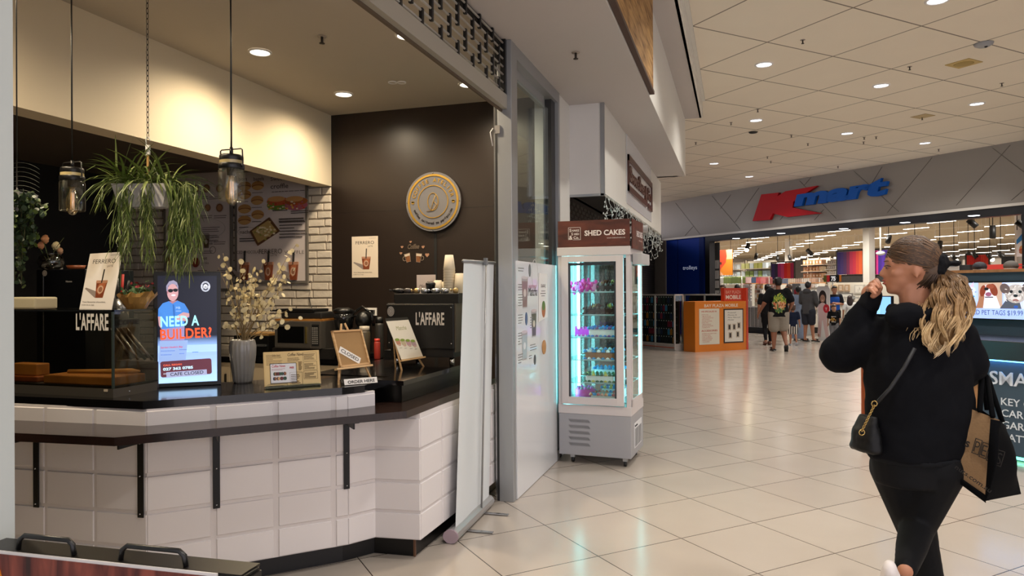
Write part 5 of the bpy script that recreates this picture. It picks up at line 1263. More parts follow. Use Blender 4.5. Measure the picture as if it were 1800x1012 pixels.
b = MB(F)
for x in (0, fw-.035):
    for z in (-.03, -fd): b.box((x, z0_, z), (x+.035, z1_, z+.03), fwm)
b.build('corner_posts', t)
b = MB(F); dw = .065; dx0, dx1 = .035, fw-.055; ddp = -.004
b.box((dx0, z0_+.008, ddp), (dx0+dw, z1_-.004, .022), fwm, bev=.002); b.box((dx1-dw, z0_+.008, ddp), (dx1, z1_-.004, .022), fwm, bev=.002)
b.box((dx0+dw, z0_+.008, ddp), (dx1-dw, z0_+.008+dw, .022), fwm); b.box((dx0+dw, z1_-.004-dw*.8, ddp), (dx1-dw, z1_-.004, .022), fwm)
g0 = M('#2c3338', .3); e = .016
b.box((dx0+dw, z0_+.008+dw, .002), (dx0+dw+e, z1_-dw, .018), g0); b.box((dx1-dw-e, z0_+.008+dw, .002), (dx1-dw, z1_-dw, .018), g0)
b.box((dx0+dw, z1_-dw-e*1.4, .002), (dx1-dw, z1_-dw, .018), g0); dr = b.build('door', t)
b = MB(F); b.box((dx0+dw, z0_+dw, .008), (dx1-dw, z1_-dw, .011), GLASS); b.build('door_glass', dr)
b = MB(F); b.box((fw-.004, z0_+.06, -fd+.07), (fw, z1_-.06, -.07), GLASS); b.box((0, z0_+.02, -fd+.03), (.004, z1_-.02, -.03), GLASS); b.box((.035, z0_+.02, -fd), (fw-.035, z1_-.02, -fd+.004), GLASS)
b.box((fw-.003, z0_, -fd+.03), (fw+.006, z0_+.06, -.03), fwm); b.box((fw-.003, z1_-.06, -fd+.03), (fw+.006, z1_, -.03), fwm); b.box((fw-.003, z0_, -.075), (fw+.006, z1_, -.03), fwm); b.box((fw-.003, z0_, -fd+.03), (fw+.006, z1_, -fd+.07), fwm)
b.build('glass_sides', t)
led = M('#8feaf2', .3, emis=13, name='turquoise_light'); b = MB(F)
for x in (.045,): 
    b.box((x, z0_+.02, -.15), (x+.012, z1_-.03, -.045), led); b.box((x, z0_+.02, -fd+.05), (x+.012, z1_-.03, -fd+.10), led)
b.box((fw-.02, z0_+.02, -.10), (fw-.012, z1_-.03, -.08), led); b.box((fw-.02, z0_+.02, -fd+.05), (fw-.012, z1_-.03, -fd+.09), led)
b.build('light_strips', t, label='turquoise light strips')
b = MB(F); b.box((.012, z0_+.02, -fd+.11), (.02, z1_-.03, -.11), M('#b9e6e8', .4)); b.build('side_liner', t)
shz = [onboard(F, 1043, y).y for y in (513.5, 554, 594, 633.5, 674)] ; shz.append(z0_+.035)
for i, z in enumerate(shz):
    b = MB(F); b.box((.03, z-.004, -fd+.04), (fw-.03, z, -.03), glass_mat('shelf_glass', '#d5f2f2', .06)); b.box((.03, z-.005, -.036), (fw-.03, z+.001, -.03), M('#a8c4c6', .3)); b.box((.03, z-.005, -fd+.04), (fw-.03, z+.001, -fd+.046), M('#a8c4c6', .3)); b.build('shelf', t)
for x, z in ((.11, -.07), (fw-.06, -.05), (.11, -fd+.08), (fw-.06, -fd+.06)):
    b = MB(F); b.box((x-.02, .045, z-.02), (x+.02, .078, z+.02), ALU); b.T = F @ Matrix.Translation((x, .026, z)) @ Matrix.Rotation(PI/2, 4, 'Y'); b.lathe([(.0,-.011),(.026,-.011),(.026,.011),(0,.011)], BLACK, seg=18); b.build('caster', t)
swm = wood_mat('printed_dark_boards', '#35170f', '#6a3222', (4, 14, 14), .45, rot=(0, .8, 0))
b = MB(F); b.box((0, ztop, -.012), (fw, zsg, 0), swm); b.z = 0; wq = fw; hq = zsg-ztop; b.T = F @ Matrix.Translation((0, ztop, .0005)); iw_ = M('#e4d8d2', .5)
b.text('SHED CAKES', wq*.38, hq*.42, hq*.20, iw_, w=wq*.56, bold=.03); b.text('www.shakeshedco.nz', wq*.69, hq*.30, hq*.045, iw_, w=wq*.25)
x0, y0, w, h = wq*.15, hq*.28, wq*.17, hq*.46
for a_ in ((x0,y0,.003,h),(x0+w,y0,.003,h),(x0,y0+h,w,.003),(x0+w*.4,y0,w*.6,.003)): b.rect(*a_, iw_)
b.text('S', x0+w*.1, y0+h*.66, h*.25, iw_, bold=.02); b.text('HAKE', x0+w*.30, y0+h*.68, h*.17, iw_, w=w*.6, bold=.02); b.text('S', x0+w*.26, y0+h*.38, h*.22, iw_, bold=.02); b.text('HED', x0+w*.48, y0+h*.39, h*.17, iw_, w=w*.42, bold=.02)
b.text('&', x0+w*.06, y0+h*.02, h*.34, iw_, bold=.02); b.text('Co.', x0+w*.44, y0+h*.08, h*.22, iw_, w=w*.46, bold=.02)
b.build('front_sign', t, label='dark wood print sign with white lettering')
RF = frame(F @ V(fw, ztop, 0), -F.col[2].to_3d()); L = fd*.9
b = MB(RF); b.box((.02, -.02, .012), (L, hq, .022), swm); b.T = RF @ Matrix.Translation((0, 0, .0225)); b.z = 0; b.text('SHED CAKES', L*.38, hq*.4, hq*.22, iw_, w=L*.55, bold=.03); b.text('www.shakeshedco.nz', L*.6, hq*.25, hq*.05, iw_, w=L*.3); b.build('side_sign', t, label='side sign in the same dark print')
b = MB(RF); b.box((.05, -.16, .01), (L*.8, -.06, .10), M('#b5b3b1', .5), bev=.01); b.build('side_handle_box', t)
# cakes
FI = F
def cake(label, fx, sh, w, h, dpt, body, tops, kind='rect', nd=7, fz=-.2, grp='cakes in the glowing fridge', extra=None):
    z = shz[sh]+.002; c0 = F @ V(fx, z, fz); t = thing('cake', c0, label, 'cake', grp); T = F @ Matrix.Translation((fx, z, fz)) @ Matrix.Rotation(-PI/2, 4, 'X')
    b = MB(T)
    if kind == 'rect': b.box((-w/2-.01, -dpt/2-.01, 0), (w/2+.01, dpt/2+.01, .006), M('#dfe3ea', .4))
    else: b.lathe([(w/2+.012, 0), (w/2+.012, .006)], M('#dfe3ea', .4), seg=28)
    b.build('cake_board', t)
    b = MB(T)
    if kind == 'rect': b.box((-w/2, -dpt/2, .006), (w/2, dpt/2, h), body, bev=.012)
    else: b.lathe([(w/2, .006), (w/2, h*.95), (w/2-.008, h), (0, h)], body, seg=32)
    b.build('sponge', t)
    b = MB(T); r = random.Random(len(label))
    if kind == 'rect':
        s = w/nd; 
        for i in range(nd+1):
            for j, yy in enumerate((-dpt/2+.008, dpt/2-.008)):
                m_ = tops[(i+j) % len(tops)]; b.lathe([(s*.5,h-.004),(s*.42,h+.01),(s*.15,h+.02),(0,h+.024)], m_, at=(-w/2+i*s, yy, 0), seg=8)
            b.lathe([(s*.45,.006),(s*.38,.016),(0,.024)], tops[i % len(tops)], at=(-w/2+i*s, -dpt/2-.002, 0), seg=8)
        for j in range(1, 5):
            for x in (-w/2+.006, w/2-.006): b.lathe([(s*.5,h-.004),(s*.42,h+.01),(0,h+.022)], tops[j % len(tops)], at=(x, -dpt/2+j*dpt/5, 0), seg=8)
    else:
        for i in range(nd):
            a_ = 2*PI*i/nd; b.lathe([(.016,h-.004),(.013,h+.01),(0,h+.022)], tops[i % len(tops)], at=((w/2-.018)*math.cos(a_), (w/2-.018)*math.sin(a_), 0), seg=8)
    b.build('piped_cream', t)
    if extra: extra(t, T, w, h, dpt)
blu, whi, grn, yel, pnk, org, cho, pur = [M(c, .5) for c in ('#2f8fd0','#e8eef0','#3f6a48','#d6c35a','#e05cc0','#e08a5a','#3b1f18','#7a4a8c')]
def floss(t, T, w, h, d_):
    b = MB(T); r = random.Random(3)
    for k in range(60): b.ball((r.gauss(0,w*.3), -d_*.4+r.gauss(0,.03), h*.7+r.gauss(0,.025)), (.016,.012,.02), M('#e83aa8', .7), 6)
    b.build('pink_bow', t)
cake('pale cake draped in a big bright pink bow on the top shelf', .22, 0, .20, .075, .2, M('#f0a8dc', .5), [pnk, whi], extra=floss, fz=-.22)
def shards(t, T, w, h, d_):
    b = MB(T); r = random.Random(5)
    for k in range(60):
        x, y = r.uniform(-w/2, w/2), r.uniform(-d_/2, d_/2); b.bar((x, y, h), (x+r.gauss(0,.02), y+r.gauss(0,.02), h+r.uniform(.02,.05)), .018, .003, r.choice([cho, M('#5a3422', .4), yel, M('#6b2c20', .4)]), up=(r.random(), r.random(), .2))
    b.build('chocolate_shards', t)
cake('dark chocolate log with curls beside the pink bow cake', .42, 0, .16, .06, .2, M('#3a2a2c', .5), [cho, M('#8a8f92', .5)], extra=shards)
cake('chocolate cake heaped with dark shards and yellow pieces on the second shelf', .37, 1, .30, .05, .26, cho, [cho, M('#4a2a20', .5)], extra=shards, fz=-.2)
def candles(t, T, w, h, d_):
    b = MB(T); r = random.Random(6)
    for k in range(16): b.box((-w/2+k*w/15-.004, -d_/2-.002, .006), (-w/2+k*w/15+.004, -d_/2+.006, h+r.uniform(.0,.055)), M('#d040d8', .4, emis=.3))
    b.build('pink_sticks', t)
cake('small white cake ringed with tall magenta sticks on the third shelf', .195, 2, .13, .05, .12, M('#f0d8f0', .5), [pnk, whi], extra=candles, fz=-.16)
cake('white slab cake topped with blue swirls on the third shelf', .39, 2, .26, .075, .26, whi, [blu, M('#3a74c8', .5), pur], fz=-.2)
cake('nut-sided slab cake with blue and white dollops on the fourth shelf', .375, 3, .29, .07, .28, M('#9a6a44', .8, noise=.3, scale=60), [blu, whi], fz=-.19)
cake('white slab cake piped in green and yellow in front on the fifth shelf', .36, 4, .26, .065, .15, whi, [grn, grn, yel], fz=-.13)
cake('white cake with bright blue swirls standing behind the green piped one', .39, 4, .26, .10, .14, whi, [blu, M('#4ab0e0', .5)], fz=-.34)
cake('round pink and chocolate drip cake on the bottom shelf', .20, 5, .18, .09, .18, M('#d03c9c', .4), [M('#9a8f98', .4), pnk], kind='round', nd=14, fz=-.17)
cake('slab cake covered with orange, pink and blue rosettes on the bottom shelf', .40, 5, .24, .05, .2, M('#e6d8cc', .5), [org, blu, M('#d86a6a', .5), M('#e0a08a', .5)], fz=-.15)
cake('blue and yellow piped cake at the back of the bottom shelf', .42, 5, .2, .08, .16, whi, [blu, yel], fz=-.38)

# ================================================================ STORE SIGN
FB = FACM(.0)
def fl_(px, py, off=0): p = FACM(off).inverted() @ K.pl(px, py, UV(FU-off, 0), FN); return p.x, p.y
t = thing('store_sign', FAC(1440, 388), 'large red and blue store sign mounted on the grey facade above the entrance', 'store sign')
pK = [(540,277),(624,268),(617,286),(655,262),(808,235),(694,311),(690,340),(825,367),(664,385),(595,368),(580,398),(498,405)]
pts = [fl_(1140+x/2.727, 240+y/2.727, .12) for x, y in pK]
T = FACM(.0); b = MB(T); b.prism(pts, .02, .12, M('#b0121a', .5, spec=.2, name='red_acrylic')); b.build('letter_k', t, label='big red slanted letter')
b = MB(T); y0 = fl_(1396, 364.5, .13); y1 = fl_(1556, 344, .13); capt = fl_(1544, 320, .13)
hgt = (fl_(1400, 345, .13)[1]-y0[1])
b.text('mart', y0[0]-.02, y0[1]+.02, hgt*1.55, M('#0c56b0', .5, spec=.2, name='blue_acrylic'), w=(y1[0]-y0[0])*1.0, bold=.055, shear=.35, z0=.04, d=.09)
b.build('letters', t, label='blue slanted letters')
# header downlights glimpsed under the black header
for k, (px, py) in enumerate(((1294,419),(1373,410),(1483,402),(1591,391),(1712,379))):
    p = K.Z(px, py, 3.06); tt = MB(); tt.lathe([(.0,-.004),(.09,-.004),(.11,.0)], M('#eef4ff', .3, emis=7), at=(p.x, p.y, 3.06), seg=20); tt.build('downlight', label='round white downlight just inside the store entrance, number counted from the wall of blue panels'.replace(', number counted from the wall of blue panels', [' nearest the blue panel', ' under the big red letter', ' below the end of the blue letters', ' right of the store sign above the column', ' furthest right above the hat stands'][k]), cat='downlight', group='downlights inside the store entrance')

# ================================================================ MALL CEILING FITTINGS
LB = ['mall ceiling downlight nearest the white bulkhead trim','mall downlight left of the square speaker grille','mall downlight above the big red letter, near the white bulkhead','mall downlight above the blue letters of the store sign','mall downlight right of the square speaker grille','mall downlight closest to the facade on the right','mall downlight tiny and farthest left by the corner of the bulkhead','mall downlight close to the facade above the red letter','mall downlight cut by the top edge of the picture']
for i, (x, y) in enumerate(MALL_LAMPS[:9]):
    t = thing('downlight', (x, y, CEIL-.012), LB[i], 'downlight', 'round downlights in the mall ceiling')
    b = MB(); b.lathe([(.125,-.001),(.12,-.012),(.10,-.014),(.095,-.004)], WHITE, at=(x, y, CEIL), seg=30, cap=False); b.build('trim_ring', t)
    b = MB(); b.lathe([(0,-.006),(.095,-.006)], M('#f4f6ff', .4, emis=7), at=(x, y, CEIL), seg=30, cap=False); b.ring; b.build('diffuser', t)
    b = MB(); 
    for R_ in (.045, .07): b.lathe([(R_,-.008),(R_,-.012),(R_+.005,-.012),(R_+.005,-.008)], M('#a8aab0', .3), at=(x, y, CEIL), seg=24, cap=False)
    b.build('reflector_rings', t)
p = K.Z(1694, 111, CEIL); b = MB(Matrix.Translation((p.x, p.y, CEIL)) @ Matrix.Rotation(-PI/4, 4, 'Z'))
b.box((-.16, -.16, -.01), (.16, .16, -.001), M('#c2a868', .6)); b.lathe([(.11,-.014),(.12,-.011)], M('#a8904f', .6), seg=24); b.build('ceiling_speaker', label='yellowed square ceiling speaker with a round grille between two downlights', cat='speaker')
p = K.Z(1622, 204, CEIL); b = MB(Matrix.Translation((p.x, p.y, CEIL)) @ Matrix.Rotation(-PI/4, 4, 'Z')); b.box((-.14, -.14, -.008), (.14, .14, -.001), M('#b8a47a', .7)); b.build('air_vent', label='small yellowish square vent deeper in the mall ceiling', cat='vent')
p = K.Z(1729, 76, CEIL); b = MB(); b.lathe([(0,-.05),(.06,-.046),(.10,-.025),(.11,-.001)], M('#9b9da0', .5), at=(p.x, p.y, CEIL), seg=24); b.ball((p.x+.02, p.y-.02, CEIL-.045), .02, BLACK, 10); b.build('dome_camera', label='grey dome camera on the mall ceiling near the right edge', cat='camera')
for i, (px, py) in enumerate(((1411,70),(1518,249),(1761,146),(1285,215),(1332,192),(1391,237),(1349,275),(1420,252),(1599,117),(1519,241),(1621,206),(1355,283),(1473,292),(1650,262),(1540,240),(1223,250))):
    sprinkler(px, py, CEIL, ['small dark sprinkler in the mall ceiling nearest the camera','sprinkler right of the third downlight'][0] if i == 0 else 'small dark ceiling nozzle among the diagonal tiles of the mall ceiling', 'small dark nozzles in the mall ceiling', 1.0)
p = K.Z(1324, 232, CEIL); b = MB(); b.lathe([(.07,-.02),(.09,-.001)], BLACKM, at=(p.x, p.y, CEIL), seg=20); b.build('black_ceiling_rose', label='flat black disc on the mall ceiling below a downlight', cat='ceiling fitting')

# ================================================================ PHONE KIOSK
oc = K.Z(1222, 619, 0); orr = K.Z(1312, 614, 0); ol = K.Z(1202, 617, 0); rr2 = K.Z(1317, 611, 0)
ofh = K.pl(1222, 531, oc, K.F).z; ofh2 = K.pl(1312, 505, orr, K.F).z
orange = M('#d77a1e', .4, noise=.04, scale=2, name='orange_laminate'); redo = M('#c4412a', .4, name='red_laminate'); iv = M('#e9e0cf', .6, name='ivory_print'); rdt = M('#b5482e', .6)
dO = orr-oc; F = frame(oc, dO); wO = dO.length; hO = onboard(F, 1222, 531).y; hO = (onboard(F, 1222, 531).y+onboard(F, 1300, 528).y)/2
dep_ = .62
t = thing('phone_shop_counter', F @ V(wO/2, 0, -dep_/2), 'orange kiosk counter with ivory and framed notice panels and a raised red corner', 'kiosk counter')
lx = F.inverted() @ ol
b = MB(F); b.prism([(0, 0), (wO, 0), (wO, -dep_), (lx.x+.12, -dep_), (lx.x+.12, lx.z-.02), (lx.x, lx.z)], 0, hO, orange, T=Matrix(((1,0,0,0),(0,0,1,0),(0,1,0,0),(0,0,0,1)))); b.build('cabinet', t)
b = MB(F); rx0 = onboard(F, 1278, 520).x; hR = onboard(F, 1290, 506).y; b.box((rx0, hO, -.22), (wO, hR, -.10), redo); b.box((wO, 0, -dep_), (wO+.06, hR, .01), redo); b.build('red_corner', t, label='raised red corner panel')
T2 = F @ Matrix.Translation((0, 0, .002))
b = MB(T2); x0, y0 = onboard(F, 1238, 540).x, onboard(F, 1238, 540).y; x1 = onboard(F, 1297, 540).x
b.text('BAY PLAZA MOBILE', x0, y0-.0, .075, iv, w=x1-x0, bold=.01); b.T = F @ Matrix.Translation((0, 0, -.098)); b.text('BAY PLAZA', rx0+.05, hO+.19, .075, M('#e3a48c', .6), w=(wO-rx0)*.8, bold=.01); b.text('MOBILE', rx0+.05, hO+.05, .10, iv, w=(wO-rx0)*.8, bold=.02); b.build('lettering', t, label='pale kiosk lettering')
x0, y0 = onboard(F, 1229, 606).x, onboard(F, 1229, 606).y; x1, y1 = onboard(F, 1264, 542).x, onboard(F, 1264, 542).y
b = MB(T2); b.z = 0; b.rect(x0, y0, x1-x0, y1-y0, M('#d9d2c0', .6), .006); b.z = .006; w, h = x1-x0, y1-y0
b.text('WE SPECIALISE IN', x0+w*.1, y1-h*.1, h*.045, rdt, w=w*.76, bold=.02)
for k, s_ in enumerate(('PERSONAL ISSUE','BLATHS','DELIVERING','NETWORKS','WATER DAMAGE','DODGY FIXES','REPAIRS','PHONE REPAIRS','TABLETS')): b.text('· '+s_, x0+w*.1, y1-h*(.18+k*.045), h*.026, rdt, w=w*(.35+.3*((k*7) % 5)/5))
b.text('ACCESSORIES', x0+w*.1, y0+h*.36, h*.05, rdt, w=w*.8, bold=.02)
for k in range(6): b.text('· '+('SCREEN PROTECTORS','CHARGERS','CAR CABLES','HANDSFREE','EARPHONES','CASES')[k], x0+w*.1, y0+h*(.29-k*.045), h*.026, rdt, w=w*(.75, .45, .5, .55, .5, .4)[k])
b.build('ivory_panel', t, label='ivory list panel')
x0, y0 = onboard(F, 1272, 603).x, onboard(F, 1272, 603).y; x1, y1 = onboard(F, 1306, 542).x, onboard(F, 1306, 542).y
b = MB(T2); b.rect(x0, y0, x1-x0, y1-y0, M('#28201c', .4), .012); b.z = .012; b.rect(x0+.03, y0+.03, x1-x0-.06, y1-y0-.06, M('#d9d4c8', .5)); w, h = x1-x0, y1-y0
for k, s_ in enumerate(('Protected', 'Phones &', 'More, Make and', 'Model')): b.text(s_, x0+w*.2, y1-h*(.13+k*.07), h*.035, INK, w=w*(.4, .45, .62, .3)[k], shear=.2)
for cx_, cy_ in ((.28,.46),(.52,.46),(.76,.5),(.32,.22),(.7,.24)): b.rect(x0+w*(cx_-.09), y0+h*(cy_-.09), w*.18, h*.19, M('#b9ac98', .6)); b.rect(x0+w*(cx_-.045), y0+h*(cy_-.06), w*.09, h*.13, M('#2d2622', .5))
b.build('framed_notice', t, label='black framed white notice')
# glass case of phone covers
ga, gb_, gc = K.Z(1124, 611, 0), K.Z(1186, 617, 0), K.Z(1202, 616, 0)
d = gb_-ga; F = frame(ga-d*.12, d); wG = d.length*1.12; hG = onboard(F, 1186, 517).y; dG = .32
t = thing('glass_phone_case_cabinet', F @ V(wG/2, 0, -dG/2), 'white framed glass kiosk cabinet filled with hanging phone covers', 'display cabinet')
wf_ = M('#c9c4be', .45, .2); b = MB(F); s = .035
for x in (0, wG*.5, wG-s):
    for z in (0-s, -dG): b.box((x, 0, z), (x+s, hG, z+s), wf_)
for y in (0, hG-s, .14):
    for z in (0-s, -dG): b.box((0, y, z), (wG, y+s, z+s), wf_)
    for x in (0, wG-s): b.box((x, y, -dG), (x+s, y+s, 0), wf_)
b.box((.01, .035, -dG+.01), (wG-.01, .14, -.01), M('#bfb8b2', .5)); b.box((.02, .07, -.008), (wG-.02, .09, .001), M('#c4512e', .5)); b.build('frame', t)
b = MB(F); b.box((s, .15, -.012), (wG-s, hG-s, -.008), GLASS); b.box((wG-.012, .15, -dG+s), (wG-.008, hG-s, -s), GLASS); b.build('glass', t)
b = MB(F); b.box((s, .15, -.20), (wG-s, hG-s, -.19), M('#1d2422', .6)); b.box((wG-.12, .2, -dG+.05), (wG-.08, hG-.15, -.22), M('#5a2018', .6)); 
for k in range(6): b.box((s, .24+k*.2, -.14), (wG-s, .245+k*.2, -.13), M('#b8bfc0', .3, .6))
b.build('back_board', t)
r = random.Random(12); cols = {'black': '#14171a', 'crimson': '#8c1f3c', 'light blue': '#3f8fc0', 'orange': '#c87a24', 'dark green': '#1f3a34', 'navy': '#1c2c50', 'grey': '#5a6066'}
protos = {}
nr, ncol = 6, 15
for i in range(nr):
    z = hG-.06-(i+1)*.2+.03
    for j in range(ncol):
        x = .07+j*(wG-.14)/ncol+.02; cn = r.choice(['black']*9+['crimson']*3+['light blue', 'orange', 'dark green', 'dark green', 'navy', 'navy', 'grey'])
        p = F @ V(x, z, -.11)
        if cn not in protos:
            b = MB(frame(p, F.col[0].to_3d())); b.box((-.037, 0, 0), (.037, .145, .012), M(cols[cn], .4), bev=.006); b.rect(-.012, .146, .024, .022, PAPER, .002)
            protos[cn] = b.build('phone_cover', label='%s phone cover hanging on a peg inside the glass kiosk cabinet' % cn, cat='phone cover', group='%s phone covers in the glass cabinet' % cn)
            protos[cn+'_p'] = p
        else: dup(protos[cn], delta=p-protos[cn+'_p'])
# rear glass cabinet behind the orange counter
a, c = K.pl(1202, 530, ga+V(1.2, 1.9, 0), K.F), K.pl(1271, 530, ga+V(1.2, 1.9, 0), K.F); a.z = c.z = 0
F = frame(a, V(q2, -q2, 0)); wR = onboard(F, 1275, 530).x; hG2 = onboard(F, 1240, 517).y
t = thing('glass_cabinet', F @ V(wR/2, 0, -.3), 'dark glass cabinet along the far side of the phone kiosk behind the orange counter', 'display cabinet')
b = MB(F)
for x in (0, wR*.5, wR-s): b.box((x, 0, -s), (x+s, hG2, 0), wf_)
for y in (.1, hG2-s): b.box((0, y, -s), (wR, y+s, 0), wf_)
b.box((0, hG2-.01, -.5), (wR, hG2, 0), wf_); b.build('frame', t)
b = MB(F); b.box((s, .05, -.2), (wR-s, hG2-s, -.19), M('#22191c', .5)); r = random.Random(4)
for j in range(26): b.box((s+j*(wR-2*s)/26+.01, hG2-.24, -.16), (s+j*(wR-2*s)/26+.07, hG2-.09, -.15), M(r.choice(['#3a1420', '#1a1d22', '#1d2c3a', '#41202c']), .4))
b.build('back_board', t)
b = MB(F); b.box((s, .12, -.012), (wR-s, hG2-s, -.008), GLASS); b.build('glass', t)
b = MB(frame(K.Z(1124, 611, 0)+V(-.05,-.05,0), d)); b.box((-.02, 0, .12), (.16, .92, .3), BLACK, bev=.01); b.build('black_bin', label='narrow black bin in front of the glass phone cover cabinet at its left end', cat='bin')
# ================================================================ STORE INTERIOR
def UF(u): return FACM(FU-u)               # board frame on a plane u metres deep, parallel to the store front
def ux(px, py, u): p = onboard(UF(u), px, py); return p.x, p.y
# ceiling light strips on a staggered grid
tube_m = M('#fff6e8', .4, emis=16, name='light_tube'); proto = None; a1 = (1.5, 1.95); n_ = 0
T_ = UF(0)
for i in range(-9, 24):
    for j in range(-40, 20):
        u = 30.35+1.9*i; v = 16.15+4.4*j+(2.2 if i % 2 else 0)
        if not (18.2 < u < 60): continue
        px0, py0, _z = None, None, None
        c_ = UV(u, v, 4.0); d = c_-K.C; zc = d.dot(K.F); px = 900+1245*d.dot(K.R)/zc
        if px < 1235 or px > 1830: continue
        if proto is None:
            t = thing('ceiling_light_strip', c_, 'slim white light strip hanging below the store ceiling among identical rows', 'light strip', 'light strips under the store ceiling')
            b = MB(frame(c_, (q2, -q2, 0))); b.box((-.54, -.012, -.014), (.54, 0, .014), tube_m); b.build('tube', t)
            b = MB(frame(c_, (q2, -q2, 0))); b.box((-.55, .001, -.025), (.55, .02, .025), WHITE); b.box((-.5, .03, -.003), (-.49, .5, .003), WHITE); b.box((.49, .03, -.003), (.5, .5, .003), WHITE); b.build('housing', t)
            proto = t
        else: dup(proto, loc=c_)
        n_ += 1
# long ceiling trunking and columns
b = MB(UF(0)); 
for u in (24, 33, 43): b.box((-48, 4.25, -u), (5, 4.3, -u+.06), M('#e8ddc8', .6))
b.build('ceiling_trunking', label='long pale pipes running across the store ceiling', cat='pipes')
stw = M('#e9e3d8', .5, name='store_white')
def column(px0, px1, u, label):
    F = UF(u); x0, x1 = ux(px0, 490, u)[0], ux(px1, 490, u)[0]; b = MB(F); b.box((x0, 0, -.3), (x1, 4.5, 0), stw); b.build('column', label=label, cat='column')
column(1517, 1528, 21.5, 'white square column between two hanging coloured curtain displays'); column(1380, 1387, 34, 'slim white column deep in the store above the small curtain display'); column(1784, 1788, 23.4, 'thin white column at the right of the store beside the blue and white poster')
# floor-standing things. helper for shelving
def shelf_unit(label, px0, px1, ytop, ybot, u, levels, mats, item, names, frame_m=None, item_h=.7, gap=.12, depth=.5, seed=1, per=None, floor=True):
    F = UF(u); x0, z0 = ux(px0, ybot, u); x1, z1 = ux(px1, ytop, u); z1 = ux(px0, ytop, u)[1]; z0 = max(z0, .05)
    fm = frame_m or M('#cdbfa8', .5, .2); t = thing('shelf_unit', F @ V((x0+x1)/2, 0, -depth/2), label, 'shelving')
    b = MB(F)
    for x in (x0, (x0+x1)/2, x1): b.box((x-.02, 0, -depth), (x+.02, z1+.05, -depth+.04), fm)
    b.box((x0, z0, -depth-.01), (x1, z1, -depth), M('#ddd2bf', .6)); b.build('uprights', t)
    hh = (z1-z0)/levels; r = random.Random(seed); protos = {}; k = 0
    for i in range(levels):
        b = MB(F); z = z0+i*hh; b.box((x0, z-.03, -depth), (x1, z, 0), fm); b.build('shelf', t)
        x = x0+.03; w = per or (x1-x0)/7
        while x+w*.9 < x1:
            mi = mats[(i if isinstance(mats[0], tuple) else 0)] if isinstance(mats[0], tuple) else mats
            q = r.choice(mi); key = q
            if key not in protos:
                p = F @ V(x+w*.45, z, -depth*.5); b = MB(frame(p, F.col[0].to_3d())); b.box((-w*.42, 0.002, -.15), (w*.42, hh*item_h, .15), M(q, .6), bev=.01)
                if item == 'box': b.rect(-w*.2, hh*item_h*.3, w*.4, hh*item_h*.35, PAPER, .152)
                protos[key] = (b.build(names[0], label=names[1] % names[2][mi.index(q)] if isinstance(mats[0], str) else names[1] % names[2][q], cat=names[3], group=(names[4] % (names[2][mi.index(q)] if isinstance(mats[0], str) else names[2][q]))), p)
            else: o, p0 = protos[key]; dup(o, delta=(F @ V(x+w*.45, z, -depth*.5))-p0)
            x += w; k += 1
    return t
shelf_unit('tall shelf of olive and pale blue bedding packs left of the small curtain display', 1300, 1352, 459, 500, 27, 3, [('#8fb0c8', '#b4cbd8', '#c3d2dc'), ('#a7c0d2', '#c8d4d8', '#8ea85a'), ('#a8a850', '#b8b870', '#c8d4d8')], 'plain',
    ('bedding_pack', '%s bedding pack on the tall shelf beside the small curtain display', {'#8fb0c8': 'blue', '#b4cbd8': 'pale blue', '#c3d2dc': 'whitish blue', '#a7c0d2': 'light blue', '#c8d4d8': 'pale grey', '#8ea85a': 'green', '#a8a850': 'olive', '#b8b870': 'yellow green'}, 'bedding pack', '%s bedding packs'), seed=3)
shelf_unit('tall shelf of cream and brown storage boxes right of the small curtain display', 1408, 1447, 454, 500, 27, 4, ['#cfae84', '#b98a5e', '#ddc6a4', '#c99a78'], 'box',
    ('storage_box', '%s storage box with a pale tag on the shelf between the curtain displays', ['tan', 'brown', 'cream', 'pinkish tan'], 'storage box', '%s storage boxes'), seed=5)
shelf_unit('narrow white shelf of pale boxes touching the large purple and red curtain display', 1450, 1472, 455, 500, 24, 5, ['#d9d4cc', '#c9b8a8', '#b8aca4'], 'box',
    ('boxed_item', '%s boxed item on the narrow white shelf by the large curtain display', ['white', 'beige', 'grey'], 'boxed item', '%s boxed items'), seed=6, frame_m=stw)
shelf_unit('shelf of mixed homewares behind the clothing rack nearest the orange banner', 1266, 1298, 462, 500, 34, 3, ['#c8d0d4', '#e0d8cc', '#a8b4b8'], 'box',
    ('homeware_box', '%s homeware box on the far shelf near the orange banner', ['pale grey', 'cream', 'blue grey'], 'homeware box', '%s homeware boxes'), seed=7)
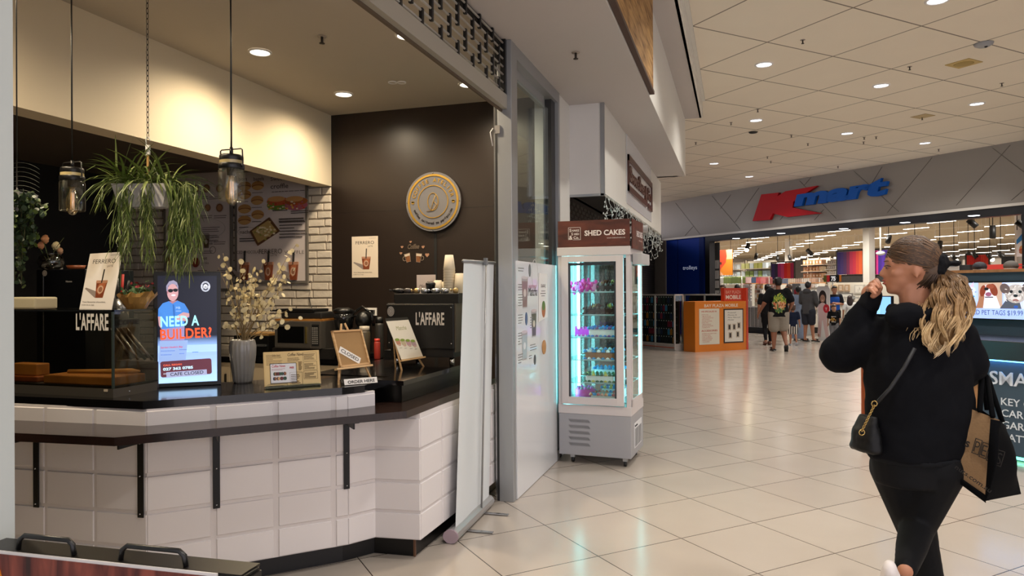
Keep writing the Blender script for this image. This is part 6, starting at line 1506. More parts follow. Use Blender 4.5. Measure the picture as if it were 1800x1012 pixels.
# curtain displays
def curtains(label, px0, px1, y0, y1, u, cols, fr=True):
    F = UF(u); x0, zb = ux(px0, y1, u); x1 = ux(px1, y1, u)[0]; zt_ = ux((px0+px1)/2, y0, u)[1]; zb = ux((px0+px1)/2, y1, u)[1]
    t = thing('curtain_display', F @ V((x0+x1)/2, 0, 0), label, 'curtain display'); fm = M('#2a2623', .5)
    b = MB(F); 
    for x in (x0-.03, x1+.03): b.box((x-.025, 0, -.03), (x+.025, zt_+.08, .03), fm)
    b.box((x0-.05, zt_+.03, -.03), (x1+.05, zt_+.09, .03), fm); b.box((x0, zb-.35, -.06), (x1, zb-.02, -.04), M('#3a3633', .6, noise=.6, scale=30)); b.box((x0, 0, -.3), (x1, zb-.36, -.02), M('#d9cdb8', .6)); b.build('frame', t)
    w = (x1-x0)/len(cols)
    for i, c_ in enumerate(cols):
        b = MB(F); P = []; n = 12
        for k in range(n+1): P.append((x0+i*w+k*w/n, .0, .02+.022*math.sin(k*PI*2*3/n)))
        Q = [(p[0], zb, p[2]) for p in P]+[(p[0], zt_+.02, p[2]) for p in P]
        b.add(Q, [(k, k+1, n+2+k, n+1+k) for k in range(n)], M(c_, .7), True); b.build('curtain', t, label={'#': 'curtain'}.get(c_))
curtains('small hanging display of purple, pink and red curtains above the crowd', 1357, 1396, 463, 491, 26, ['#3c2c6a', '#2c2648', '#a83078', '#c8447c', '#d8282c', '#e04a30', '#b02a5a'])
curtains('large hanging display of purple to orange curtains left of the white column', 1473, 1517, 443, 482, 22, ['#44387c', '#54407c', '#64406c', '#8c3a5c', '#c83c5c', '#d83c50', '#e45a44', '#f0703c'])
curtains('hanging display of pink and violet curtains right of the white column', 1528, 1562, 441, 482, 22, ['#d8342c', '#e03c84', '#d83c90', '#4a2c94', '#5c34a8', '#4a2a90'])
curtains('far red and pink curtain display near the hat stands', 1700, 1738, 449, 466, 26, ['#d8342c', '#c82c2c', '#e04434'])
# orange banner
u = 20; F = UF(u); x0, y0 = ux(1258, 484, u); x1, y1 = ux(1287, 438, u)
b = MB(F); b.box((x0, y0, -.03), (x1, y1, 0), M('#e88a2c', .5, emis=.0)); w, h = x1-x0, y1-y0; b.T = F @ Matrix.Translation((x0, y0, .001)); b.z = 0
b.poly([(w*.62,h*.62),(w,h*.62),(w,h),(w*.62,h)], M('#efb08a', .5)); b.poly([(0,h),(w*.64,h),(w*.68,h*.75),(w*.62,h*.5),(w*.35,h*.28),(w*.22,h*.1),(0,h*.0)], M('#dd4a2e', .5)); b.poly([(w*.30,0),(w*.48,h*.0),(w*.3,h*.16)], M('#efb08a', .5))
b.text('e', w*.26, h*.42, h*.16, M('#4a2a1c', .5), bold=.05); b.tube([(w*.1, h, -.01), (w*.1, 4.5-y0, -.01)], .008, BLACK, 5); b.tube([(w*.9, h, -.01), (w*.9, 4.5-y0, -.01)], .008, BLACK, 5)
b.build('hanging_banner', label='orange and red hanging banner with a dark letter e at the left of the store', cat='banner')
# entrance glass leaves with notices
u = FU+.35; F = UF(u)
for k, (p0, p1) in enumerate(((1247-8, 1251.5), (1256, 1265))):
    x0, x1 = ux(p0, 490, u)[0], ux(p1, 490, u)[0]; t = thing('glass_door_leaf', F @ V((x0+x1)/2, 0, 0), ['open glass door leaf next to the blue panel with pinned notices', 'open glass door leaf nearest the shop floor with pinned notices'][k], 'door leaf')
    b = MB(F); b.box((x0, 0, -.02), (x1, 3.05, 0), M('#5d5c58', .3)); b.build('leaf', t)
    b = MB(F); 
    for (ya, yb) in ((456, 472), (474, 490), (492, 506), (509, 523)):
        c0, c1 = ux(p0+2, yb, u), ux(p1-1, ya, u); b.z = .002; b.rect(x0+.03, c0[1], x1-x0-.06, c1[1]-c0[1]-.02, PAPER, .006); b.z = .006; b.lines(x0+.08, c0[1]+.04, x1-x0-.18, c1[1]-c0[1]-.12, 5, M('#8d8d90', .6), .008, ya)
    b.build('notices', t)
x0, x1 = ux(1252, 490, u-.02)[0], ux(1255.5, 490, u-.02)[0]
b = MB(UF(u-.05)); b.box((x0, 0, -.03), (x1, 3.06, 0), M('#e0e0dc', .5)); b.build('door_post', label='white upright post between the two open glass door leaves', cat='post')
# clothing racks
def rack(label, px0, px1, ytop, ybot, u, cols, names, n=14, seed=1, wd=.05):
    F = UF(u); x0, x1 = ux(px0, 490, u)[0], ux(px1, 490, u)[0]; zt_ = ux((px0+px1)/2, ytop, u)[1]; zb = ux((px0+px1)/2, ybot, u)[1]
    t = thing('clothes_rack', F @ V((x0+x1)/2, 0, 0), label, 'clothes rack'); b = MB(F); b.tube([(x0, 0, 0), (x0, zt_, 0), (x1, zt_, 0), (x1, 0, 0)], .02, M('#d8d4cc', .4, .3), 6); b.build('rail', t)
    r = random.Random(seed); w = (x1-x0)/n; protos = {}
    for k in range(n):
        q = cols[min(len(cols)-1, int(k/n*len(cols)))]; p = F @ V(x0+(k+.5)*w, zb, 0)
        if q not in protos:
            b = MB(frame(p, F.col[0].to_3d())); h = zt_-zb; b.prism([(-w*.4,0),(w*.4,0),(w*.44,h*.8),(w*.1,h*.97),(-w*.1,h*.97),(-w*.44,h*.8)], -.2, .2, M(q, .8)); protos[q] = (b.build('garment', label='%s garment hanging %s' % (names[q], label.split('rack')[-1].strip() and 'on the '+names['where']), cat='garment', group='%s garments on the %s' % (names[q], names['where'])), p)
        else: o, p0 = protos[q]; dup(o, delta=p-p0)
rack('clothes rack with white and olive tops under the orange banner', 1266, 1304, 486, 498, 20, ['#dcd8cc', '#8a9a58', '#7c8c50'], {'#dcd8cc': 'white', '#8a9a58': 'light olive', '#7c8c50': 'olive', 'where': 'rack under the orange banner'}, 15)
rack('low clothes rack with pink and denim items in front of the bedding shelf', 1308, 1352, 487, 500, 22, ['#c9a0a0', '#d4b0ac', '#40506c', '#b04a4c', '#c07070'], {'#c9a0a0': 'dusty pink', '#d4b0ac': 'pale pink', '#40506c': 'denim blue', '#b04a4c': 'red', '#c07070': 'rose', 'where': 'rack before the bedding shelf'}, 16)
rack('low clothes rack with mixed items in front of the storage box shelf', 1378, 1440, 489, 500, 23, ['#6c7488', '#d0bca8', '#b89c8c', '#d8ccc0', '#cfa890'], {'#6c7488': 'grey blue', '#d0bca8': 'beige', '#b89c8c': 'brown', '#d8ccc0': 'off white', '#cfa890': 'peach', 'where': 'rack before the storage box shelf'}, 18)
# pegboard stands with carded goods
def pegstand(label, px0, px1, ytop, ybot, u, cols, rows, ncol, base=BLACKM, seed=1, body='#e6dfd2', grp='cards'):
    F = UF(u); x0, x1 = ux(px0, 530, u)[0], ux(px1, 530, u)[0]; zt_ = ux((px0+px1)/2, ytop, u)[1]; zb = max(.0, ux((px0+px1)/2, ybot, u)[1])
    t = thing('display_stand', F @ V((x0+x1)/2, 0, -.2), label, 'display stand'); b = MB(F); b.box((x0, .2, -.3), (x1, zt_, 0), M(body, .6)); b.build('panel', t); b = MB(F); b.box((x0, 0, -.32), (x1, .2, .04), base); b.build('plinth', t)
    b = MB(F); b.box((x0, zt_, -.32), (x1, zt_+.03, .02), M('#d89a60', .6)); b.build('top_edge', t)
    r = random.Random(seed); w, h = (x1-x0)/ncol, (zt_-zb)/rows
    for i in range(rows):
        for j in range(ncol):
            b = MB(F); c_ = r.choice(cols); sx, sz = w*r.uniform(.55, .8), h*r.uniform(.5, .75); x, z = x0+(j+.5)*w, zb+(i+.5)*h; b.box((x-sx/2, z-sz/2, .0), (x+sx/2, z+sz/2, .05), M(c_, .6), bev=.008); b.build('card', t, label=None)
    return t
pegstand('white stand of small carded goods directly right of the red kiosk corner', 1309, 1322, 499, 530, 19, ['#f2efe8', '#d0c8c8', '#e4d0c8'], 6, 3, seed=1)
pegstand('stand of brown and pink boxed goods left of the crowd', 1322, 1342, 500, 532, 19.2, ['#6a4a3a', '#c9a08c', '#e0c0b8', '#b88a54', '#efe6dc'], 4, 4, seed=2)
pegstand('stand of pale tags and kraft boxes behind the crowd', 1342, 1372, 500, 532, 19.4, ['#efe9dd', '#d8a468', '#c9a6a0', '#f3efe6'], 5, 6, seed=3)
pegstand('white gondola with pale picture cards behind the standing family', 1388, 1440, 498, 545, 20.5, ['#efe9dd', '#f6f3ee', '#d8c4b8', '#c9c4bc'], 5, 8, seed=4)
# striped bags under the stands
F = UF(18.8); x0, x1 = ux(1308, 560, 18.8)[0], ux(1347, 560, 18.8)[0]; z0, z1 = .2, ux(1325, 538, 18.8)[1]
t = thing('low_display_shelf', F @ V((x0+x1)/2, 0, 0), 'low black-based shelf of black and white striped bags right of the phone kiosk', 'display shelf')
b = MB(F); b.box((x0, 0, -.4), (x1, .2, .05), BLACKM); b.build('base', t)
b = MB(F); b.box((x0, .2, -.4), (x1, z1, -.02), M('#e8e4dc', .6)); b.build('shelf_back', t)
for k in range(6):
    b = MB(F); w = (x1-x0)/6; xa = x0+k*w
    for j in range(5): b.box((xa+.01+j*(w-.02)/5, .21, -.02), (xa+.01+(j+.5)*(w-.02)/5, z1-.04, .02), M('#1f1d1c', .7))
    b.box((xa+.01, .205, -.02), (xa+w-.01, z1-.03, .015), M('#efece6', .7)); b.build('striped_bag', t)
# framed pictures wall at the back right of the crowd
F = UF(20.5); u = 20.5; x0, x1 = ux(1456, 530, u)[0], ux(1580, 530, u)[0]; zt_ = ux(1510, 496, u)[1]
t = thing('picture_gondola', F @ V((x0+x1)/2, 0, -.1), 'pale wall gondola of framed pictures behind the small girl in white', 'display stand')
b = MB(F); b.box((x0, .15, -.3), (x1, zt_, 0), M('#e4dccc', .6)); b.box((x0, 0, -.3), (x1, .15, .04), BLACKM); b.build('panel', t)
r = random.Random(3)
for (px0, py0, px1, py1, c1, c2) in ((1462,511,1472,500,'#d8b890','#ecd6bc'),(1475,512,1483,500,'#b99a78','#e6cdb4'),(1486,512,1494,500,'#b99a78','#e6cdb4'),(1474,535,1500,515,'#8a8680','#f0ece2'),(1503,516,1520,500,'#cfc8bc','#efe8da'),(1503,532,1520,518,'#cfc8bc','#efe8da'),(1482,526,1512,520,'#9a9a96','#b8b8b4'),(1488,565,1498,537,'#8a8680','#efece4'),(1503,560,1518,535,'#cfc8bc','#f0ebe0'),(1522,540,1545,500,'#cfc8bc','#efe8da'),(1522,570,1545,545,'#bdb5a8','#efe8da'),(1470,560,1484,540,'#cfc8bc','#efe8da')):
    a_, c_ = ux(px0, py0, u), ux(px1, py1, u); b = MB(F); b.box((a_[0], a_[1], 0), (c_[0], c_[1], .04), M(c1, .5)); b.z = .04; e = .04; b.rect(a_[0]+e, a_[1]+e, c_[0]-a_[0]-2*e, c_[1]-a_[1]-2*e, M(c2, .6), .042); b.z = .042
    for k in range(3): b.rect(a_[0]+(c_[0]-a_[0])*r.uniform(.3,.6), a_[1]+(c_[1]-a_[1])*r.uniform(.2,.5), .012, (c_[1]-a_[1])*.3, M('#a89f94', .6))
    b.build('framed_picture', t)
# price sign 75c
u = 19.6; F = UF(u); x0, z0 = ux(1448, 497, u); x1, z1 = ux(1479, 483, u); z0 = ux(1464, 495, u)[1]; z1 = ux(1464, 483.5, u)[1]
b = MB(F); b.box((x0, z0, -.02), (x1, z1, 0), BLACK); b.T = F @ Matrix.Translation((0, 0, .001)); w = x1-x0; b.rect(x0, z0, w*.17, z1-z0, M('#6a6a24', .5)); b.rect(x0+w*.17, z0, w*.17, z1-z0, M('#d82c34', .5)); b.rect(x0+w*.88, z0, w*.12, z1-z0, M('#f08c34', .5)); b.text('75', x0+w*.42, z0+.03, (z1-z0)*.68, M('#ffffff', .5, emis=.3), w=w*.26, bold=.05); b.text('c', x0+w*.70, z0+(z1-z0)*.5, (z1-z0)*.22, M('#ffffff', .5))
b.box((x0+w*.45, 0, -.04), (x0+w*.5, z0, -.02), WHITE); b.build('price_sign', label='black price sign reading 75 with red and orange ends below the large curtain display', cat='sign')
# grey cold cabinet / self-service unit behind the family
u = 19.0; F = UF(u); x0, x1 = ux(1392, 530, u)[0], ux(1407, 530, u)[0]; zt_ = ux(1400, 498, u)[1]
b = MB(F); b.box((x0, 0, -.5), (x1, zt_, 0), M('#8c8f90', .4), bev=.02); b.box((x0+.04, .3, 0), (x1-.04, zt_-.7, .01), M('#a9acad', .4)); b.box((x0+.1, zt_-.35, 0), (x0+.25, zt_-.2, .01), M('#b02a40', .5)); b.box((x0+.05, zt_-.62, 0), (x1-.05, zt_-.56, .012), BLACK)
b.build('grey_cabinet', label='tall grey cabinet behind the man with the printed t-shirt and the child in stripes', cat='cabinet')
# standee of a girl
pS = K.Z(1448, 597, 0); F = frame(pS, (q2, -q2, 0)); s0 = onboard(F, 1436, 590).x; s1 = onboard(F, 1459, 590).x; st = onboard(F, 1446, 503).y; w = s1-s0
t = thing('cardboard_standee', F @ V((s0+s1)/2, 0, 0), 'white standee printed with a smiling girl in pale pink next to the grey hoodie', 'standee')
b = MB(F); b.prism([(s0+w*.1, 0), (s1-w*.05, 0), (s1, st*.95), (s1-w*.1, st), (s0+w*.1, st), (s0, st*.95)], -.02, 0, M('#ece8e4', .5)); b.box((s0+.1, 0, -.3), (s1-.1, .02, -.02), WHITE); b.build('board', t)
b = MB(F @ Matrix.Translation((0, 0, .001))); cx_ = (s0+s1)/2-.02; hs = st
pk, sk_, hr = M('#e4c4c0', .6), M('#b98a70', .6), M('#2c1c18', .6)
b.oval(cx_, hs*.80, .135, .20, hr, 20); b.poly([(cx_-.11,hs*.8),(cx_-.14,hs*.60),(cx_+.14,hs*.60),(cx_+.12,hs*.8)], hr)
b.poly([(cx_-.14,hs*.36),(cx_+.13,hs*.36),(cx_+.17,hs*.64),(cx_+.05,hs*.69),(cx_-.05,hs*.69),(cx_-.17,hs*.64)], pk); b.oval(cx_, hs*.77, .085, .12, sk_, 20)
for s in (-1, 1): b.oval(cx_+s*.035, hs*.785, .014, .008, INK, 8)
b.oval(cx_, hs*.735, .03, .01, M('#f0e0dc', .5), 10)
b.poly([(cx_-.14,hs*.36),(cx_-.02,hs*.36),(cx_-.08,hs*.04),(cx_-.20,hs*.06)], pk); b.poly([(cx_+.0,hs*.36),(cx_+.13,hs*.36),(cx_+.22,hs*.05),(cx_+.11,hs*.03)], pk); b.oval(cx_-.15, hs*.08, .03, .045, sk_, 10)
b.poly([(cx_+.12,hs*.64),(cx_+.17,hs*.62),(cx_+.24,hs*.42),(cx_+.20,hs*.40)], pk)
b.oval(cx_+.13, hs*.585, .11, .13, M('#d02c38', .5), 24); b.text('T', cx_+.09, hs*.55, .08, M('#f4ece8', .5), bold=.04)
b.build('print', t)
# track spotlights
sp_c = M('#161514', .5); k = 0
for px, py, u, lit, lab in ((1314,434,18.2,1,'glowing track spotlight nearest the blue panel under the store ceiling'),(1329,450,24,0,'black track spotlight above the bedding shelf'),(1367,453,27,0,'black track spotlight left of the slim far column'),(1388,452,27,0,'black track spotlight right of the slim far column'),(1423,443,22,0,'black track spotlight in front of the storage box shelf'),(1562,420,20,0,'black track spotlight right of the white column'),(1608,425,21,0,'black track spotlight above the woman'),(1652,430,22,0,'black track spotlight just right of the ponytail woman'),(1709,392,19,0,'large black track spotlight near the top of the opening'),(1745,407,20,0,'black cylinder spotlight pointing straight down'),(1796,395,19,0,'black spotlight cut by the right end of the opening'),(1713,448,26,0,'small black spotlight above the hat stand shelf'),(1702,448,27,0,'small black spotlight left of the bright lamp'),(1677,453,26,1,'bright lamp glare left above the hat stands'),(1740,451,26,1,'bright lamp glare between the two hat stands'),(1759,448,27,0,'small black spotlight near the blue and white poster')):
    c_ = K.pl(px, py, UV(u, 0), FN); r = random.Random(px); t = thing('track_spotlight', c_, lab, 'spotlight', 'track spotlights in the store')
    q = c_+V(r.uniform(-.12,.12), r.uniform(-.12,-.02), -.1) if px != 1745 else c_+V(0,0,-.18)
    b = MB(); b.tube([c_-(q-c_)*.9, q], .075, sp_c, 12); b.build('can', t); b = MB(); b.tube([c_, (c_.x, c_.y, 4.5)], .012, sp_c, 5); b.build('stem', t)
    if lit: b = MB(); b.ball(q, .07, M('#fff0c8', .3, emis=30), 10); b.build('bulb', t)
c_ = K.pl(1548, 445, UV(21, 0), FN); b = MB(); b.tube([c_, (c_.x, c_.y, 4.5)], .03, stw, 8); b.ball(c_, (.14, .14, .07), M('#efefef', .4), 14); b.build('pendant_camera', label='white dome on a white ceiling pole in front of the pink and violet curtains', cat='ceiling fitting')
# right hand shelves behind the kiosk: screens, caps
u = 19; F = UF(u)
def blk(name, label, cat, px0, py0, px1, py1, u, m_, d=.3, group=None, extra=None, toz=None):
    F = UF(u); a_, c_ = ux(px0, py0, u), ux(px1, py1, u); b = MB(F); b.box((a_[0], a_[1] if toz is None else toz, -d), (c_[0], c_[1], 0), m_, bev=.01)
    if extra: extra(b, F, a_, c_)
    return b.build(name, label=label, cat=cat, group=group)
blk('wall_screen', 'pale grey framed display screen behind the kiosk next to the ponytail', 'screen', 1657, 475, 1685, 459, 24, M('#d8d4d0', .5), .1, extra=lambda b, F, a_, c_: b.box((a_[0]+.05, a_[1]+.12, 0), (c_[0]-.05, c_[1]-.04, .02), M('#7c8894', .3)), toz=.0)
blk('black_rack', 'low black rack left of the navy cap above the kiosk', 'rack', 1686, 475, 1705, 465, 21, BLACKM, .2, toz=0.0)
blk('red_shelf', 'long red shelf of goods behind the hat stands', 'shelving', 1730, 475, 1800, 463, 22, M('#d8382c', .5), .3, toz=0.0)
blk('slatted_screen', 'black slatted panel above the red shelf at the far right', 'panel', 1760, 463, 1805, 449, 24, M('#1c1b1c', .5), .1, toz=0.0)
blk('white_shop_wall', 'white wall bay with red band behind the right end of the kiosk', 'panel', 1692, 478, 1800, 452, 30, M('#e0d6cc', .6), .1, toz=0.0)
u = 22.5; F = UF(u); x0, z0 = ux(1787, 451, u); x1, z1 = ux(1803, 403, u)
b = MB(F); b.box((x0, z0, -.03), (x1, z1, 0), M('#e8e6e4', .5)); b.T = F @ Matrix.Translation((x0, z0, .001)); w, h = x1-x0, z1-z0; b.z = 0
b.poly([(0,h*.45),(0,h*.62),(w,h),(w,h*.72)], M('#2f86d0', .5)); b.oval(w*.72, h*.3, w*.42, h*.12, M('#c88a48', .5)); b.oval(w*.7, h*.24, w*.46, h*.06, M('#b83a2c', .5)); b.oval(w*.7, h*.17, w*.44, h*.08, M('#a8683a', .5)); b.box((.0, h, -.02), (.02, 4.5-z0, -.01), BLACK)
b.box((w-.04, h, -.02), (w-.02, 4.5-z0, -.01), BLACK); b.build('food_poster', label='blue and white hanging poster with a burger at the right end of the opening', cat='poster')
# ================================================================ KEY CUTTING KIOSK (right)
ku = 6.85; KF = UF(ku)
slate = M('#3b4c5a', .45, noise=.03, scale=3, name='slate_blue_laminate'); slated = M('#2c3b47', .5); oak = wood_mat('oak_trim', '#9c6a40', '#b98556', (30, 3, 3), .45)
x0 = ux(1514, 720, ku)[0]; x1 = ux(1800, 720, ku)[0]+1.0
xs = ux(1724, 720, ku)[0]
topZ = ux(1795, 600, ku)[1]; bandZ = ux(1795, 634, ku)[1]
t = thing('kiosk_counter', KF @ V((x0+x1)/2, 0, -.4), 'slate blue service kiosk with white lettering and a black counter top behind the ponytail woman', 'kiosk')
b = MB(KF); b.box((xs, .05, -.7), (x1, bandZ, 0), slate, bev=.004); b.build('front_panel', t, label='slate blue front panel with white lettering')
b = MB(KF); b.box((x0+.02, .05, -.7), (xs-.0, bandZ, -.06), M('#1c1815', .6)); 
xx = x0+.02
while xx < xs-.06: b.box((xx, .05, -.06), (xx+.05, bandZ, -.03), oak); xx += .062
b.box((x0, .0, -.7), (x0+.02, bandZ, 0), M('#a3532e', .5)); b.build('slatted_end', t, label='oak slatted section')
b = MB(KF); b.box((x0, bandZ, -.72), (x1, topZ, .10), M('#15171a', .25), bev=.006); b.build('counter_top', t)
b = MB(KF); b.box((xs, bandZ-.014, .01), (x1, bandZ-.001, .05), M('#4aa0e8', .4, emis=9)); b.box((xs, .015, -.05), (x1, .035, -.02), M('#5ad0a8', .4, emis=5)); b.box((xs, .0, -.65), (x1, .05, -.05), M('#0d1a2a', .5)); b.build('light_strip', t, label='blue light strip')
b = MB(KF @ Matrix.Translation((0, 0, .001))); lt = M('#dfe2e4', .5, name='white_letters')
a0 = ux(1741, 700, ku)
sh_ = ux(1760, 676, ku); sh2 = ux(1760, 653, ku)
b.text('SMART', a0[0], sh_[1], sh2[1]-sh_[1], lt, bold=.01, d=.012)
for s_, px, py in (('KEY CUTTING', 1760, 711), ('CAR REMOTES', 1761, 731), ('GARAGE REMOTES', 1762, 751.5), ('BATTERIES', 1763, 773)):
    a_ = ux(px, py, ku); b.text(s_, a_[0], a_[1], .075*.85, lt, bold=.005, d=.004)
b.build('lettering', t, label='white raised lettering')
# back wall with screen
kb_ = 7.75; BF_ = UF(kb_); zt_ = ux(1800, 472, kb_)[1]; xl = ux(1640, 500, kb_)[0]; x1b = x1+.8
b = MB(BF_); b.box((xl, topZ-.2, -.12), (x1b, zt_-.03, 0), slate); b.box((xl, 0, -.12), (x1b, topZ-.2, 0), slated); b.build('back_wall', t)
b = MB(BF_); b.box((xl-.02, zt_-.03, -.3), (x1b, zt_, .03), oak); yy = ux(1790, 598, kb_)[1]; b.box((xl, yy-.02, 0), (x1b, yy+.01, .06), oak); b.build('oak_edge', t, label='oak edge strip')
s0 = ux(1676, 528, kb_)[0]; s1 = s0+1.55; sb0 = ux(1795, 561, kb_)[1]; sb1 = ux(1795, 496, kb_)[1]; TF = BF_ @ Matrix.Translation((0, 0, .02))
b = MB(TF); b.box((s0-.015, sb0-.015, -.02), (s1+.015, sb1+.015, .03), BLACK); scn = b.build('wall_screen', t, label='wide pet picture screen')
b = MB(TF @ Matrix.Translation((0, 0, .031))); e = lambda c_, s=1.0: M(c_, .3, emis=s)
h = sb1-sb0; b.rect(s0, sb0, s1-s0, h, e('#9fb4e8', 1.05)); b.z = .0002
def sx2(px): return ux(px, 528, kb_-.05)[0]
py_ = lambda py: ux(1760, py, kb_-.05)[1]
ya, yb = py_(542), sb1
b.rect(s0, ya, sx2(1719)-s0, yb-ya, e('#a9bdf0', 1.05)); b.rect(sx2(1720), ya, sx2(1762)-sx2(1720), yb-ya, e('#b79a88', .95)); b.rect(sx2(1764), ya, s1-sx2(1764), yb-ya, e('#c0c8e8', 1.0))
cx_, cy_ = sx2(1703), py_(512); u_ = (sx2(1719)-sx2(1690))
b.poly([(cx_-.12,ya),(cx_+.06,ya),(cx_+.07,cy_-.02),(cx_-.06,cy_-.02)], e('#b9c6ec')); b.oval(cx_, cy_+.01, .07, .055, e('#c6d0f0')); b.poly([(cx_-.07,cy_+.03),(cx_-.03,cy_+.05),(cx_-.06,cy_+.11)], e('#c9a8c8')); b.poly([(cx_+.01,cy_+.05),(cx_+.05,cy_+.04),(cx_+.05,cy_+.10)], e('#c9b4d8')); b.oval(cx_+.03, cy_+.02, .012, .005, e('#4a5888')); b.rect(cx_-.07, cy_-.06, .13, .016, e('#3a98d8')); b.oval(cx_+.03, cy_-.10, .014, .014, e('#2c50a0')); b.oval(cx_+.07, cy_-.005, .01, .006, e('#8890c0'))
cx_, cy_ = sx2(1737), py_(511)
b.poly([(cx_-.11,ya),(cx_+.12,ya),(cx_+.07,cy_-.03),(cx_-.04,cy_-.04)], e('#d8d4e4')); b.poly([(cx_-.12,ya),(cx_-.05,ya),(cx_-.03,cy_-.02),(cx_-.08,cy_-.05)], e('#9a6a50')); b.oval(cx_, cy_, .055, .065, e('#d8d4e0')); b.oval(cx_+.055, cy_+.01, .035, .065, e('#7a3420'), rot=.3); b.oval(cx_-.05, cy_-.0, .028, .06, e('#7a3420'), rot=-.2); b.oval(cx_+.02, cy_+.045, .04, .025, e('#8a4430')); b.oval(cx_-.015, cy_+.02, .022, .016, e('#1a1418')); b.oval(cx_+.005, cy_-.035, .03, .022, e('#8a5068')); b.rect(cx_-.03, cy_-.07, .08, .010, e('#3a2c34'))
cx_, cy_ = sx2(1786), py_(516)
b.poly([(cx_-.15,ya),(cx_+.05,ya),(cx_+.02,cy_-.03),(cx_-.06,cy_-.02)], e('#4a4c58')); b.oval(cx_, cy_, .10, .095, e('#a8a09c')); b.oval(cx_-.10, cy_+.05, .045, .055, e('#5a4a48'), rot=.5); b.oval(cx_+.10, cy_+.06, .045, .05, e('#5a4a48'), rot=-.5)
for s in (-1, 1): b.oval(cx_+s*.04, cy_+.02, .016, .016, e('#181014'))
b.oval(cx_, cy_-.04, .05, .035, e('#c9c0bc')); b.oval(cx_, cy_-.02, .02, .014, e('#141014')); b.oval(cx_+.0, cy_-.065, .03, .012, e('#8a5a54')); b.oval(cx_, cy_-.13, .02, .014, e('#2c50a0'))
r = random.Random(5)
for k in range(40): b.oval(cx_+max(-.09, min(.06, r.gauss(0,.05))), cy_+max(-.08, min(.07, r.gauss(.0,.04))), .012, .004, e(r.choice(['#c9c2be', '#8a827e', '#d8d2ce'])), 6, rot=r.uniform(0,3))
for s in (-1, 1): b.oval(cx_+s*.04, cy_+.02, .014, .014, e('#181014'))
b.oval(cx_, cy_-.02, .02, .014, e('#141014'))
tx0 = sx2(1702); b.text('ENGRAVED PET TAGS $19.99', sx2(1799)-.0, py_(553.5), .048, e('#3a4874', .8), align='r', w=(sx2(1799)-tx0)*1.28)
b.build('screen_picture', scn, label='cat and two dogs on a pale blue background')
# small bright screen at the far end
su = 7.4; a_, c_ = ux(1538, 533, su), ux(1567, 520, su)
b = MB(UF(su)); b.box((a_[0], topZ+.0, -.04), (c_[0], c_[1], -.002), BLACK); b.rect(a_[0]+.01, a_[1]-.12, (c_[0]-a_[0])*.3, c_[1]-a_[1]+.11, e('#8ec4f4', 1.1)); b.rect(a_[0]+(c_[0]-a_[0])*.36, a_[1]-.12, (c_[0]-a_[0])*.6, c_[1]-a_[1]+.11, e('#7fb4ec', 1.1))
b.build('counter_monitor', label='small bright blue monitor on the kiosk counter below the raised hand', cat='monitor')
# hat stands on the kiosk top ledge
for k, (px, capc, brim, lab) in enumerate(((1722, '#23242c', -1, 'mannequin head in a navy cap on the kiosk back ledge'), (1777, '#55504a', 1, 'pale mannequin head in a grey patterned cap on the kiosk back ledge'))):
    p = K.pl(px, 470, BF_ @ V(0, 0, -.15), FN); t = thing('mannequin_head', (p.x, p.y, zt_), lab, 'mannequin head'); fc = M('#cfcac2', .5)
    b = MB(); b.ball((p.x, p.y, zt_+.0), (.062, .07, .075), fc, 16); b.lathe([(.05,-.0),(.04,.02)], fc, at=(p.x, p.y, zt_+.001), seg=16); b.ball((p.x+brim*.02, p.y-.06, zt_+.0), (.012,.014,.012), fc, 8); b.build('head', t)
    b = MB(); b.ball((p.x, p.y, zt_+.035), (.068, .076, .055), M(capc, .7), 18); b.prism([(p.x+brim*.02-.05, p.y-.05), (p.x+brim*.02+.05, p.y-.05), (p.x+brim*.07+.03, p.y-.13), (p.x+brim*.07-.03, p.y-.13)], zt_+.03, zt_+.036, M(capc, .7)); b.build('cap', t)

# ================================================================ DISPLAY CABINET TOP IN THE BOTTOM LEFT CORNER
zc = 1.0
fa, fb = K.Z(0, 968, zc), K.Z(388, 1009, zc); ba = K.Z(0, 952, zc+.01)
d = fb-fa; F = frame(V(fa.x, fa.y, 0)-d*.12, V(d.x, d.y, 0)); L = V(d.x, d.y, 0).length*1.12
bk = abs((F.inverted() @ ba).z)
t = thing('promo_stand', F @ V(L/2, 0, 0), 'black metal stand with two handles and dark red print in the bottom left corner', 'promotion stand')
bm2 = M('#191817', .35, .4, name='dark_metal'); b = MB(F); b.box((0, .02, -.06), (L+.045, zc-.004, -.004), bm2); b.prism([(L+.0, -.004), (L+.05, -.02), (L+.05, -.06), (L+.0, -.06)], 0, zc-.01, bm2, T=Matrix(((1,0,0,0),(0,0,1,0),(0,1,0,0),(0,0,0,1))))
b.box((0, zc-.006, -.07), (L+.04, zc-.001, -.008), M('#35322e', .35, .7)); b.box((0, 0, -.2), (.05, .03, .1), bm2); b.box((L-.05, 0, -.2), (L, .03, .1), bm2); b.build('body', t)
rw = wood_mat('red_brown_print', '#4a1712', '#8a4434', (30, 30, 6), .4, dark='#2c0f0c'); b = MB(F); b.box((0, .1, -.004), (L*.985, zc, .0), M('#cfcac6', .4)); b.box((0, .1, 0), (L*.978, zc-.006, .002), rw)
p = onboard(F, 0, 1000); b.poly([(p.x-.05, p.y-.05), (p.x+.012, p.y-.03), (p.x+.003, p.y+.0), (p.x-.03, p.y+.012)], M('#d8821e', .5), .004); b.build('printed_front', t)
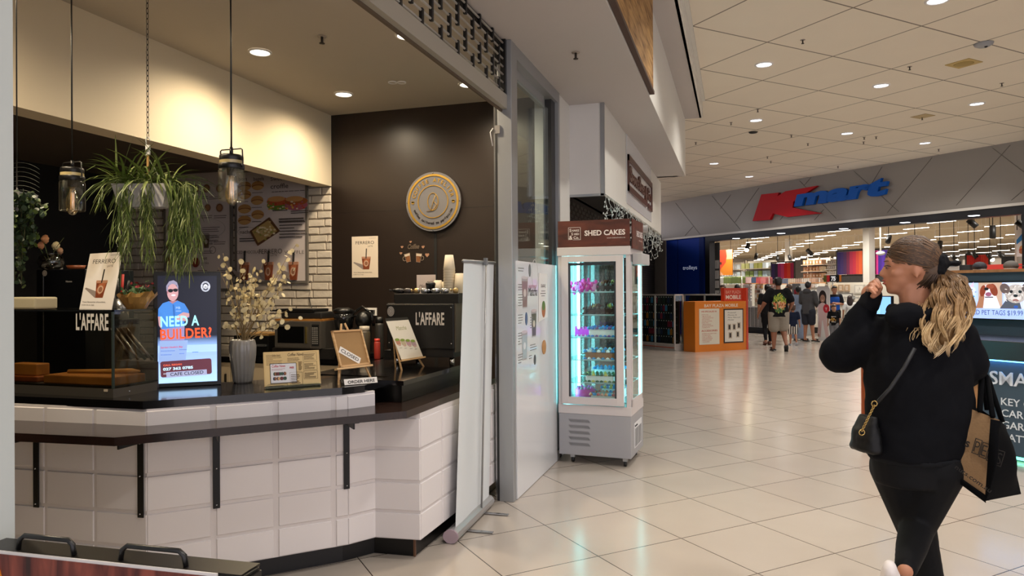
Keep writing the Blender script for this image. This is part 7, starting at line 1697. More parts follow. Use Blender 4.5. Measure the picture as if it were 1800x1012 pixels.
for px0, px1, py0, py1 in ((24, 128, 968, 976), (209, 324, 985, 997)):
    a_, c_ = (F.inverted() @ K.Z(px0, py0, zc)), (F.inverted() @ K.Z(px1, py1, zc)); z_ = -.018; hh = .030
    b = MB(F); b.tube([(a_.x, zc, z_), (a_.x+.004, zc+hh*.7, z_), (a_.x+.016, zc+hh, z_), (c_.x-.016, zc+hh, z_), (c_.x-.004, zc+hh*.7, z_), (c_.x, zc, z_)], .0055, BLACK, 8); b.build('handle', t)
# ================================================================ PEOPLE
def blob(name, shapes, mat, parent, voxel=.012, smooth=4, label=None, disp=0, dscale=.12):
    """one continuous surface from overlapping limbs (tapered), lofted rings and ellipsoids"""
    t = MB()
    for s in shapes:
        if s[0] == 'c':
            _, a, ra, c_, rc = s; a, c_ = Vector(a), Vector(c_); d = c_-a; L = d.length; n = 6
            pts = [a.lerp(c_, k/n) for k in range(n+1)]; t.tube(pts, [ra+(rc-ra)*k/n for k in range(n+1)], None, 14)
            t.ball(a, ra, None, 14); t.ball(c_, rc, None, 14)
        elif s[0] == 'e': t.ball(s[1], s[2], None, 18, R=s[3] if len(s) > 3 else None)
        elif s[0] == 'l':
            rings, R = s[1], s[2]; sg = 24; P = []; F_ = []
            for c_, rx, ry in rings:
                for k in range(sg):
                    a_ = 2*PI*k/sg; ca, sa = math.cos(a_), math.sin(a_); e_ = .85
                    P.append(Vector(c_)+R @ Vector((rx*math.copysign(abs(ca)**e_, ca), ry*math.copysign(abs(sa)**e_, sa), 0)))
            m_ = len(rings)
            for i in range(m_-1):
                for k in range(sg): F_.append((i*sg+k, i*sg+(k+1) % sg, (i+1)*sg+(k+1) % sg, (i+1)*sg+k))
            F_.append(tuple(range(sg))[::-1]); F_.append(tuple((m_-1)*sg+k for k in range(sg))); t.add(P, F_, None)
    bmesh.ops.recalc_face_normals(t.bm, faces=t.bm.faces[:])
    me = bpy.data.meshes.new(name); t.bm.to_mesh(me); t.bm.free()
    o = bpy.data.objects.new('tmp', me); C.objects.link(o)
    m = o.modifiers.new('r', 'REMESH'); m.mode = 'VOXEL'; m.voxel_size = voxel; m.use_smooth_shade = True
    m = o.modifiers.new('s', 'SMOOTH'); m.iterations = smooth; m.factor = .6
    if disp:
        tx_ = bpy.data.textures.new('folds', 'CLOUDS'); tx_.noise_scale = dscale; m = o.modifiers.new('d', 'DISPLACE'); m.texture = tx_; m.strength = disp; m.mid_level = .5; m.texture_coords = 'GLOBAL'
    dg = bpy.context.evaluated_depsgraph_get(); me2 = bpy.data.meshes.new_from_object(o.evaluated_get(dg)); bpy.data.objects.remove(o)
    me2.transform(PW[parent.name].inverted()); me2.materials.clear(); me2.materials.append(mat); me2.name = name
    for p in me2.polygons: p.use_smooth = True
    ob = bpy.data.objects.new(name, me2); C.objects.link(ob); ob.parent = parent; PW[ob.name] = PW[parent.name].copy()
    if label: ob['label'] = label
    return ob
def cloth(c, noise=.12): return M(c, .85, noise=noise, scale=14, bump=.15, spec=.2)
def person(label, pos, H, ang, skin, hair, top, bottom, shoes, pose=None, fat=1.0, hairstyle='short', sleeve='short', legs='shorts', extra=None, voxel=.013, head_turn=0):
    pos = Vector((pos[0], pos[1], 0)); t = thing('person', pos, label, 'person', rz=0)
    A = Matrix.Translation(pos) @ Matrix.Rotation(ang, 4, 'Z'); R3 = A.to_3x3(); R3.normalize()
    J = dict(hipL=(-.052,0,.51), hipR=(.052,0,.51), kneeL=(-.055,.015,.28), kneeR=(.055,.015,.28), ankL=(-.06,-.005,.045), ankR=(.06,-.005,.045), toeL=(-.07,.095,.02), toeR=(.07,.095,.02),
             shL=(-.105,0,.81), shR=(.105,0,.81), elL=(-.145,-.02,.645), elR=(.145,-.02,.645), wrL=(-.15,.02,.50), wrR=(.15,.02,.50), head=(0,.012,.932), neck=(0,0,.85), lean=(0,0,0))
    J.update(pose or {})
    P = lambda k: A @ (Vector(J[k])*H)
    Q = lambda x, y, z: A @ (Vector((x, y, z))*H)
    h = H; f = fat
    # skin
    S_ = []
    for s in 'LR':
        S_ += [('c', P('hip'+s), .062*h*f, P('knee'+s), .036*h*f), ('c', P('knee'+s), .034*h*f, P('ank'+s), .02*h), ('c', P('ank'+s), .021*h, P('toe'+s), .016*h),
               ('c', P('sh'+s), .034*h*f, P('el'+s), .025*h*f), ('c', P('el'+s), .024*h*f, P('wr'+s), .016*h)]
        w, e = P('wr'+s), P('el'+s); d = (w-e).normalized(); sd = d.cross(R3 @ Vector((0,1,0))).normalized() if abs(d.dot(R3 @ Vector((0,1,0)))) < .95 else R3 @ Vector((1,0,0)); fw = R3 @ Vector((0,1,0))
        S_.append(('c', w, .016*h, w+d*.035*h, .018*h))
        for k in range(4):
            b0 = w+d*.04*h+fw*(k-1.5)*.0095*h; b1 = b0+d*(.022+.004*(1.5-abs(k-1.4)))*h; S_ += [('c', b0, .0062*h, b1, .0056*h), ('c', b1, .0056*h, b1+d*.014*h+sd*.008*h, .005*h)]
        S_.append(('c', w+d*.012*h, .007*h, w+d*.038*h+fw*.022*h, .0055*h))
    S_.append(('l', [(Q(0,0,.47), .09*h*f, .06*h*f), (Q(0,0,.55), .092*h*f, .062*h*f), (Q(0,.003,.63), .078*h*f, .055*h*f), (Q(0,.003,.74), .095*h*f, .06*h*f), (Q(0,0,.80), .10*h, .05*h), (Q(0,0,.84), .045*h, .038*h)], R3))
    S_.append(('c', P('neck'), .033*h, P('head')-Vector((0,0,.03*h)), .030*h))
    hd = P('head'); Rh = (Matrix.Rotation(ang+head_turn, 3, 'Z')); big = 1.0 if H > 1.4 else 1.35
    hs = .066*1.72*(H/1.72)**.35/1.0
    hs = hs*1.0; g = hs/.066
    hq = lambda x, y, z: hd+Rh @ (Vector((x, y, z))*g)
    S_ += [('e', hq(0,0,.006), (.046*g,.056*g,.060*g), Rh), ('e', hq(0,.018,-.028), (.035*g,.036*g,.036*g), Rh), ('c', hq(0,.052,.0), .006*g, hq(0,.062,-.014), .008*g), ('e', hq(0,.045,-.048), (.012*g,.012*g,.01*g), Rh),
           ('e', hq(.046,.0,-.008), (.006*g,.012*g,.017*g), Rh), ('e', hq(-.046,.0,-.008), (.006*g,.012*g,.017*g), Rh)]
    blob('body', S_, skin, t, voxel)
    # face
    b = MB()
    for s in (-1, 1): b.ball(hq(s*.018,.049,-.002), (.006*g,.006*g,.004*g), INK, 8); b.bar(hq(s*.010,.053,.009), hq(s*.027,.047,.009), .003*g, .003*g, hair)
    b.ball(hq(0,.054,-.029), (.013*g,.005*g,.004*g), M('#8f4a44', .5), 8); b.build('face', t)
    # hair
    HS = [('e', hq(0,-.012,.016), (.050*g,.056*g,.060*g), Rh), ('e', hq(0,.012,.045), (.042*g,.048*g,.026*g), Rh)]
    if hairstyle == 'long': HS += [('l', [(hq(0,-.03,-.16), .05*g, .03*g), (hq(0,-.035,-.06), .058*g, .035*g), (hq(0,-.02,.0), .054*g, .048*g)], Rh)]
    if hairstyle == 'bun': HS += [('e', hq(0,-.065,.02), (.028*g,.024*g,.028*g), Rh)]
    if hairstyle == 'curly': HS += [('e', hq(0,-.0,.05), (.055*g,.058*g,.036*g), Rh)]
    if hairstyle == 'pony': HS += [('c', hq(0,-.06,.02), .02*g, hq(0,-.085,-.09), .014*g)]
    blob('hair', HS, hair, t, .009, 2, disp=.008 if hairstyle == 'curly' else 0, dscale=.02)
    # top
    TS = [('l', [(Q(0,0,.47 if legs != 'robe' else .3), .102*h*f, .074*h*f), (Q(0,0,.55), .103*h*f, .074*h*f), (Q(0,.003,.64), .092*h*f, .068*h*f), (Q(0,.003,.74), .106*h*f, .072*h*f), (Q(0,0,.80), .112*h, .058*h), (Q(0,0,.845), .058*h, .046*h)], R3)]
    for s in 'LR':
        a_, e_, w_ = P('sh'+s), P('el'+s), P('wr'+s)
        if sleeve == 'short': TS.append(('c', a_, .046*h*f, a_.lerp(e_, .72), .042*h*f))
        elif sleeve == 'long': TS += [('c', a_, .046*h*f, e_, .037*h*f), ('c', e_, .036*h*f, e_.lerp(w_, .93), .027*h*f)]
        elif sleeve == 'none': TS.append(('c', a_, .042*h, a_.lerp(e_, .15), .038*h))
    if legs == 'robe': TS.append(('l', [(Q(0,0,.035), .125*h, .085*h), (Q(0,0,.2), .115*h, .08*h), (Q(0,0,.4), .105*h, .076*h), (Q(0,0,.56), .10*h, .074*h)], R3))
    if extra == 'hood': TS.append(('e', Q(0,-.045,.845), (.07*h,.04*h,.045*h), R3))
    blob('top', TS, top, t, voxel, 3, disp=.012, dscale=.15)
    if legs != 'robe':
        BS = [('l', [(Q(0,0,.455), .094*h*f, .07*h*f), (Q(0,0,.50), .10*h*f, .071*h*f), (Q(0,0,.55), .098*h*f, .068*h*f)], R3)]
        for s in 'LR':
            a_, k_, n_ = P('hip'+s), P('knee'+s), P('ank'+s)
            if legs == 'shorts': BS.append(('c', a_, .07*h*f, a_.lerp(k_, .78), .058*h*f))
            elif legs == 'leggings': BS += [('c', a_, .066*h*f, k_, .040*h*f), ('c', k_, .040*h*f, k_.lerp(n_, .9), .026*h)]
            else: BS += [('c', a_, .068*h*f, k_, .046*h*f), ('c', k_, .044*h*f, k_.lerp(n_, .97), .036*h)]
        bo = blob('bottom', BS, bottom, t, voxel, 3, disp=.008, dscale=.12)
    for s in 'LR':
        a_, c_ = P('ank'+s), P('toe'+s); d = (c_-a_); d.z = min(d.z, 0) if abs(d.z) < .08 else d.z; dn = d.normalized(); base = a_-Vector((0,0,.028*h))
        b = MB(); heel = a_-dn*.025*h-Vector((0,0,.030*h)) if abs(d.z) < .1*h else a_-dn*.02*h; tip = c_+dn*.02*h-Vector((0,0,.006*h))
        up = (0, 0, 1) if abs(dn.z) < .6 else tuple(R3 @ Vector((0,-1,0)))
        b.bar(heel, tip, .05*h, .018*h, shoes, up=up); b.bar(a_.lerp(c_, .55)+Vector((0,0,.012*h)), a_.lerp(c_, .8)+Vector((0,0,.008*h)), .056*h, .028*h, shoes, up=up)
        b.build('shoe', t)
    return t, A, Q, hq
blk_, navy, char = cloth('#111114'), cloth('#1a2233'), cloth('#2a2a2d')
hb, hbr = M('#15110f', .5, noise=.3, scale=60), M('#4a3426', .5, noise=.3, scale=60)
sk1, sk2, sk3 = M('#8a5a42', .55), M('#a87458', .55), M('#b98a6c', .55)
N_ = 0.0; AW = math.radians(8)
stripe_m = bpy.data.materials.new('striped_cotton'); stripe_m.use_nodes = True; nt_ = stripe_m.node_tree
g_ = nt_.nodes.new('ShaderNodeTexCoord'); w_ = nt_.nodes.new('ShaderNodeTexWave'); w_.inputs['Scale'].default_value = 5.5; w_.bands_direction = 'X'; rp = ramp(nt_, [(.42, '#141418'), (.5, '#dcd8cf')])
nt_.links.new(g_.outputs['Object'], w_.inputs['Vector']); nt_.links.new(w_.outputs['Fac'], rp.inputs[0]); nt_.links.new(rp.outputs[0], nt_.nodes['Principled BSDF'].inputs['Base Color']); nt_.nodes['Principled BSDF'].inputs['Roughness'].default_value = .9
# man with the printed t-shirt, walking away
pm = K.Z(1369, 617, 0)
t, A, Q, hq = person('broad man walking away in a black t-shirt with a colourful back print', pm, 1.80, math.radians(4), sk1, hb, cloth('#0e0e11'), cloth('#8d857a'), BLACKM, fat=1.3, hairstyle='curly',
    pose=dict(kneeL=(-.06,.02,.27), ankL=(-.065,-.02,.045), toeL=(-.08,.075,.02), kneeR=(.065,.03,.28), ankR=(.08,-.12,.10), toeR=(.09,-.04,.02), elL=(-.185,-.03,.66), wrL=(-.235,.02,.55), elR=(.17,-.03,.66), wrR=(.15,.07,.56)))
# print on the back
b = MB(frame(Q(0, -.098, .66), (A.to_3x3() @ V(1,0,0)), (A.to_3x3() @ V(0,-.06,1)))); r = random.Random(21)
for k in range(190):
    a_ = r.uniform(0, 2*PI); q = math.sqrt(r.random()); x, y = q*.15*math.cos(a_), q*.23*math.sin(a_)
    c_ = r.choice(['#b8c04a','#8aa03a','#c9b84a','#4a7a34'] if y > .02 else ['#c87848','#d8a070','#b85a3a','#d8b890','#3c6a3a'] if y > -.14 else ['#3a6a3c','#2c5a34','#8a9a4a'])
    b.T = frame(Q(0, -.098, .66)+A.to_3x3() @ V(0,.0,0), (A.to_3x3() @ V(1,0,0))) @ Matrix.Translation((x, y, -.03*abs(x)/.15-.004))
    b.z = 0; b.oval(0, 0, r.uniform(.008,.02), r.uniform(.02,.045), M(c_, .8), 7, .012, rot=r.uniform(-.9,.9))
b.build('shirt_print', t, label='yellow, green and orange back print')
person('woman in a black top and black leggings walking away beside the broad man', K.Z(1350, 606, 0), 1.66, math.radians(12), sk2, hb, blk_, blk_, M('#6b4436', .6), hairstyle='bun', legs='leggings', fat=.95,
    pose=dict(kneeL=(-.05,-.0,.28), ankL=(-.06,-.10,.07), toeL=(-.06,-.02,.02), kneeR=(.05,.06,.285), ankR=(.05,.06,.045), toeR=(.055,.15,.02), elR=(.16,.02,.66), wrR=(.10,.12,.66)))
person('small child in a navy t-shirt and black and white striped shorts walking away', K.Z(1394, 607, 0), 1.07, math.radians(5), sk2, hbr, cloth('#172036'), stripe_m, M('#b0b4bc', .6), hairstyle='curly', fat=1.1,
    pose=dict(kneeL=(-.05,.04,.28), ankL=(-.055,.03,.05), toeL=(-.06,.12,.02), kneeR=(.06,-.0,.28), ankR=(.07,-.10,.09), toeR=(.075,-.04,.02), wrR=(.17,.05,.5)))
person('person in a long pale blue robe standing behind the striped child', K.Z(1404, 598, 0), 1.60, math.radians(-18), sk1, hb, cloth('#8c9bb4'), cloth('#8c9bb4'), BLACKM, legs='robe', sleeve='long', hairstyle='short', fat=.95, pose=dict(elR=(.15,.03,.66), wrR=(.15,.09,.52)))
person('man in a grey hoodie and dark shorts standing beside the standee', K.Z(1421, 601, 0), 1.73, math.radians(-35), sk2, hb, cloth('#4b4b4d'), cloth('#2c2f38'), BLACKM, sleeve='long', extra='hood', fat=1.05,
    pose=dict(kneeR=(.05,.03,.28), ankR=(.06,.05,.045), toeR=(.09,.14,.02), elL=(-.14,.02,.66), wrL=(-.08,.12,.60), elR=(.14,.02,.66), wrR=(.08,.12,.60)))
t, A, Q, hq = person('store worker in a blue vest with crossed arms facing the camera', K.Z(1467, 595, 0), 1.60, math.radians(188), sk2, hb, cloth('#1a1c24'), blk_, BLACKM, hairstyle='short', legs='pants',
    pose=dict(elL=(-.14,.03,.66), wrL=(.02,.12,.68), elR=(.14,.03,.65), wrR=(-.02,.135,.66)))
blob('blue_vest', [('l', [(Q(0,0,.48), .108, .085), (Q(0,0,.56)*1, .165, .125), (Q(0,.003,.64), .15, .115), (Q(0,.003,.74), .172, .122), (Q(0,0,.80), .16, .10)], A.to_3x3())], cloth('#1f4fa8'), t, .014, 3)
t, A, Q, hq = person('little boy in a black printed t-shirt facing the camera in front of the store worker', K.Z(1466, 603, 0), 1.05, math.radians(170), sk3, hbr, cloth('#121214'), cloth('#77777a'), WHITE, legs='pants', fat=1.05, head_turn=.5, pose=dict(elL=(-.15,.02,.66), wrL=(-.15,.08,.53)))
b = MB(frame(Q(.0, .085, .62), A.to_3x3() @ V(-1,0,0))); b.z = .0; r = random.Random(2)
for k in range(14): b.oval(r.gauss(0,.022), .02+r.gauss(0,.03), .013, .018, M(r.choice(['#c99a3c','#a8702c','#e0c070']), .7), 8, .012)
for k in range(4): b.rect(-.06+k*.032, .085, .022, .022, M('#d8d8d4', .7), .012); b.rect(-.055+k*.03, -.06, .02, .02, M('#d8d8d4', .7), .012)
b.build('shirt_print', t, label='golden print on the chest')
person('small girl with long dark hair in a white top facing the picture gondola', K.Z(1494, 592, 0), 1.28, 0, sk2, M('#2a1a16', .5, noise=.3, scale=60), cloth('#d8d8d6'), blk_, BLACKM, hairstyle='long', sleeve='short')
for px, lab, hs_ in ((1271, 'long haired person behind the phone kiosk, nearer the blue panel', 'long'), (1296, 'person with short black hair behind the red corner of the phone kiosk', 'short')):
    p = K.pl(px, 500, UV(15.3, 0), FN); person(lab, (p.x, p.y), 1.66, math.radians(150 if px == 1271 else 10), sk2, hbr if px == 1271 else hb, cloth('#5a4440'), blk_, BLACKM, hairstyle=hs_, legs='pants')
# toddler carried on the hip of the broad man
p = K.dep(1386, 506, 20.3); t = thing('person', (p.x, p.y, p.z-.55), 'toddler with brown hair carried at shoulder height right of the broad man', 'person')
Rz = Matrix.Rotation(math.radians(80), 3, 'Z'); q = lambda x, y, z: p+Rz @ V(x, y, z)
blob('body', [('e', q(0,0,0), (.075,.088,.095), Rz), ('e', q(0,.03,-.04), (.055,.05,.05), Rz), ('c', q(0,.09,-.0), .01, q(0,.094,-.015), .012), ('c', q(0,0,-.08), .035, q(0,0,-.14), .04), ('l', [(q(0,0,-.48), .11, .09), (q(0,0,-.3), .11, .09), (q(0,0,-.14), .10, .07)], Rz),
    ('c', q(-.1,0,-.17), .035, q(-.14,.12,-.24), .026), ('c', q(.1,0,-.17), .035, q(.12,.14,-.22), .026), ('c', q(-.06,0,-.46), .055, q(-.1,.2,-.5), .04), ('c', q(-.1,.2,-.5), .04, q(-.1,.22,-.7), .028), ('c', q(.06,0,-.46), .055, q(.1,.2,-.5), .04), ('c', q(.1,.2,-.5), .04, q(.1,.22,-.7), .028)], sk3, t, .012)
blob('hair', [('e', q(0,-.02,.025), (.082,.088,.092), Rz)], hbr, t, .01, 2)
blob('top', [('l', [(q(0,0,-.44), .12, .10), (q(0,0,-.3), .12, .10), (q(0,0,-.15), .11, .08)], Rz), ('c', q(-.1,0,-.17), .045, q(-.13,.08,-.21), .038), ('c', q(.1,0,-.17), .045, q(.11,.1,-.2), .038)], cloth('#c4c0bc'), t, .012)
# ================================================================ THE WOMAN IN BLACK
D = 2.85; PXM = 1245/D
def W(px, py, d=0): return K.dep(px, py, D+d)
fwH = (-K.R*math.cos(math.radians(22))+Vector((K.F.x, K.F.y, 0))*math.sin(math.radians(22))).normalized(); fwH.z = 0; fwH.normalize()
sdH = Vector((-fwH.y, fwH.x, 0)) ; sdH = -sdH if sdH.dot(K.F) > 0 else sdH        # toward the viewer
RH = Matrix((( fwH.x, sdH.x, 0), (fwH.y, sdH.y, 0), (0, 0, 1)))
hc = W(1600, 470)
h_ = lambda f, s, u: hc+fwH*f+sdH*s+Vector((0, 0, u))
foot = W(1645, 1140, .1); foot.z = 0
t = thing('person', foot, 'woman with a blonde ponytail in black hoodie and leggings, hand raised to her nose', 'person')
skin = M('#b27a5c', .5, noise=.06, scale=25, name='warm_skin')
bodyR = Matrix.Rotation(math.radians(17.55+14), 3, 'Z')      # torso turned a little to the left of the view
shL, shR = W(1548, 582, .08), W(1690, 582, -.06); elL, elR = W(1478, 622, .16), W(1722, 668, .02)
wrL = W(1527, 535, .10); wrR = W(1690, 672, .26)
hipL, hipR = W(1578, 822, .05), W(1644, 822, -.02); knA, anA = W(1617, 950, .08), W(1648, 1108, .12); knB, anB = W(1612, 925, .02), W(1592, 1000, -.26)
toeA = anA+V(-.07, .16, -.06)
S_ = [('e', h_(-.012,0,.018), (.097,.076,.096), RH), ('e', h_(.035,0,-.03), (.060,.056,.070), RH), ('e', h_(.052,0,-.075), (.036,.038,.034), RH), ('e', h_(.068,0,-.092), (.019,.020,.016), RH), ('e', h_(.070,0,.022), (.022,.05,.035), RH),
      ('c', h_(.090,0,.004), .007, h_(.106,0,-.026), .0095), ('e', h_(.094,0,-.031), (.011,.016,.008), RH), ('e', h_(.088,0,-.052), (.010,.018,.006), RH), ('e', h_(.086,0,-.064), (.010,.017,.007), RH), ('e', h_(.05,.045,-.02), (.028,.018,.022), RH),
      ('c', h_(-.028,0,-.05), .050, W(1612, 548), .055), ('c', h_(.0,0,-.075), .044, W(1606, 555), .05),
      ('c', shL, .045, elL, .038), ('c', elL, .036, wrL, .024), ('c', W(1680, 592, -.03), .045, W(1703, 640, .0), .036), ('c', W(1703, 640, .0), .034, W(1693, 664, .20), .024),
      ('l', [(hipL.lerp(hipR, .5)+V(0,0,-.05), .13, .10), (hipL.lerp(hipR, .5)+V(0,0,.08), .14, .10), (W(1620, 700), .13, .10), (W(1618, 610), .14, .09), (W(1620, 565), .09, .06)], bodyR),
      ('c', hipL, .085, knA, .052), ('c', knA, .050, anA, .036), ('c', anA, .034, toeA, .026), ('c', hipR, .085, knB, .052), ('c', knB, .050, anB, .031)]
# ear
S_ += [('e', h_(-.012,.073,-.012), (.017,.009,.027), RH), ('e', h_(-.012,.076,-.038), (.009,.006,.010), RH)]
blob('body', S_, skin, t, .0065, 5)
# left hand pinching at the nose: palm, four fingers and a thumb
palm0, palm1 = wrL, W(1530, 508, .10)
up_ = (palm1-palm0).normalized(); ac = fwH*-1          # fingers curl back toward the face (image right)
hs = [('c', palm0, .026, palm0.lerp(palm1, .6), .030), ('e', palm0.lerp(palm1, .72), (.034, .020, .036), RH)]
nose = h_(.112, .0, -.030)
for k, (bx, by, m1x, m1y, tx_, ty_, dz) in enumerate(((1535,497,1541,492,1547,500,.02),(1531,499,1537,495,1544,505,.04),(1528,503,1532,501,1541,511,.06),(1526,509,1530,508,1538,516,.075))):
    a_, m_, c_ = W(bx, by, .10-dz*.5), W(m1x, m1y, .085-dz), W(tx_, ty_, .06-dz)
    hs += [('c', a_, .0105, m_, .0095), ('c', m_, .0095, c_, .0075)]
hs += [('c', W(1535, 520, .06), .012, W(1544, 514, .05), .0105), ('c', W(1544, 514, .05), .0105, W(1549, 505, .03), .008)]
blob('hand', hs, skin, t, .004, 3)
# face details
b = MB(); e_ = h_(.086, .030, .002)
b.ball(h_(.084,.029,.0), (.008,.006,.005), M('#8f6450', .5), 10); b.ball(h_(.088,.032,-.001), (.004,.003,.003), M('#3a2a20', .3), 8); b.tube([h_(.074,.043,.004), h_(.086,.037,.009), h_(.096,.028,.006)], .0016, M('#2a1c14', .7), 5); b.tube([h_(.070,.044,.022), h_(.086,.036,.028), h_(.096,.022,.025)], .0024, M('#6a4a34', .8), 5); b.build('eye', t)
b = MB(); b.ball(h_(.092,.0,-.051), (.010,.018,.0045), M('#a8584c', .5), 10); b.ball(h_(.090,.0,-.063), (.010,.016,.0055), M('#a8584c', .5), 10); b.build('lips', t)
# hair: gradient from brown at the crown to blonde ends (its own colour)
def hair_mat(name, z0, z1, stops):
    m = bpy.data.materials.new(name); m.use_nodes = True; nt = m.node_tree; L = nt.links.new; bs = nt.nodes['Principled BSDF']; bs.inputs['Roughness'].default_value = .42; bs.inputs['Specular IOR Level'].default_value = .35
    tc = nt.nodes.new('ShaderNodeTexCoord'); sp = nt.nodes.new('ShaderNodeSeparateXYZ'); L(tc.outputs['Object'], sp.inputs[0]); mr = nt.nodes.new('ShaderNodeMapRange'); mr.inputs['From Min'].default_value = z0; mr.inputs['From Max'].default_value = z1; L(sp.outputs['Z'], mr.inputs['Value'])
    n = nt.nodes.new('ShaderNodeTexNoise'); n.inputs['Scale'].default_value = 45; L(tc.outputs['Object'], n.inputs['Vector']); ad = nt.nodes.new('ShaderNodeMath'); ad.operation = 'MULTIPLY_ADD'; ad.inputs[1].default_value = .7; L(n.outputs['Fac'], ad.inputs[0]); 
    sb = nt.nodes.new('ShaderNodeMath'); sb.operation = 'SUBTRACT'; sb.inputs[1].default_value = .35; L(mr.outputs[0], sb.inputs[0]); L(sb.outputs[0], ad.inputs[2])
    r = ramp(nt, stops); L(ad.outputs[0], r.inputs[0]); L(r.outputs[0], bs.inputs['Base Color']); return m
zs, ze = W(1650, 480).z, W(1650, 625).z
hmd = hair_mat('shaded_blonde_hair', ze, zs, [(.0, '#8a6c44'), (.5, '#6b4f30'), (1, '#3c2a1c')])  # darker copy for the ponytail core, its inner shade put into the colour
hm = hair_mat('blonde_hair', ze, zs, [(.0, '#d8c09a'), (.3, '#c4a678'), (.62, '#94734c'), (1, '#5a4129')])
cm = M('#4c3724', .55, noise=.35, scale=70, name='brown_hair'); cm2 = M('#66492f', .55, noise=.3, scale=60, name='brown_hair_highlight'); cm3 = M('#38261a', .55, name='brown_hair_low')
CO, CR = (-.014, 0, .030), (.100, .083, .098)
def skull(th, ph, k=1.0):      # th around the side axis from front (0) over the top to the back, ph toward the viewer
    return h_(CO[0]+CR[0]*k*math.cos(th)*math.cos(ph), CO[1]+CR[1]*k*math.sin(ph), CO[2]+CR[2]*k*math.sin(th)*math.cos(ph))
HC = [('e', h_(-.018,0,.032), (.096,.080,.094), RH), ('e', h_(-.060,0,-.012), (.062,.066,.075), RH), ('e', h_(-.064,0,-.05), (.035,.045,.05), RH)]
blob('hair', HC, cm, t, .006, 3)
scr = W(1650, 468, -.045)
b = MB(); r = random.Random(31)
for k in range(330):
    ph = r.uniform(-.5, 1.35); th0 = r.uniform(.15, 1.2) if ph < .9 else r.uniform(-.1, .9)
    P0 = skull(th0, ph, 1.0); pts = [P0]; n = 7
    # comb back: slide along the scalp toward the scrunchie
    a0 = Vector((CO[0]+CR[0]*math.cos(th0)*math.cos(ph), CR[1]*math.sin(ph), CO[2]+CR[2]*math.sin(th0)*math.cos(ph)))
    e0 = Vector(((scr-hc).dot(fwH), (scr-hc).dot(sdH), (scr-hc).z))
    for i in range(1, n+1):
        q = a0.lerp(e0, i/n); v_ = Vector(((q.x-CO[0])/CR[0], q.y/CR[1], (q.z-CO[2])/CR[2])); L_ = v_.length
        if i < n and L_ > 1e-4: v_ /= L_; q = Vector((CO[0]+CR[0]*v_.x, CR[1]*v_.y, CO[2]+CR[2]*v_.z))*1.0; q = q*(1.004)
        pts.append(h_(q.x, q.y, q.z))
    b.tube(pts, [.0012]+[.0028]*(n-1)+[.002], r.choice([cm, cm, cm2, cm3]), 4)
for k in range(60):     # nape swept up
    x0 = r.uniform(-.07, -.015); a_ = h_(x0, r.uniform(.02,.062), -.075+r.uniform(-.015, .01)); b.tube([a_, a_.lerp(scr, .5)+sdH*.03, scr], [.0012, .0026, .002], r.choice([cm3, cm, cm3]), 4)
b.build('combed_strands', t)
blob('scrunchie', [('e', scr+fwH*-.004+V(0,0,.012), (.030,.048,.046), RH), ('e', scr+fwH*.006+V(0,0,-.014), (.030,.050,.040), RH), ('e', scr-fwH*.055+V(0,0,.012), (.022,.02,.012), RH)], cloth('#0d0d10'), t, .006, 2, disp=.014, dscale=.025)
# ponytail
b = MB(); core = MB(); ctr_ = [W(1655,474,-.045), W(1668,492,-.08), W(1672,520,-.12), W(1666,560,-.15), W(1658,598,-.16), W(1650,628,-.17)]
wid = [.018, .055, .078, .085, .07, .035]
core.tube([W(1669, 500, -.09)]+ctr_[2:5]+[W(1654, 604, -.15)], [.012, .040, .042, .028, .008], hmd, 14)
for k in range(640):
    if k % 11 == 0: ca, cq, cl, cp, cam_, cf = r.uniform(0, 2*PI), math.sqrt(r.random()), r.uniform(.66, 1.0)*5, r.uniform(0, 6.28), r.uniform(.006, .017), r.uniform(2.4, 4.0)
    a_ = ca+r.gauss(0,.10); q = cq+r.gauss(0,.05); L_ = cl*r.uniform(.93, 1.0); ph = cp+r.gauss(0,.15); am = cam_; pts = []; n = 24
    for i in range(n+1):
        f = L_*i/n; j = min(int(f), 4); w = wid[j]+(wid[j+1]-wid[j])*(f-j); c_ = ctr_[j].lerp(ctr_[j+1], f-j)
        wv = am*math.sin(ph+f*cf)*min(1, f)*(1+.25*f)
        pts.append(c_+K.R*(w*q*math.cos(a_)+wv)+Vector((K.F.x, K.F.y, 0))*(w*.7*q*math.sin(a_)+wv*.5)+V(0,0,.02*q*math.sin(a_+1)*min(1,f)))
    b.tube(pts, [.0018]+[.0027]*(n-4)+[.002,.0015,.001,.0004], hm, 4)
for k in range(34):   # loose curls around the hood
    s = W(1622+r.uniform(-8, 20), 545+r.uniform(-15, 20), -.11); e_ = s+K.R*r.uniform(-.06,.02)+V(0,0,-r.uniform(.05,.16)); pts = [s.lerp(e_, i/7)+K.R*.008*math.sin(i*1.3+k) for i in range(8)]; b.tube(pts, [.0014]*7+[.0004], hm, 4)
co = core.build('ponytail_core', t); b.build('ponytail', t, label='wavy blonde ponytail')
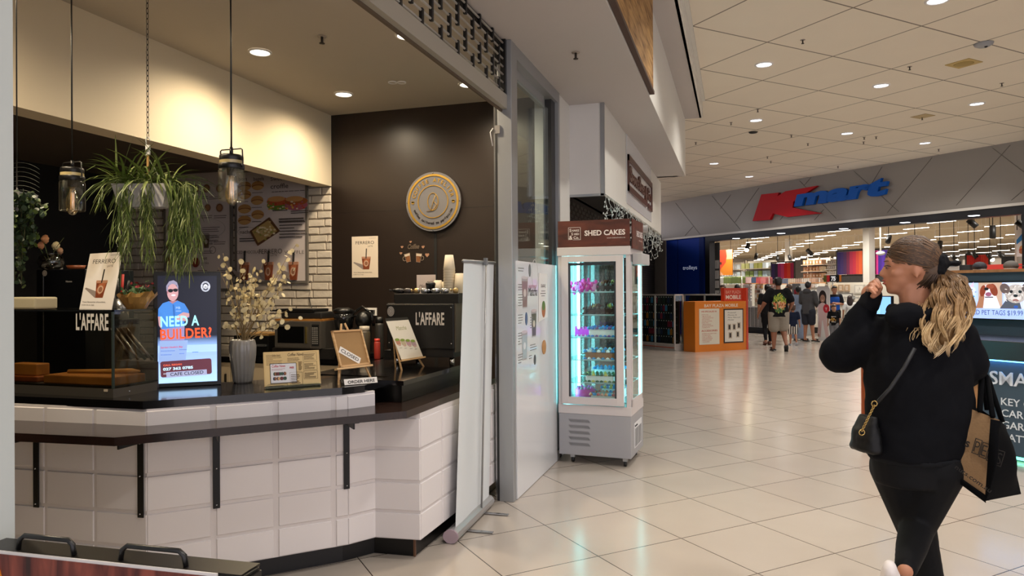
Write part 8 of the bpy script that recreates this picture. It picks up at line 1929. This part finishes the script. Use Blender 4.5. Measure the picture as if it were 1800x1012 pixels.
# hoodie
hood = cloth('#0d0e12', .25); hood = M('#0c0d11', .9, noise=.3, scale=9, bump=.25, spec=.12, name='black_fleece')
TS = [('l', [(W(1617, 800, .02), .212, .150), (W(1616, 775, .02), .213, .155), (W(1614, 720, .02), .212, .158), (W(1612, 650, .02), .208, .158), (W(1618, 600, .02), .190, .140), (W(1622, 568, .02), .165, .115), (W(1622, 548, .01), .10, .085), (W(1618, 538, .0), .07, .065)], bodyR),
      ('c', W(1562, 584, .06), .072, elL, .086), ('c', elL+V(0,0,.0), .084, W(1512, 562, .12), .058), ('c', W(1512, 562, .12), .056, W(1530, 528, .10), .040),
      ('c', W(1680, 590, -.03), .075, W(1703, 640, .0), .074), ('c', W(1703, 640, .0), .074, W(1700, 655, .14), .06), ('c', W(1700, 655, .14), .058, W(1690, 664, .30), .045),
      ('e', W(1592, 556, -.08), (.085,.06,.05), bodyR), ('e', W(1640, 556, -.09), (.085,.055,.045), bodyR), ('c', W(1568, 545, .03), .032, W(1588, 560, -.09), .034)]
blob('hoodie', TS, hood, t, .009, 6, disp=.028, dscale=.13)
blob('cuff', [('c', W(1527, 535, .10), .043, W(1533, 520, .10), .040)], cloth('#0b0c10'), t, .006, 2)
blob('hem_band', [('l', [(W(1618, 806, .02), .203, .143), (W(1617, 795, .02), .212, .150)], bodyR)], cloth('#0f1115'), t, .008, 3, disp=.012)
# leggings
leg = M('#07080b', .75, noise=.2, scale=10, spec=.2, name='black_leggings')
blob('leggings', [('l', [(hipL.lerp(hipR, .5)+V(0,0,-.06), .165, .125), (hipL.lerp(hipR, .5)+V(0,0,.08), .185, .13)], bodyR), ('c', hipL, .108, knA, .070), ('c', knA, .068, anA.lerp(knA, .62), .064), ('c', anA.lerp(knA, .62), .064, anA.lerp(knA, .12), .045), ('c', hipR, .112, knB, .068), ('c', knB, .066, anB.lerp(knB, .5), .056), ('c', anB.lerp(knB, .5), .056, anB.lerp(knB, .04), .040)], leg, t, .008, 5)
# shoes
shm = M('#ddd6d2', .6, noise=.05, scale=30, name='white_shoe')
a_ = W(1572, 1000, -.30); blob('shoe', [('e', W(1564, 1003, -.31), (.026,.032,.040), RH), ('c', W(1564, 1008, -.30), .032, W(1582, 1056, -.24), .036), ('e', W(1590, 1070, -.2), (.040,.045,.036), RH)], shm, t, .007, 3)
blob('shoe', [('e', anA+V(0,-.01,-.035), (.045,.06,.05)), ('c', anA+V(0,0,-.045), .045, toeA+V(0,0,.01), .04)], shm, t, .007, 3)
# cross-body bag
sm_ = M('#070708', .5, spec=.3, name='black_leather'); bg = W(1519, 765, -.10)
t2 = thing('crossbody_bag', bg+V(0,0,-.08), 'small black crossbody bag with a gold chain at the ponytail woman\'s hip', 'bag')
blob('pouch', [('l', [(W(1524, 793, -.02), .036, .07), (W(1522, 787, -.02), .044, .075), (W(1523, 755, -.02), .036, .06), (W(1526, 730, -.02), .016, .045)], bodyR)], sm_, t2, .006, 2, disp=.01, dscale=.05)
b = MB(); b.tube([W(1608, 612, -.168), W(1590, 645, -.17), W(1565, 682, -.165), W(1541, 708, -.15)], .007, M('#15161a', .6), 6); b.build('strap', t2)
b = MB(); gm = M('#b89a5c', .25, .9, name='chain_gold')
def link(c_, d, ra, rb, up):
    d = d.normalized(); s = d.cross(up).normalized(); return [c_+d*ra*math.cos(2*PI*i/8)+s*rb*math.sin(2*PI*i/8) for i in range(9)]
c0, c1 = W(1537, 712, -.16), W(1515, 757, -.15); n = 16
for i in range(n): b.tube(link(c0.lerp(c1, (i+.5)/n), c1-c0, .0058, .0042, K.F if i % 2 else K.R), .0013, gm, 5)
b.tube(link(c0+V(0,0,.006), V(0,0,1), .011, .011, K.F), .002, gm, 6); b.tube(link(c1+V(0,0,-.006), V(0,0,1), .011, .011, K.F), .002, gm, 6); b.build('chain', t2)
# tote bag
jute = M('#8a6c4a', .9, noise=.12, scale=120, bump=.3, name='jute'); tb = M('#060709', .9, noise=.2, scale=12, bump=.2, spec=.1, name='black_canvas')
t3 = thing('tote_bag', W(1735, 872, .1), 'jute and black tote bag hanging from the ponytail woman\'s arm', 'bag')
def sheet(b, c00, c10, c11, c01, m_, n=10, bulge=.0, nrm=None, seed=0):
    r = random.Random(seed); P = []; 
    for j in range(n+1):
        for i in range(n+1):
            u, v_ = i/n, j/n; p = c00.lerp(c10, u).lerp(c01.lerp(c11, u), v_); w = math.sin(PI*u)*math.sin(PI*v_)
            P.append(p+(nrm or -K.F)*(bulge*w+.004*math.sin(7*u+3*v_+seed)*w))
    b.add(P, [(j*(n+1)+i, j*(n+1)+i+1, (j+1)*(n+1)+i+1, (j+1)*(n+1)+i) for j in range(n) for i in range(n)], m_, True)
bl_, br_, tr2, tl2 = W(1652, 822, -.06), W(1733, 880, -.16), W(1757, 738, -.16), W(1690, 712, -.06)
br2, tr3 = W(1795, 868, .02), W(1768, 748, .04); bl2, tl3 = W(1700, 835, .12), W(1722, 718, .12)
b = MB(); sheet(b, bl_, br_, tr2, tl2, jute, bulge=.03, seed=1); b.build('jute_front', t3, label='brown jute face')
b = MB(); sheet(b, br_, br2, tr3, tr2, tb, bulge=.035, nrm=(K.R-K.F).normalized(), seed=2); sheet(b, bl2, br2, tr3, tl3, tb, bulge=-.02, seed=3); sheet(b, bl_, bl2, tl3, tl2, tb, seed=4); sheet(b, bl_, br_, br2, bl2, tb, seed=5)
# black edge that spills over the jute on the right
sheet(b, W(1731, 880, -.185), W(1735, 880, -.185), W(1760, 740, -.19), W(1741, 736, -.195), tb, bulge=.035, seed=6); sheet(b, W(1652, 824, -.066), W(1733, 884, -.166), W(1733, 870, -.172), W(1658, 818, -.074), tb, bulge=.012, seed=7)
b.build('black_gusset', t3)
for (a_, c_, m_, p_) in ((W(1722, 722, -.12), W(1745, 732, -.15), W(1726, 660, .02), W(1735, 664, .02)), (W(1735, 720, .10), W(1762, 742, .06), W(1728, 662, .10), W(1738, 668, .10))):
    b = MB(); b.tube([a_, a_.lerp(m_, .5), m_, m_.lerp(p_, .5)+V(0,0,.012), p_, c_.lerp(p_, .5), c_], [.010]*7, tb, 6); b.build('handle', t3)
TF_ = frame(W(1697, 800, -.145), (br_-bl_).normalized()+V(0,0,.32), (tl2-bl_).normalized()); b = MB(frame(W(1706, 789, -.142), (tr2-tl2).normalized()*.9+V(0,0,.05), V(0,0,1))); ikm = M('#17130f', .8)
b.text('S', -.022, .002, .024, ikm, bold=.05, d=.001)
for k, ch in enumerate('PETS'):
    x = .006+k*.026; b.text(ch, x+.004, -.004*k-.004, .042, ikm, w=.016, d=.001, bold=-.01)
    for a4 in ((x, -.012-.004*k, .024, .0025), (x, .046-.004*k, .024, .0025), (x, -.012-.004*k, .0025, .058), (x+.022, -.012-.004*k, .0025, .058)): b.rect(*a4, ikm, .002)
b.T = frame(W(1678, 822, -.145), (br_-bl_).normalized(), V(0,0,1)); b.text('nuts.com.au', 0, 0, .017, ikm, w=.135, bold=.01, d=.001)
b.build('printing', t3, label='black printed letters')
